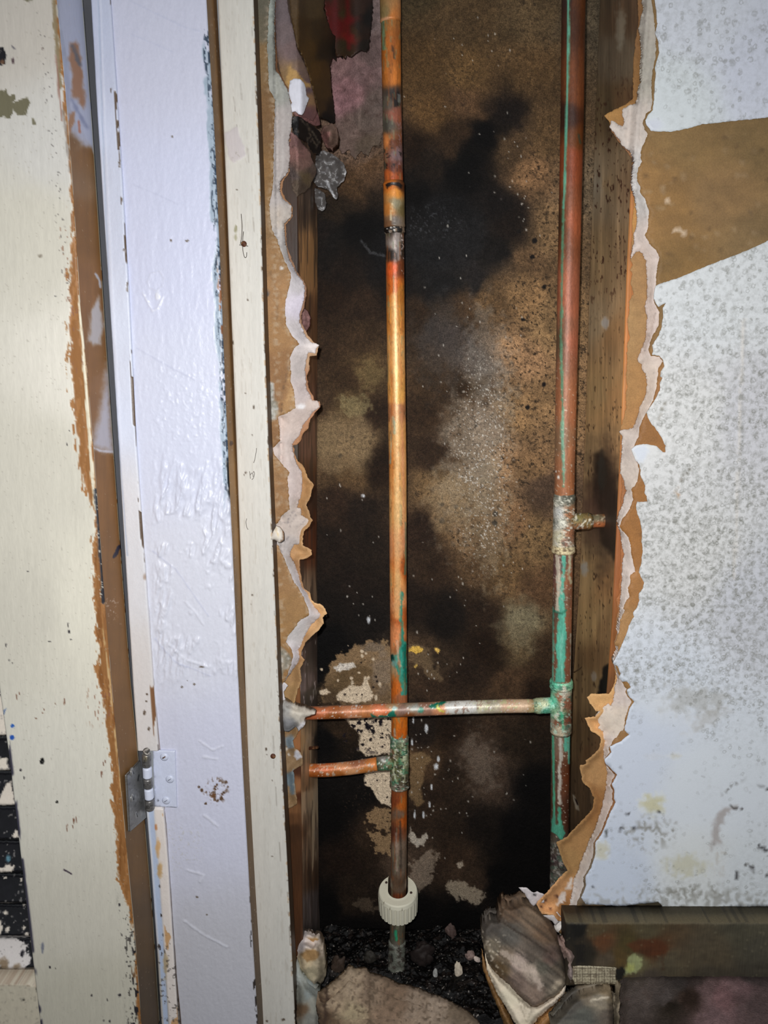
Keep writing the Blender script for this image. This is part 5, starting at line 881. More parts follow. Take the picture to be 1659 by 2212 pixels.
# ------------------------------------------------------------------ left copper riser with its tee and branch
VER = (78, 186, 150); VERD = (10, 110, 96); CRU = (206, 200, 176)
def riser_paint(p):
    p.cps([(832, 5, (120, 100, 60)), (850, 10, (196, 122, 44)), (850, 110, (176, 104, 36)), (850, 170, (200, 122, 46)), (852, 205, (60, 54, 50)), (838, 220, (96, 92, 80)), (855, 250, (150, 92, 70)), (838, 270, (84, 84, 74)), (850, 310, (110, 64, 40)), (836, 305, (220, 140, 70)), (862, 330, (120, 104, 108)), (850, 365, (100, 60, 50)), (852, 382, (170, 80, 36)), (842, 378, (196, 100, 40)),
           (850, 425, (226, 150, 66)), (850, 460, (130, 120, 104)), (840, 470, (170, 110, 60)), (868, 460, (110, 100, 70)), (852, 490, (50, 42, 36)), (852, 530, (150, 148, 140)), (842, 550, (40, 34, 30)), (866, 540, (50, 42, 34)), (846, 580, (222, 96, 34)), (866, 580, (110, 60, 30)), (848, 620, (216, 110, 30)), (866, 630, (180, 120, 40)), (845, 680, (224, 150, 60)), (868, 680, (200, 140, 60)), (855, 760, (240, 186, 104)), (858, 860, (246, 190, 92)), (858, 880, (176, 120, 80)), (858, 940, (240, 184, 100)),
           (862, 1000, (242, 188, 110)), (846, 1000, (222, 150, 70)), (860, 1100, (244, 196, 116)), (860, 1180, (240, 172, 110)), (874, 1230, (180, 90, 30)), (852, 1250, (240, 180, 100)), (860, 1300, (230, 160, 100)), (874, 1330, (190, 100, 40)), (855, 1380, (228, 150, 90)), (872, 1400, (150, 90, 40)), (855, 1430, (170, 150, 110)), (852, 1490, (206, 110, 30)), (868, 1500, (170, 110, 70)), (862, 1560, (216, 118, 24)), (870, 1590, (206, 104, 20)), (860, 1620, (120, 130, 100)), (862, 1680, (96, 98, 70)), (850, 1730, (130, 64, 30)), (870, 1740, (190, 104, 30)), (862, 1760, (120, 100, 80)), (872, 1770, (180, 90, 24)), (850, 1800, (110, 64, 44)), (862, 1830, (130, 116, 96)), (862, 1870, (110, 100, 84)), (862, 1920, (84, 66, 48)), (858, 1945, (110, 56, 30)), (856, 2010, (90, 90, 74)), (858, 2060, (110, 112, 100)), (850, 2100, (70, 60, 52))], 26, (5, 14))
    p.line([(826, -60), (827, 40), (829, 105)], 7, (94, 150, 118), 1.5, 12, 1.5, .8); p.poly([(849, 200), (862, 198), (864, 228), (852, 232), (848, 215)], (40, 36, 34), 2, 5, 1.2, .95); p.poly([(858, 203), (868, 204), (868, 222), (860, 222)], (104, 112, 110), 2, 5, 1.2, .9)
    p.line([(848, 100), (852, 125)], 5, (84, 58, 34), 2, 6, 1.5, .9); p.specks((40, 34, 30), 8, .64, .8, sm(p.v, 290, 330) * sm(-p.v, -372, -360)); p.specks((232, 226, 220), 3, .72, .8, sm(p.v, 480, 490) * sm(-p.v, -640, -600) * sm(p.u, 864, 868)); p.specks((150, 120, 120), 6, .6, .7, sm(p.v, 230, 260) * sm(-p.v, -380, -360) * sm(p.u, 852, 860))
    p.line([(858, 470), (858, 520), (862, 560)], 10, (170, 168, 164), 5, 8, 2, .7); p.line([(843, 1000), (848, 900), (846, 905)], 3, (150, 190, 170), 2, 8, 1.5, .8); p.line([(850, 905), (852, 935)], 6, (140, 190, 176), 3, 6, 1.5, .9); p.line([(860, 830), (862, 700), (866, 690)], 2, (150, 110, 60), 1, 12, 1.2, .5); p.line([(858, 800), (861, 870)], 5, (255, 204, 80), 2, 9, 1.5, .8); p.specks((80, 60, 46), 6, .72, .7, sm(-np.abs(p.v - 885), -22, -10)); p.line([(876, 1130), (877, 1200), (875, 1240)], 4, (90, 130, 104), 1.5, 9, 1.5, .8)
    # verdigris running down
    p.line([(868, 1280), (866, 1330), (870, 1380), (868, 1420)], 6, (38, 150, 128), 3, 7, 1.4, .92); p.poly([(850, 1418), (864, 1400), (878, 1380), (880, 1500), (868, 1500), (864, 1470), (852, 1440), (846, 1428)], (46, 166, 146), 5, 7, 1.6, .9); p.poly([(868, 1400), (878, 1390), (879, 1480), (872, 1470)], (8, 124, 104), 4, 6, 1.5, .8); p.poly([(844, 1415), (850, 1412), (852, 1426), (846, 1430)], (8, 58, 50), 1, 4, 1, 1, h=.5); p.line([(858, 1385), (860, 1420), (864, 1440)], 5, (232, 190, 150), 2, 6, 1.5, .8); p.blob(852, 1432, 6, 8, (130, 184, 176), .5, 5, .4, .7)
    p.specks((120, 180, 160), 5, .62, .8, sm(-np.abs(p.v - 1600), -18, -6)); p.line([(852, 1575), (853, 1590)], 4, (200, 200, 190), 1, 5, 1.2, .8); p.line([(864, 1775), (866, 1840), (866, 1880)], 4, (60, 54, 46), 1.5, 8, 1.2, .8); p.line([(856, 1800), (858, 1880)], 5, (170, 156, 140), 3, 8, 1.5, .7); p.line([(855, 2012), (856, 2030)], 6, (40, 170, 120), 1.5, 5, 1.2, .9)
    p.c *= np.array([1.0, .93, .92]); p.grain(.20, 5, (.6, 9)); p.specks((170, 92, 44), 6, .68, .4, None, (.5, 7)); p.specks((96, 62, 36), 5, .74, .4, None, (.6, 3)); p.specks((120, 130, 100), 6, .72, .5, None, (.5, 5))
    p.h += .25 * (p.nz(9) - .5); p.line([(850, 640), (856, 800), (857, 1000), (858, 1200), (858, 1330)], 13, (255, 204, 132), 4, 8, 5, .55, st=(.6, 5)); p.line([(868, 900), (872, 1050), (873, 1180)], 5, (232, 150, 112), 2, 8, 3, .5, st=(.6, 5)); p.line([(844, 700), (848, 1000), (850, 1300)], 4, (206, 110, 44), 2, 8, 2, .5, st=(.6, 5))  # pale middle streak puts a highlight into the colour, between orange and pink flanks
    p.r[:] = .36; p.c += (p.c.mean(1)[:, None] - p.c) * .08; p.c[:] = gain(p.c, 1.18)
def axis(pts, Y): return P([a[0] for a in pts], [a[1] for a in pts], Y)
lp_pts = [(842, -70), (843, 0), (846, 200), (850, 370), (851, 430), (853, 540), (855, 740), (859, 1000), (860, 1230), (861, 1400), (863, 1560), (863, 1640), (862, 1800), (861, 1900), (859, 2000), (857, 2060), (855.5, 2108)]
lp = axis(lp_pts, .075); lp[-1, 2] = max(lp[-1, 2], .001)
lpipe = empty('copper_pipe', tuple(lp[-1]), 'left vertical copper pipe, orange and bare, with the white plastic collar at its foot', 'pipe', 'vertical copper pipes in the cavity')
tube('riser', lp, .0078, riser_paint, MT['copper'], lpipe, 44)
def at(pts, path, v):
    """point on a pipe's axis at photo row v"""
    vs = [a[1] for a in pts]; return np.array([np.interp(v, vs, path[:, k]) for k in range(3)])
def sleeve(name, pts, path, v0, v1, r, paint, parent, mat='crust', lip=.0006, seg=40):
    A, B = at(pts, path, v0), at(pts, path, v1); d = B - A
    return tube(name, [A, A + d * .03, A + d * .10, A + d * .90, A + d * .97, B], [r - lip * 1.2, r + lip * .3, r, r, r + lip * .3, r - lip * 1.2], paint, MT[mat], parent, seg, 2.0)
def cp_up(p):
    p.cps([(842, 400, (200, 110, 40)), (856, 415, (232, 150, 62)), (866, 405, (90, 50, 26)), (856, 440, (150, 140, 110)), (840, 450, (190, 120, 56)), (870, 450, (110, 96, 60)), (852, 480, (120, 110, 100)), (842, 485, (120, 84, 56))], 14, (4, 9)); p.poly([(832, 398), (846, 393), (862, 394), (870, 402), (868, 408), (856, 400), (846, 400), (836, 408)], (26, 20, 20), 1.5, 5, 1.2, .95); p.line([(846, 440), (845, 475)], 3, (250, 236, 196), 1, 5, 1.2, .8); p.h += .2 * (p.nz(8) - .5); p.r[:] = .35; p.c[:] = gain(p.c, 1.18)
sleeve('coupling', lp_pts, lp, 392, 494, .0088, cp_up, lpipe, 'copper')
def ring_p(p): p.fill((30, 26, 24)); p.specks((150, 130, 110), 5, .6); p.specks((220, 214, 206), 3, .70); p.h += .5 * (p.nz(5) - .5); p.r[:] = .35
sleeve('solder_ring', lp_pts, lp, 490, 505, .0086, ring_p, lpipe)
def cp_top(p): p.cps([(830, 30, (130, 110, 70)), (850, 36, (190, 116, 56)), (858, 60, (60, 40, 20)), (835, 45, (206, 150, 110))], 12, (3, 8)); p.r[:] = .38; p.c[:] = gain(p.c, 1.3)
sleeve('coupling', lp_pts, lp, -60, 52, .0083, cp_top, lpipe, 'copper')
def tee_l(p):
    p.cps([(850, 1590, (110, 140, 110)), (872, 1590, (110, 104, 90)), (862, 1620, (124, 130, 96)), (874, 1640, (150, 156, 120)), (852, 1650, (90, 96, 60)), (862, 1680, (110, 112, 80)), (848, 1630, (120, 96, 70)), (872, 1690, (86, 74, 56)), (858, 1705, (130, 120, 104)), (846, 1600, (90, 120, 100)), (820, 1650, (86, 90, 70)), (832, 1660, (110, 104, 76)), (826, 1640, (150, 146, 140))], 13, (5, 10))
    for x in (852, 860, 868, 873): p.line([(x, 1600), (x + 3, 1640), (x - 2, 1665), (x + 3, 1690)], 2.5, (206, 214, 180) if x != 860 else (52, 54, 36), 2.5, 7, 1.2, .85, h=.15)
    p.specks((222, 224, 214), 4, .68, .8); p.specks((44, 40, 30), 5, .66, .8); p.specks((60, 130, 96), 7, .64, .6); p.h += .7 * (p.nz(6) - .5); p.r[:] = .35; p.c[:] = gain(p.c, 1.4)
tl = sleeve('tee_fitting', lp_pts, lp, 1588, 1700, .0089, tee_l, lpipe); tl['label'] = 'crusted green-grey tee fitting'
sleeve('solder_ring', lp_pts, lp, 1686, 1700, .0094, tee_l, lpipe)
br = axis([(862, 1646), (838, 1648), (815, 1650), (780, 1656), (740, 1661), (700, 1664), (655, 1664), (636, 1664)], .075)
tube('tee_arm', br[:3], [.0070, .0070, .0066], tee_l, MT['crust'], tl, 32)
def br_paint(p):
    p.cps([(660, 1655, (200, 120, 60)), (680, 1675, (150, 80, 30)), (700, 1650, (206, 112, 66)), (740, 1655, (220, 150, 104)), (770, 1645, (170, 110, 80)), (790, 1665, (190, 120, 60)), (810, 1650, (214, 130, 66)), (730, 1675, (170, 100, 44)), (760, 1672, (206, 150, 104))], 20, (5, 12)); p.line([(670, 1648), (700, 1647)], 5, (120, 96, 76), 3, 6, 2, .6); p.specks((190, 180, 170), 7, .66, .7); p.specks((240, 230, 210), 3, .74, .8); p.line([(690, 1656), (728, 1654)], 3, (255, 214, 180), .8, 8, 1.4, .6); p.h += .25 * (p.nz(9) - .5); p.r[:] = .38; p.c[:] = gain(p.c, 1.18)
o = tube('branch_pipe', br[2:], .0064, br_paint, MT['copper'], lpipe, 36); o['label'] = 'short copper branch running left into the stud'
sleeve('foot_sleeve', lp_pts, lp, 2030, 2108, .0086, lambda p: (p.fill((104, 106, 96)), p.specks((60, 52, 46), 8, .55, .8), p.specks((140, 140, 130), 6, .64, .7), p.line([(846, 2062), (848, 2076)], 3, (30, 26, 24), 1, 5), p.h.__iadd__(.5 * (p.nz(7) - .5)), p.c.__setitem__(slice(None), gain(p.c, 1.5))), lpipe)

# ------------------------------------------------------------------ right copper riser, two tees, the cross pipe
rp_pts = [(1241, -70), (1239, 0), (1236, 250), (1230.5, 500), (1225, 740), (1220, 1000), (1218.5, 1120), (1216.5, 1200), (1213, 1400), (1212, 1520), (1210.5, 1650), (1209, 1780), (1207, 1900), (1205, 2040), (1203, 2100)]
YR = .050
rp = axis(rp_pts, YR)
bot = rp[-1] + (rp[-1] - rp[-3]) / (rp[-1] - rp[-3])[2] * (.001 - rp[-1][2]); rp = np.vstack([rp, bot]); rp_pts2 = rp_pts + [(1201, 2170)]
rpipe = empty('copper_pipe', tuple(bot), 'right vertical copper pipe with green verdigris, joined to the horizontal cross pipe', 'pipe', 'vertical copper pipes in the cavity')
def rr_paint(p):
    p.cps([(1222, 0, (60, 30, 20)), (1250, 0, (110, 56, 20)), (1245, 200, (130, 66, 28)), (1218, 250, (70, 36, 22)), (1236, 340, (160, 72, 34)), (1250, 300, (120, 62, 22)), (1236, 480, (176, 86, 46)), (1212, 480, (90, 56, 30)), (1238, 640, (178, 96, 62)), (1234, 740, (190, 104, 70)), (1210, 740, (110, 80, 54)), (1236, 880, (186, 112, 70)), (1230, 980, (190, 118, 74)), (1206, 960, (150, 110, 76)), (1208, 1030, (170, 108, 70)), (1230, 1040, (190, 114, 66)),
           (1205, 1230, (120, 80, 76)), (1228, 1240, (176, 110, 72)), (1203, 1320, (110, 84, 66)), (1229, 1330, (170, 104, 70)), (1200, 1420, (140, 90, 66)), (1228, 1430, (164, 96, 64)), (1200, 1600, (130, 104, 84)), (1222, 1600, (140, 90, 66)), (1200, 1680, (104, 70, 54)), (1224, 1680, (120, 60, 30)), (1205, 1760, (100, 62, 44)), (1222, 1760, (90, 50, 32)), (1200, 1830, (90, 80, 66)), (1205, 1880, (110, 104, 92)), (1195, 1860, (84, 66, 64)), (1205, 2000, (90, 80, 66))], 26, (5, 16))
    p.line([(1227, -60), (1228, 60), (1226, 180), (1222, 300), (1219, 420), (1217, 450)], 5, (104, 196, 160), 1.2, 14, 1.3, 1, h=.15); p.line([(1217, 455), (1214, 600), (1212, 740), (1214, 840), (1216, 900), (1215, 960), (1218, 1000), (1217, 1050)], 4.5, (96, 160, 120), 3, 10, 1.5, .9, h=.12); p.line([(1216, 890), (1214, 940), (1216, 975), (1218, 1020)], 6, (124, 182, 148), 2.5, 8, 1.5, .9); p.line([(1250, 290), (1254, 310)], 4, (60, 70, 50), 2, 6, 1.5, .8); p.specks((226, 206, 180), 3, .75, .8, sm(p.v, 700, 900)); p.dots([(1206, 1030, 3, 5), (1201, 1018, 2)], (236, 230, 220))
    # thick green and white runs below the upper tee
    p.line([(1204, 1196), (1205, 1230), (1208, 1262), (1206, 1290), (1205, 1320)], 9, (220, 204, 178), 4, 9, 1.5, .95, h=.25); p.line([(1230, 1200), (1231, 1220), (1228, 1240), (1233, 1258)], 6, (206, 200, 158), 3, 7, 1.5, .9, h=.25); p.poly([(1214, 1200), (1222, 1198), (1222, 1230), (1218, 1270), (1220, 1300), (1222, 1340), (1224, 1380), (1220, 1440), (1221, 1475), (1198, 1475), (1204, 1440), (1200, 1400), (1206, 1340), (1208, 1290), (1214, 1240)], (88, 200, 168), 4, 9, 1.5, .96, h=.3); p.line([(1214, 1370), (1212, 1420), (1214, 1465)], 3, (150, 226, 200), 1.5, 9, 1.3, .7, h=.2); p.line([(1194, 1310), (1195, 1400), (1194, 1475)], 4, (110, 190, 160), 2.5, 8, 1.4, .9); p.line([(1198, 1320), (1214, 1326), (1222, 1318)], 5, (40, 130, 100), 2, 6, 1.4, .8); p.line([(1233, 1370), (1234, 1470)], 3, (200, 206, 186), 2.5, 7, 1.3, .8); p.specks((190, 196, 176), 5, .68, .7, sm(p.v, 1190, 1200) * sm(-p.v, -1330, -1280))
    p.line([(1194, 1560), (1196, 1680), (1197, 1780)], 5, (80, 196, 152), 1.5, 10, 1.3, .95, h=.15); p.line([(1211, 1595), (1212, 1640), (1208, 1660), (1210, 1690), (1207, 1710), (1210, 1735)], 7, (206, 198, 182), 2.5, 7, 1.4, .95, h=.2); p.line([(1222, 1595), (1222, 1620)], 8, (92, 200, 168), 2, 6, 1.4, .95, h=.25); p.line([(1229, 1590), (1229, 1648)], 5, (100, 206, 176), 1.5, 8, 1.3, .95, h=.2); p.poly([(1206, 1742), (1212, 1745), (1214, 1780), (1220, 1800), (1216, 1816), (1208, 1812), (1198, 1800), (1190, 1796), (1192, 1770), (1198, 1750), (1201, 1780), (1205, 1785)], (78, 180, 146), 3, 7, 1.4, .95, h=.3)
    p.specks((196, 190, 180), 6, .58, .7, sm(p.v, 1815, 1830)); p.specks((50, 44, 40), 7, .60, .7, sm(p.v, 1815, 1830)); p.specks((90, 120, 100), 7, .62, .6, sm(p.v, 1815, 1830))
    p.h += .18 * (p.nz(10) - .5); p.r[:] = .45; p.grain(.16, 6, (.6, 10)); p.c += (p.c.mean(1)[:, None] - p.c) * .14; p.c[:] = gain(p.c, 1.0)
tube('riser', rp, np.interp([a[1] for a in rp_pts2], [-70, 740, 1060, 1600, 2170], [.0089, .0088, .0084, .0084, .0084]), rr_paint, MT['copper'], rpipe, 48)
def tee_u(p):
    p.cps([(1205, 1075, (150, 150, 136)), (1225, 1075, (110, 110, 96)), (1208, 1110, (196, 196, 190)), (1214, 1130, (214, 212, 196)), (1232, 1110, (170, 116, 80)), (1230, 1150, (160, 110, 80)), (1206, 1160, (206, 200, 170)), (1222, 1175, (150, 112, 96)), (1206, 1180, (214, 206, 180)), (1225, 1188, (226, 212, 168)), (1200, 1130, (170, 170, 160)), (1250, 1120, (140, 128, 80)), (1262, 1130, (130, 108, 66)), (1256, 1140, (150, 96, 60))], 13, (4, 9))
    p.specks((236, 232, 214), 5, .62, .85); p.specks((84, 88, 76), 5, .66, .7); p.h += .8 * (p.nz(7) - .5); p.r[:] = .38; p.c[:] = gain(p.c, 1.2)
tu = sleeve('tee_fitting', rp_pts2, rp, 1066, 1192, .0092, tee_u, rpipe); tu['label'] = 'white-crusted tee fitting feeding the stub pipe'
sleeve('solder_ring', rp_pts2, rp, 1178, 1194, .0100, lambda p: (p.fill((224, 208, 166)), p.specks((150, 130, 100), 5, .6), p.h.__iadd__(.6 * (p.nz(5) - .5)), p.c.__setitem__(slice(None), gain(p.c, 1.15))), rpipe)
c0 = at(rp_pts2, rp, 1127)
sd = np.array([1.0, .14, -.005]); sd /= np.linalg.norm(sd)
tube('tee_arm', [c0, c0 + sd * .0205, c0 + sd * .0225, c0 + sd * .024], [.0072, .0070, .0074, .0066], tee_u, MT['crust'], tu, 32)
def stub_p(p): p.fill((150, 96, 60)); p.blob(1290, 1118, 22, 8, (120, 116, 92), .5, 7, .5, .9); p.blob(1290, 1136, 22, 6, (190, 110, 66), .5, 7, .5, .8); p.specks((84, 60, 44), 6, .62, .7); p.specks((206, 190, 160), 4, .70, .7); p.r[:] = .4; p.h += .3 * (p.nz(7) - .5); p.c[:] = gain(p.c, 1.2)
o = tube('stub_pipe', [c0 + sd * .021, c0 + sd * .052], .0058, stub_p, MT['copper'], rpipe, 32); o['label'] = 'short stub pipe going into the scorched stud'
def tee_d(p):
    p.cps([(1200, 1480, (110, 206, 170)), (1225, 1478, (130, 206, 160)), (1196, 1515, (110, 206, 172)), (1212, 1508, (160, 96, 66)), (1226, 1520, (150, 100, 76)), (1218, 1500, (200, 190, 168)), (1198, 1545, (150, 190, 150)), (1212, 1550, (96, 150, 110)), (1206, 1560, (140, 84, 60)), (1226, 1556, (130, 80, 60)), (1190, 1560, (170, 160, 140)), (1210, 1578, (190, 176, 150)), (1230, 1578, (140, 130, 110)), (1175, 1520, (200, 206, 170)), (1160, 1530, (170, 180, 140)), (1180, 1540, (90, 170, 140))], 12, (4, 9))
    p.line([(1220, 1485), (1217, 1510), (1212, 1535), (1200, 1548)], 7, (214, 208, 188), 2.5, 7, 1.4, .9, h=.2); p.line([(1212, 1540), (1216, 1560), (1217, 1575)], 6, (70, 170, 130), 2.5, 6, 1.4, .9); p.specks((190, 226, 206), 5, .64, .7); p.specks((50, 96, 80), 5, .68, .6); p.h += .7 * (p.nz(7) - .5); p.r[:] = .35; p.c[:] = gain(p.c, 1.3)
td = sleeve('tee_fitting', rp_pts2, rp, 1474, 1584, .0094, tee_d, rpipe); td['label'] = 'verdigris-covered tee fitting of the cross pipe'
sleeve('solder_ring', rp_pts2, rp, 1468, 1486, .0102, tee_d, rpipe)
cr_pts = [(1212, 1523), (1196, 1523), (1152, 1525), (1100, 1525), (1000, 1528), (880, 1533), (760, 1537), (670, 1540), (625, 1541)]
crp = axis(cr_pts, YR)
tube('tee_arm', [crp[0], crp[1], crp[1] * .1 + crp[2] * .9, crp[2]], [.0074, .0070, .0072, .0062], tee_d, MT['crust'], td, 32)
def cross_paint(p):
    p.cps([(670, 1538, (170, 90, 54)), (700, 1532, (190, 110, 70)), (720, 1550, (150, 84, 36)), (760, 1532, (196, 130, 92)), (790, 1540, (190, 120, 70)), (820, 1530, (220, 130, 90)), (835, 1545, (200, 110, 66)), (848, 1528, (190, 150, 110)), (870, 1535, (140, 110, 96)), (890, 1525, (150, 130, 110)), (880, 1548, (140, 80, 40)), (920, 1530, (150, 110, 90)), (950, 1535, (206, 140, 100)), (980, 1525, (200, 196, 184)), (1000, 1530, (210, 204, 190)), (1040, 1524, (206, 198, 172)), (1060, 1535, (196, 184, 160)), (1100, 1524, (206, 170, 140)), (1130, 1524, (216, 184, 152)), (1150, 1530, (180, 150, 110)), (1060, 1515, (176, 168, 146))], 18, (5, 11))
    p.line([(670, 1526), (730, 1522), (800, 1519)], 6, (110, 96, 86), 3, 7, 2, .7); p.poly([(800, 1540), (815, 1548), (836, 1545), (852, 1530), (856, 1548), (830, 1552), (806, 1552)], (14, 110, 90), 4, 6, 1.5, .95); p.blob(852, 1530, 6, 5, (190, 220, 216), .5, 5, .4, .9); p.blob(895, 1530, 14, 8, (170, 180, 176), .7, 6, .5, .7); p.blob(909, 1534, 6, 6, (60, 130, 110), .5, 5, .4, .9); p.poly([(925, 1526), (940, 1518), (962, 1514), (966, 1518), (950, 1524), (946, 1530), (930, 1530)], (16, 110, 88), 2.5, 6, 1.4, .95); p.poly([(941, 1524), (946, 1522), (952, 1532), (960, 1536), (958, 1540), (948, 1536), (942, 1530)], (214, 206, 84), 1.5, 5, 1.2, .95, h=.2)
    p.poly([(962, 1520), (985, 1514), (1030, 1512), (1030, 1540), (990, 1542), (966, 1540)], (214, 212, 206), 5, 7, 2, .85, h=.15); p.specks((196, 200, 150), 5, .66, .7, sm(p.u, 1000, 1040)); p.specks((150, 120, 104), 6, .62, .8, sm(p.u, 960, 980) * sm(-p.u, -1080, -1040)); p.specks((236, 232, 226), 3, .74, .8); p.dots([(720, 1541, 2), (740, 1540, 2), (770, 1524, 3), (932, 1513, 4, 3), (1060, 1530, 3)], (240, 234, 224)); p.line([(752, 1549), (780, 1548)], 2, (226, 190, 160), 1, 6, 1.2, .8)
    p.h += .3 * (p.nz(8) - .5); p.r[:] = .4; p.c[:] = gain(p.c, 1.18)
o = tube('cross_pipe', crp[2:], .0061, cross_paint, MT['copper'], rpipe, 36); o['label'] = 'horizontal copper cross pipe'

# ------------------------------------------------------------------ white plastic collar slipped round the foot of the left pipe
def collar():
    c = at(lp_pts, lp, 1925); zt = P(858, 1929, .068)[2]
    e = empty('plastic_collar', (c[0], c[1] - .004, zt - .03), 'white ribbed plastic collar clipped round the foot of the left copper pipe', 'collar')
    R, r = .0202, .0100; cy = c[1] - .0025; cx = c[0] - .0003
    n = 220; ang = np.linspace(math.radians(-45 + 90 + 0), math.radians(360 + 45), n) if False else np.linspace(math.radians(68), math.radians(360 + 112 - 0), n)
    # outer arc runs round the front; the slot opens to the back (+y)
    a0 = np.linspace(math.radians(90 + 31), math.radians(360 + 90 - 31), n)
    ribs = .5 + .5 * np.cos(a0 * 26); rib = -.00085 * np.clip((ribs - .62) / .38, 0, 1)
    a1 = a0[::-1]
    t = np.linspace(-1, 1, n)
    def inner(rad):
        aa = np.linspace(math.radians(360), math.radians(180), n - 60)
        arc = np.stack([rad * np.cos(aa), rad * np.sin(aa)], -1)
        yt = R * math.sin(math.radians(59))
        return np.vstack([np.stack([np.full(30, rad), np.linspace(yt, 0, 30)], -1), arc, np.stack([np.full(30, -rad), np.linspace(0, yt, 30)], -1)])
    lv = [(0.0, 1.0, 1), (-.0010, 1.0, .9), (-.0018, 1.0, .2), (-.0036, .995, 0), (-.0040, .992, 1), (-.010, .99, 1), (-.018, .985, 1), (-.0262, .975, 1), (-.0268, .96, .6)]
    H = .0262; rows = []
    prof = [(-H, .955, 1), (-H * .5, .975, 1), (-.0062, .985, 1), (-.0050, .985, 0), (-.0014, .955, 0), (0, .915, 0)]
    for (z, s, rb) in prof:
        rad = R * s + rib * rb
        o = np.stack([rad * np.cos(a0), rad * np.sin(a0)], -1); rows.append((o, z))
    topo = rows[-1][0]; inn = inner(r)[::-1]
    # resample the slot edge to n points
    L = np.concatenate([[0], np.cumsum(np.linalg.norm(np.diff(inn, axis=0), axis=1))]); q = np.linspace(0, L[-1], n)
    inn = np.stack([np.interp(q, L, inn[:, 0]), np.interp(q, L, inn[:, 1])], -1)
    if np.linalg.norm(inn[0] - topo[0]) > np.linalg.norm(inn[-1] - topo[0]): inn = inn[::-1]
    mid = topo * .30 + inn * .70; rows.append((topo * .72 + inn * .28, -.0002)); rows.append((mid, -.0005)); rows.append((inn, -.0003)); rows.append((inn, -H))
    pos = np.vstack([np.stack([cx + o[:, 0], cy + o[:, 1], np.full(n, zt + z)], -1) for o, z in rows])
    tl_ = math.radians(11); st_, ct_ = math.sin(tl_), math.cos(tl_)
    tip = lambda q: np.stack([q[:, 0], cy + (q[:, 1] - cy) * ct_ - (q[:, 2] - zt) * st_, zt + (q[:, 1] - cy) * st_ + (q[:, 2] - zt) * ct_], -1)
    pos = tip(pos)
    m = len(rows); f = []
    for k in range(m):
        k2 = (k + 1) % m
        for i in range(n - 1): f.append([k * n + i, k * n + i + 1, k2 * n + i + 1, k2 * n + i])
    f.append([k * n for k in range(m)]); f.append([k * n + n - 1 for k in range(m)][::-1])
    u, v = UV(pos); p = Paint(u, v); p.fill((232, 228, 206)); p.grain(.03, 6); p.r[:] = .4
    p.dots([(829, 1950, 1.5), (842, 1965, 1.5), (869, 1967, 1.5), (894, 1937, 2), (880, 1984, 1.5), (837, 1957, 1.5)], (110, 100, 84)); p.c[:] = gain(p.c, 1.5)
    o = mesh('collar_body', pos, f, MT['plastic'], e, p, False)
    for (dx, dy) in ((-.0118, .0088), (.0130, -.0030)):
        q = np.array([cx + dx, cy + dy, zt]); tube('pin_hole', list(tip(np.array([q - np.array([0, 0, .002]), q + np.array([0, 0, .00012])]))), .0013, lambda p: p.fill((72, 52, 44)), MT['plastic'], o, 14, 1)
collar()

# ------------------------------------------------------------------ sodden insulation and facing hanging in the top of the cavity
def bulge(Y0, amt, w=30, sc=40, seed=3, rough=.006, slope=0, v0=0):
    return lambda u, v, d: Y0 - amt * sm(d, 0, w) + rough * (fbm(u / sc, v / sc, 5, seed) - .5) * 2 + slope * (v - v0)
def thingslab(name, label, cat, *a, **k):
    g = k.pop('group', None); o = slab(name, *a, **k); return tag(o, label, cat, g)
def wool(cs, g=1.3, dk=.6):
    def f(p):
        p.cps(cs, 40, (10, 25)); p.c += (p.c.mean(1)[:, None] - p.c) * .22; p.grain(.12, 9); p.grain(.10, 34); p.specks((80, 64, 58), 14, .72, dk * .6)
        p.h += 2.0 * (p.nz(20, 5) - .5); p.r[:] = .9; p.c[:] = gain(p.c, g)
    return f
thingslab('insulation_batt', 'pink glass wool batt behind the torn facing at the top of the cavity', 'insulation',
    [(690, 60), (800, 40), (812, -70), (832, -70), (830, 200), (828, 290), (818, 318), (806, 312), (796, 338), (780, 326), (768, 346), (752, 322), (738, 334), (728, 300), (722, 240), (712, 150)],
    bulge(.134, .018, 70, 40, 5), lambda u, v, d: .002 + .008 * sm(d, 0, 40), wool([(740, 140, (150, 112, 110)), (760, 200, (156, 110, 112)), (735, 220, (160, 112, 116)), (780, 150, (140, 106, 104)), (800, 120, (120, 96, 92)), (810, 40, (130, 108, 104)), (815, 220, (110, 92, 84)), (790, 270, (112, 94, 84)), (760, 280, (124, 100, 90)), (740, 300, (120, 96, 86)), (790, 310, (96, 80, 66))], 1.45), MT['fluff'], jit=5, js=12, grid=4, seed=31)
def facing(cs, g=1.4):
    def f(p):
        p.cps(cs, 30, (8, 22)); p.grain(.14, 16, (.7, 2)); p.h += .8 * (p.nz(24, 4, (.8, 2)) - .5); p.r[:] = .6; p.c[:] = gain(p.c, g)
    return f
def redf(p):
    facing([(710, -30, (60, 46, 26)), (720, 30, (100, 26, 20)), (727, 60, (110, 24, 22)), (742, 30, (70, 54, 28)), (752, 40, (120, 26, 26)), (754, 80, (130, 34, 26)), (765, 70, (70, 46, 24)), (780, 60, (44, 30, 22)), (795, 40, (24, 18, 15)), (745, 100, (60, 48, 28)), (790, 100, (36, 26, 18)), (770, 20, (60, 40, 30))], .75)(p)
    p.line([(724, -60), (724, 40), (726, 72)], 9, (92, 18, 18), 2, 14, 4, .7); p.line([(750, -60), (751, 50), (754, 104)], 9, (104, 20, 20), 2, 14, 4, .7)
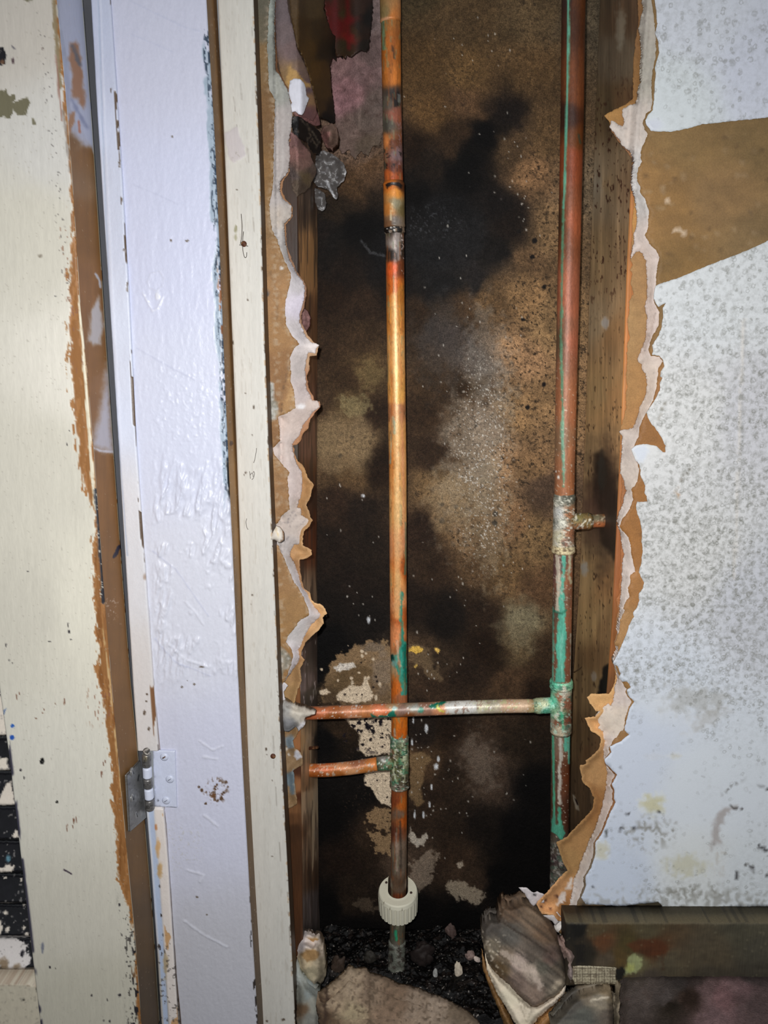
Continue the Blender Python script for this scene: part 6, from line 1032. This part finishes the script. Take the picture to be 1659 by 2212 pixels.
thingslab('foil_facing', 'dark red-striped facing at the top of the cavity, torn along its lower edge', 'insulation facing',
    [(690, -70), (806, -70), (804, 30), (797, 106), (790, 112), (780, 108), (768, 116), (758, 124), (750, 118), (746, 128), (738, 120), (728, 122), (712, 80)], lambda u, v, d: .100 + .010 * np.sin(u / 14) * .4 - .00003 * v, .0012, redf, MT['paper'], jit=4, js=7, grid=4, seed=32)
thingslab('kraft_facing', 'long brown kraft facing strip dangling left of the red-striped facing', 'insulation facing',
    [(618, -70), (702, -70), (700, 20), (712, 60), (730, 90), (746, 114), (740, 128), (730, 118), (726, 132), (718, 124), (712, 141), (716, 190), (722, 243), (724, 262), (716, 270), (706, 258), (690, 252), (680, 215), (671, 177), (657, 129), (642, 100), (635, 68), (628, 30)], lambda u, v, d: .0122 + .0011 * np.maximum(0, u - 643) + .003 * sm(u, 650, 665) * np.sin((u + .3 * v) / 20), .0005,
    facing([(640, 0, (84, 64, 40)), (680, 20, (92, 72, 44)), (650, 60, (80, 58, 28)), (690, 60, (64, 48, 26)), (670, 110, (84, 60, 26)), (700, 110, (50, 38, 22)), (735, 110, (34, 28, 22)), (690, 150, (90, 64, 26)), (700, 200, (84, 62, 28)), (690, 230, (74, 54, 28)), (715, 235, (34, 26, 16)), (705, 255, (10, 9, 9)), (720, 262, (10, 9, 9))], .95), MT['paper'], jit=2.5, js=8, grid=4, seed=33)
thingslab('torn_facing', 'mauve-grey torn facing hugging the left stud at the top', 'insulation facing',
    [(588, -70), (618, -70), (622, 20), (634, 68), (642, 106), (657, 135), (668, 165), (680, 215), (684, 245), (676, 262), (662, 254), (640, 252), (624, 236), (612, 190), (598, 120)], lambda u, v, d: .0124 + .0006 * np.maximum(0, u - 642) - .0008 * sm(d, 0, 10), .0003,
    lambda p: (facing([(605, 20, (112, 98, 100)), (612, 80, (120, 104, 104)), (630, 110, (130, 108, 106)), (640, 160, (136, 112, 108)), (625, 190, (170, 134, 84)), (632, 160, (160, 126, 78)), (668, 190, (110, 88, 90)), (672, 220, (150, 116, 84)), (665, 245, (120, 84, 84))], .85)(p), p.poly([(626, 138), (630, 150), (640, 152), (650, 165), (660, 178), (672, 182), (672, 190), (660, 190), (650, 184), (640, 172), (622, 186), (618, 176)], (190, 150, 90), 3, 7, 2, .9)), MT['paper'], jit=2, js=8, grid=4, seed=34)
thingslab('paint_flake', 'bright white oval flake of paint lying on the torn facing near the top left', 'paint flake',
    [(626, 175), (634, 170), (648, 170), (656, 178), (660, 190), (661, 205), (668, 212), (662, 225), (658, 240), (652, 248), (644, 246), (638, 240), (628, 243), (626, 230), (630, 222), (623, 200)], lambda u, v, d: .0100 + .0006 * np.maximum(0, u - 650) - .0006 * sm(d, 0, 10), .0016, lambda p: (p.fill((226, 226, 236)), p.grain(.03, 9), p.h.__iadd__(.4 * (p.nz(12) - .5))), MT['paint'], jit=1.6, js=6, grid=4, seed=35)
thingslab('insulation_scrap', 'pink insulation scrap sagging below the black netting on the left', 'insulation',
    [(626, 284), (640, 292), (655, 312), (668, 326), (674, 345), (682, 360), (684, 372), (676, 388), (668, 404), (660, 412), (648, 420), (640, 426), (632, 410), (626, 380), (622, 340)], lambda u, v, d: .011 + .0012 * np.maximum(0, u - 642) - .010 * sm(d, 0, 26) + .003 * (fbm(u / 22, v / 22, 5, 9) - .5), lambda u, v, d: .001 + .006 * sm(d, 0, 20), wool([(636, 300, (130, 92, 88)), (645, 335, (150, 104, 96)), (655, 350, (150, 110, 98)), (660, 380, (120, 100, 70)), (645, 400, (96, 80, 66)), (635, 380, (90, 76, 72)), (672, 365, (110, 92, 80))], 1.35), MT['fluff'], jit=2.5, js=9, grid=3.5, seed=36)
thingslab('insulation_scrap', 'small pink insulation tuft above the netting, under the white flake', 'insulation',
    [(640, 246), (655, 244), (668, 236), (684, 240), (690, 256), (692, 268), (684, 272), (670, 266), (656, 262), (644, 256)], lambda u, v, d: .011 + .0010 * np.maximum(0, u - 642) - .006 * sm(d, 0, 16) + .002 * (fbm(u / 18, v / 18, 5, 4) - .5), lambda u, v, d: .001 + .005 * sm(d, 0, 12), wool([(655, 252, (150, 100, 96)), (680, 255, (140, 90, 88))], 1.3), MT['fluff'], jit=2, js=8, grid=3.5, seed=37)
thingslab('insulation_scrap', 'round pinkish insulation lump caught beside the black tip of the kraft strip', 'insulation',
    [(700, 272), (716, 266), (726, 274), (732, 292), (728, 310), (716, 320), (704, 316), (696, 300), (692, 284)], bulge(.088, .018, 16, 18, 8, .004), .012, wool([(715, 280, (130, 100, 84)), (706, 296, (140, 90, 84)), (722, 300, (110, 84, 70))], 1.7), MT['fluff'], jit=2.5, js=8, grid=3.5, seed=38)
thingslab('netting', 'crumpled black netting between the pink tufts at upper left', 'netting',
    [(630, 250), (646, 252), (662, 262), (676, 272), (690, 284), (694, 300), (692, 320), (686, 332), (676, 328), (664, 310), (650, 300), (636, 290), (630, 276)], lambda u, v, d: .010 + .0011 * np.maximum(0, u - 644) + .003 * (fbm(u / 9, v / 9, 4, 3) - .5), .0012, lambda p: (p.fill((14, 13, 13)), p.line([(648, 256), (672, 280), (690, 310)], 2, (110, 100, 86), 1.5, 6, 1.2, .9), p.line([(664, 266), (670, 290), (688, 326)], 2, (110, 96, 80), 1.5, 6, 1.2, .9), p.specks((90, 80, 70), 5, .70, .8)), MT['paper'], jit=4, js=6, grid=3.5, seed=39)
def filmp(p): p.fill((112, 108, 106)); p.grain(.2, 12); p.line([(690, 345), (705, 352), (722, 350)], 3, (190, 190, 192), 2, 6, 2, .8); p.line([(705, 360), (712, 376), (726, 384)], 3, (180, 178, 178), 2, 6, 2, .7); p.specks((206, 206, 210), 5, .70, .7); p.line([(748, 360), (746, 384), (738, 398)], 2.5, (240, 242, 246), 1, 7, 1.2, 1); p.line([(706, 392), (714, 410), (724, 430)], 4, (230, 232, 236), 1.5, 6, 1.4, 1); p.h += 2 * (p.nz(14) - .5); p.r[:] = .2
thingslab('plastic_film', 'torn scrap of clear plastic film hanging at upper left of the cavity', 'plastic film',
    [(682, 330), (700, 324), (716, 332), (734, 344), (744, 356), (748, 372), (744, 388), (734, 400), (728, 404), (730, 424), (726, 432), (716, 420), (708, 408), (694, 406), (684, 402), (676, 392), (680, 360)], lambda u, v, d: .100 + .010 * (fbm(u / 18, v / 18, 3, 6) - .5), .0006, filmp, MT['film'], jit=2.5, js=8, grid=3.5, seed=40)
thingslab('plastic_film', 'lower drop-shaped scrap of clear plastic film against the black mould', 'plastic film',
    [(680, 406), (692, 410), (702, 420), (705, 440), (702, 452), (694, 457), (686, 450), (680, 434)], lambda u, v, d: .112 + .006 * (fbm(u / 14, v / 14, 3, 8) - .5), .0006, filmp, MT['film'], jit=2, js=8, grid=3.5, seed=41)
thingslab('insulation_scrap', 'small pink insulation lump poking out behind the left drywall edge', 'insulation',
    [(644, 672), (654, 664), (664, 672), (669, 688), (668, 704), (660, 716), (650, 718), (642, 704)], bulge(.034, .008, 14, 16, 6, .003), .009, wool([(656, 690, (160, 112, 108)), (650, 706, (140, 96, 92))], 1.1), MT['fluff'], jit=1.5, js=8, grid=3.5, seed=42)
a = P(655, 1617, .060); b = P(686, 1614, .082); a[0] = -.103
nl = empty('bent_nail', tuple(a), 'rusty nail sticking out of the left stud just above the branch pipe', 'nail')
tube('shank', [a, (a + b) / 2 + np.array([0, 0, -.0005]), b], [.0016, .0016, .0014], nailp, MT['crust'], nl, 12, 1.5)

# ------------------------------------------------------------------ skirting board and what lies at the foot of the wall
def skirt(p, side, t):
    p.cps([(1240, 2010, (22, 20, 18)), (1290, 2010, (66, 56, 42)), (1400, 2010, (64, 58, 46)), (1600, 2010, (58, 56, 50)), (1300, 2035, (72, 46, 30)), (1360, 2040, (56, 48, 28)), (1410, 2050, (64, 36, 20)), (1270, 2060, (30, 27, 23)), (1310, 2070, (62, 54, 48)), (1340, 2070, (70, 56, 34)), (1380, 2080, (80, 76, 60)), (1440, 2080, (66, 60, 52)), (1540, 2060, (62, 56, 48)), (1640, 2050, (60, 58, 54)), (1540, 2115, (50, 46, 42)), (1400, 2115, (56, 50, 48)), (1640, 2110, (50, 47, 44))], 30, (8, 22))
    p.poly([(1352, 2040), (1380, 2030), (1432, 2030), (1444, 2046), (1436, 2062), (1400, 2064), (1370, 2056)], (66, 36, 20), 6, 9, 3, .8); p.line([(1431, 2060), (1432, 2096)], 3, (54, 36, 26), 2, 6, 2, .7); p.poly([(1358, 2066), (1372, 2060), (1388, 2070), (1386, 2090), (1374, 2102), (1356, 2104), (1350, 2110), (1342, 2100), (1354, 2088)], (130, 138, 110), 5, 7, 2.5, .9); p.blob(1362, 2090, 10, 8, (150, 156, 96), .6, 6, .4, .6); p.poly([(1328, 2092), (1346, 2088), (1352, 2100), (1340, 2120), (1330, 2118)], (18, 17, 16), 4, 6, 2, .95); p.grain(.14, 6, (3, 1)); p.grain(.12, 24, (2, 1)); p.specks((96, 92, 82), 5, .80, .4)
    p.poly([(1236, 2000), (1270, 1996), (1264, 2016), (1240, 2030)], (14, 13, 12), 6, 9, 4, .9); p.poly([(1240, 2040), (1262, 2042), (1262, 2080), (1244, 2086)], (20, 18, 17), 7, 9, 4, .85)
    p.c *= np.array([1.0, .98, .86]); p.poly([(1200, 1975), (2000, 1975), (2000, 1995), (1200, 1995)], (74, 66, 48), 2, 8, 2, .9); p.specks((40, 36, 28), 12, .6, .5, sm(-p.v, -1998, -1990))
    p.h += .5 * (p.nz(16) - .5); p.r[:] = .7; p.c[:] = gain(p.c, 1.75)
def hboard(name, u0, u1, v0, v1, Y, thick, paint, mat):
    def f(p): paint(p, None, None)
    return slab(name, [(u0, v0), ((u0 + u1) / 2, v0), (u1, v0 + 1), (u1, v1), ((u0 + u1) / 2, v1), (u0, v1)], Y, thick, f, mat, None, grid=4, jit=1.2, js=30, seed=50)
S(hboard('baseboard_right', 1222, 1990, 1991, 2129, lambda u, v, d: -.0205 + .0015 * sm(4 - d, 0, 4), .0203, skirt, MT['wood']))
thingslab('mesh_tape', 'pale woven strip of joint tape stuck across the rotten end of the skirting board', 'tape', [(1238, 2088), (1262, 2087), (1300, 2089), (1332, 2091), (1330, 2108), (1332, 2126), (1318, 2125), (1280, 2125), (1242, 2127), (1236, 2112)], lambda u, v, d: -.0218, .0008,
    lambda p: (p.fill((150, 142, 120)), [p.line([(x, 2080), (x, 2132)], 1.4, (74, 66, 54), .5, 8, .9, .85) for x in range(1240, 1334, 6)], [p.line([(1230, y), (1336, y)], 1.4, (74, 66, 54), .5, 8, .9, .85) for y in range(2092, 2126, 6)], p.grain(.12, 12), p.specks((90, 80, 66), 12, .62, .6), p.c.__setitem__(slice(None), gain(p.c, 1.9))), MT['paper'], jit=1.2, js=6, grid=2.5, seed=51)
def plaster(cs, g=1.9, rough=2.0):
    def f(p):
        p.cps(cs, 34, (8, 20)); p.grain(.14, 8); p.grain(.10, 26); p.h += rough * (p.nz(16, 5) - .5); p.r[:] = .85; p.c[:] = gain(p.c, g)
    return f
thingslab('plaster_lump', 'small pink-grey plaster lump wedged between the leaning chunk and the skirting board', 'plaster', [(1208, 2040), (1224, 2044), (1240, 2052), (1246, 2066), (1240, 2084), (1244, 2100), (1240, 2124), (1230, 2130), (1222, 2110), (1222, 2080)], bulge(-.016, .012, 12, 14, 4, .003), .012, plaster([(1224, 2052, (120, 100, 92)), (1234, 2075, (130, 112, 104)), (1228, 2105, (120, 108, 104))], 1.6), MT['gyp'], jit=3, js=8, grid=3.5, seed=52)
def lath(p): p.cps([(1240, 2170, (50, 46, 40)), (1270, 2150, (84, 74, 60)), (1310, 2140, (96, 84, 66)), (1290, 2160, (100, 92, 78)), (1260, 2195, (56, 56, 50)), (1320, 2200, (60, 52, 44))], 24, (5, 14)); p.grain(.3, 7, (4, 1)); p.line([(1276, 2162), (1300, 2156), (1316, 2154)], 4, (170, 160, 142), 2, 6, 2, .8); p.h += .8 * (p.nz(8, 4, (4, 1)) - .5); p.c[:] = gain(p.c, 2.2); p.r[:] = .6
thingslab('lath_piece', 'splintered lath piece lying under the joint tape beside the leaning chunk', 'wood', [(1226, 2170), (1250, 2150), (1290, 2138), (1318, 2134), (1322, 2150), (1326, 2210), (1310, 2260), (1200, 2260), (1190, 2215)], lambda u, v, d: -.026 - .0002 * (v - 2140) - .004 * sm(d, 0, 10), .012, lath, MT['wood'], jit=3, js=9, grid=4, seed=53)
thingslab('plaster_lump', 'narrow upright plaster sliver between the lath piece and the dirty batt', 'plaster', [(1332, 2136), (1346, 2130), (1352, 2150), (1352, 2190), (1344, 2230), (1326, 2240), (1324, 2190), (1330, 2160)], bulge(-.024, .010, 10, 14, 4, .003), .012, plaster([(1340, 2150, (96, 86, 70)), (1342, 2180, (110, 100, 84)), (1338, 2215, (84, 76, 60))], 2.2), MT['gyp'], jit=3, js=8, grid=3.5, seed=54)
thingslab('insulation_batt', 'dirty pink batt lying on the floor along the skirting board', 'insulation', [(1350, 2134), (1420, 2130), (1500, 2132), (1580, 2130), (1680, 2132), (1970, 2134), (1970, 2300), (1350, 2300)], lambda u, v, d: -.0245 - .00055 * (v - 2130) - .010 * sm(d, 0, 20) + .006 * (fbm(u / 30, v / 30, 4, 9) - .5), .016,
    wool([(1370, 2150, (76, 66, 60)), (1410, 2170, (90, 78, 72)), (1450, 2190, (84, 74, 70)), (1480, 2160, (66, 58, 54)), (1500, 2190, (50, 36, 28)), (1460, 2208, (40, 32, 24)), (1540, 2170, (110, 84, 82)), (1580, 2190, (124, 88, 88)), (1620, 2170, (110, 82, 82)), (1650, 2200, (84, 66, 64)), (1520, 2145, (64, 52, 48)), (1640, 2140, (70, 58, 56)), (1550, 2230, (110, 84, 84))], 1.45, .5), MT['fluff'], jit=4, js=14, grid=5, seed=55)
# the leaning chunk of wall: face, pale broken core, kraft lining
ck = empty('wall_chunk', tuple(P(1150, 2215, -.03)), 'thick broken chunk of wall leaning against the foot of the right copper pipe', 'rubble')
CK = [(1040, 2018), (1044, 2002), (1060, 1984), (1074, 1988), (1078, 1964), (1090, 1952), (1098, 1960), (1112, 1956), (1134, 1950), (1150, 1957), (1168, 1970), (1186, 1985), (1196, 2008), (1206, 2026), (1220, 2060), (1224, 2090), (1226, 2112), (1220, 2130), (1204, 2150), (1176, 2168), (1160, 2176), (1146, 2174), (1120, 2150), (1100, 2128), (1084, 2114), (1064, 2094), (1054, 2080), (1046, 2050)]
def cky(u, v, d): return .012 - .00016 * (v - 1950) - .006 * sm(d, 0, 10) + .0025 * (fbm((u + v * .8) / 60, (u - v) / 12, 4, 5) - .5)
def ck_face(p):
    p.cps([(1100, 1970, (78, 62, 48)), (1150, 1980, (96, 80, 64)), (1180, 2010, (84, 66, 50)), (1060, 2000, (72, 66, 60)), (1100, 2020, (80, 76, 70)), (1150, 2060, (70, 62, 54)), (1190, 2070, (80, 64, 56)), (1060, 2050, (110, 100, 84)), (1090, 2070, (96, 82, 66)), (1080, 2090, (84, 66, 42)), (1120, 2080, (150, 134, 124)), (1150, 2100, (150, 136, 122)), (1120, 2120, (104, 88, 78)), (1160, 2140, (110, 94, 82)), (1190, 2120, (84, 76, 66)), (1200, 2130, (140, 128, 110)), (1210, 2090, (66, 58, 48)), (1170, 2090, (76, 72, 62))], 22, (5, 14))
    q = (p.u - p.v * .75); p.c *= (1 + .5 * (fbm((p.u * .62 - p.v * .78) / 7, (p.u * .78 + p.v * .62) / 70, 4, 3) - .5) * 2)[:, None]
    p.line([(1072, 1984), (1130, 2020), (1190, 2060)], 4, (44, 34, 26), 2, 8, 2, .8); p.line([(1060, 2010), (1110, 2050), (1150, 2080)], 3, (50, 44, 38), 2, 8, 2, .7); p.line([(1090, 2056), (1120, 2078), (1150, 2100), (1168, 2128)], 14, (176, 160, 146), 9, 8, 3, .75); p.specks((190, 178, 160), 5, .70, .7, sm(-p.u, -1110, -1060)); p.h += 1.2 * (p.nz(9) - .5); p.c[:] = gain(p.c, 1.4); p.r[:] = .75
slab('wood_face', CK, cky, .016, ck_face, MT['wood'], ck, grid=3.5, jit=3, js=8, seed=56)
slab('broken_core', [(1048, 2060), (1056, 2084), (1068, 2098), (1086, 2116), (1104, 2132), (1124, 2154), (1146, 2172), (1160, 2172), (1180, 2160), (1206, 2144), (1216, 2128), (1222, 2132), (1220, 2148), (1204, 2164), (1184, 2182), (1166, 2196), (1152, 2216), (1146, 2250), (1130, 2250), (1112, 2210), (1094, 2178), (1070, 2140), (1052, 2096)], lambda u, v, d: cky(u, v, d) - .0015 + .004, .012, lambda p: (plaster([(1100, 2150, (196, 186, 164)), (1130, 2190, (196, 184, 164)), (1070, 2120, (180, 168, 148)), (1190, 2160, (196, 182, 164)), (1140, 2210, (170, 160, 140))], 1.9, 1.5)(p), [p.line([(1120 + k * 9, 2160), (1140 + k * 3, 2215)], 2, (150, 138, 118), 1.5, 8, 1.5, .5) for k in range(4)]), MT['gyp'], ck, grid=3.5, jit=2.5, js=7, seed=57)['label'] = 'pale broken plaster core'
slab('kraft_lining', [(1150, 2222), (1166, 2198), (1186, 2182), (1206, 2164), (1222, 2146), (1234, 2160), (1232, 2176), (1214, 2196), (1190, 2212), (1170, 2240), (1150, 2250)], lambda u, v, d: cky(u, v, d) + .006, .002, lambda p: (p.fill((130, 94, 56)), p.grain(.2, 10), p.c.__setitem__(slice(None), gain(p.c, 1.7))), MT['paper'], ck, grid=4, jit=2.5, js=7, seed=58)
slab('kraft_lining', [(1040, 2050), (1046, 2072), (1056, 2100), (1072, 2142), (1094, 2182), (1112, 2215), (1100, 2240), (1080, 2190), (1060, 2140), (1042, 2090)], lambda u, v, d: cky(u, v, d) + .007, .002, lambda p: (p.fill((120, 88, 50)), p.grain(.25, 10), p.c.__setitem__(slice(None), gain(p.c, 1.2))), MT['paper'], ck, grid=4, jit=2.5, js=7, seed=59)
# broken drywall at the bottom centre and lump at the bottom left
thingslab('broken_drywall', 'stained woven-faced drywall piece lying across the bottom of the cavity opening', 'rubble', [(682, 2170), (696, 2160), (714, 2146), (740, 2122), (752, 2108), (768, 2118), (786, 2114), (798, 2126), (830, 2136), (860, 2150), (900, 2160), (940, 2176), (985, 2196), (1015, 2214), (1040, 2240), (1040, 2280), (700, 2280), (690, 2220)], lambda u, v, d: -.006 - .00045 * (v - 2110) - .006 * sm(d, 0, 10), .014,
    lambda p: (plaster([(720, 2160, (150, 132, 110)), (760, 2130, (160, 142, 120)), (800, 2150, (130, 112, 94)), (760, 2190, (150, 136, 110)), (850, 2170, (120, 100, 82)), (830, 2200, (124, 104, 86)), (900, 2190, (136, 120, 104)), (950, 2200, (150, 134, 118)), (700, 2200, (80, 62, 46)), (990, 2210, (110, 96, 80))], 1.35, 2.2)(p), p.specks((84, 70, 56), 7, .66, .6), p.grain(.12, 4), [p.line([(690 + 5 * k, 2110), (700 + 5 * k, 2230)], 1.2, (110, 94, 76), .6, 9, .9, .30) for k in range(66)], p.line([(700, 2160), (704, 2190), (700, 2215)], 8, (60, 44, 34), 4, 8, 2, .8), p.line([(796, 2140), (800, 2200), (790, 2230)], 4, (80, 64, 50), 2, 9, 2, .6)), MT['paper'], jit=3, js=9, grid=4, seed=61)
lb = empty('plaster_lump', tuple(P(670, 2210, .0)), 'torn plaster lump with a grey-green side at the bottom of the cream casing', 'plaster')
slab('plaster_body', [(642, 2040), (650, 2030), (664, 2028), (676, 2036), (688, 2034), (696, 2050), (700, 2070), (702, 2090), (704, 2110), (694, 2130), (688, 2150), (670, 2140), (656, 2120), (644, 2100), (640, 2070)], bulge(.014, .014, 16, 18, 4, .003), .014, lambda p: (plaster([(650, 2040, (190, 180, 178)), (672, 2044, (180, 168, 160)), (670, 2062, (140, 114, 78)), (690, 2056, (170, 156, 140)), (690, 2080, (150, 138, 116)), (660, 2080, (170, 154, 126)), (670, 2100, (150, 140, 116)), (695, 2110, (130, 120, 100)), (680, 2130, (120, 112, 96))], 1.6)(p), p.poly([(650, 2062), (662, 2052), (680, 2050), (692, 2062), (684, 2072), (664, 2078)], gain((146, 114, 74), 1.4), 3, 7, 2, .9)), MT['gyp'], lb, grid=3.5, jit=3.5, js=7, seed=62)
slab('grey_side', [(640, 2080), (652, 2110), (668, 2130), (690, 2148), (694, 2180), (690, 2290), (644, 2290), (640, 2180)], lambda u, v, d: .006 - .0002 * (v - 2080) - .006 * sm(d, 0, 14), .012, plaster([(650, 2110, (130, 134, 130)), (665, 2150, (112, 118, 116)), (650, 2150, (100, 100, 92)), (680, 2170, (120, 120, 112)), (650, 2180, (80, 62, 44)), (670, 2200, (104, 104, 98))], 1.7, 1.2), MT['gyp'], lb, grid=4, jit=2.5, js=9, seed=63)['label'] = 'grey-green painted side'
# black sludge and crumbs on the cavity floor
def sludge():
    n, m = 200, 380
    x, y = np.meshgrid(np.linspace(-.100, .166, m), np.linspace(.016, .138, n))
    h = .010 * fbm(x * 60, y * 60, 5, 4) ** 1.5 * 1.6 + .0016 * fbm(x * 400, y * 400, 3, 8)
    h = h * sm(np.minimum(np.minimum(x + .100, .166 - x), np.minimum(y - .016, .138 - y)), 0, .004) + .0004
    pos = np.stack([x.ravel(), y.ravel(), h.ravel()], -1)
    p = Paint(pos[:, 0] * PX, pos[:, 1] * PX); p.fill((9, 8, 8)); p.specks((42, 34, 30), 16, .66, .8); p.specks((190, 182, 172), 4, .80, .9); p.specks((84, 76, 68), 6, .76, .8); p.r[:] = .35
    i = np.arange(n - 1)[:, None] * m; j = np.arange(m - 1)[None, :]
    f = np.stack([i + j, i + j + 1, i + m + j + 1, i + m + j], -1).reshape(-1, 4)
    o = mesh('wet_debris', pos, f, MT['rubble'], None, p)
    tag(o, 'black wet crumbs and sludge covering the floor of the cavity', 'debris', None, 'stuff')
sludge()
def crumb(name, label, u, v, Y, r, c, asp=1.6, seed=1, z=None, group=None, cat='crumb', rot=20):
    """an irregular crumb of plaster resting in the cavity"""
    import bmesh
    bm = bmesh.new(); bmesh.ops.create_icosphere(bm, subdivisions=4, radius=1)
    pos = np.array([w.co[:] for w in bm.verts]); f = [[w.index for w in q.verts] for q in bm.faces]; bm.free()
    k = 1 + .5 * (fbm(pos[:, 0] * 2 + 5, pos[:, 1] * 2 + pos[:, 2] * 1.7 + 3, 4, seed) - .5) * 2
    pos = pos * k[:, None] * np.array([r, r * .7, r * asp]); a = math.radians(rot); ca, sa = math.cos(a), math.sin(a)
    pos = np.stack([pos[:, 0] * ca - pos[:, 2] * sa, pos[:, 1], pos[:, 0] * sa + pos[:, 2] * ca], -1)
    c0 = P(u, v, Y); pos = pos + c0
    p = Paint(pos[:, 0] * PX, pos[:, 2] * PX); p.fill(c); p.grain(.2, 6); p.r[:] = .7
    return tag(mesh(name, pos, f, MT['gyp'], None, p), label, cat, group)
for (nm, lab, u, v, r, c, asp, sd, rot, cat) in (
    ('plaster_flake', 'white pointed plaster flake on the black debris left of the leaning chunk', 990, 2098, .0042, (226, 212, 190), 2.2, 1, 5, 'plaster flake'),
    ('plaster_flake', 'pinkish oblong plaster flake on the debris right of the white collar', 974, 2014, .0052, (96, 78, 72), 1.8, 2, 10, 'plaster flake'),
    ('plaster_flake', 'pale mauve plaster flake above and right of the white pointed flake', 1016, 2064, .0046, (150, 128, 120), 1.1, 3, 60, 'plaster flake'),
    ('plaster_flake', 'small white chip beside the pale mauve flake', 1030, 2072, .0026, (226, 208, 196), 1.5, 4, 45, 'plaster flake'),
    ('plaster_flake', 'thin grey-white sliver on the debris right of the pipe foot', 940, 2106, .0024, (176, 176, 172), 2.6, 5, -10, 'plaster flake'),
    ('rubble_lump', 'dark brown round rubble lump right of the left pipe foot', 912, 2062, .0120, (40, 31, 28), 1.15, 6, 0, 'rubble'),
    ('rubble_lump', 'small dark rubble lump left of the left pipe foot', 800, 2068, .0060, (54, 50, 44), 1.3, 7, 0, 'rubble'),
    ('rubble_lump', 'brown shard standing beside the plaster lump at bottom left', 728, 2090, .0070, (70, 56, 46), 2.0, 8, -20, 'rubble')):
    ray = W @ np.array([u - CX, v - CY, F]); t = (.006 + r * .6 - CAM[2]) / ray[2]; Y = float(np.clip(CAM[1] + ray[1] * t, .012, .128))
    crumb(nm, lab, u, v, Y, r, c, asp, sd, cat=cat, rot=rot, group='plaster flakes on the cavity floor' if nm == 'plaster_flake' else 'rubble lumps on the cavity floor')
rt = [(1240, 1452), (1254, 1444), (1262, 1437), (1272, 1427), (1284, 1421)]
t = tube('root_thread', np.array([P(a[0], a[1], Y) for a, Y in zip(rt, (.120, .110, .100, .092, .085))]), [.0005, .0006, .0006, .0005, .0004], lambda p: p.fill((90, 70, 50)), MT['wood'], None, 8, 2)
tag(t, 'thin dry root thread reaching across the right stud above the lower scorch mark', 'root')
for o in list(COL.objects):
    nm = o.name.split('.')[0]
    if o.parent is None and nm == 'insulation_scrap': o['group'] = 'pink insulation scraps on the left of the cavity'
    if o.parent is None and nm == 'plastic_film': o['group'] = 'scraps of clear plastic film'
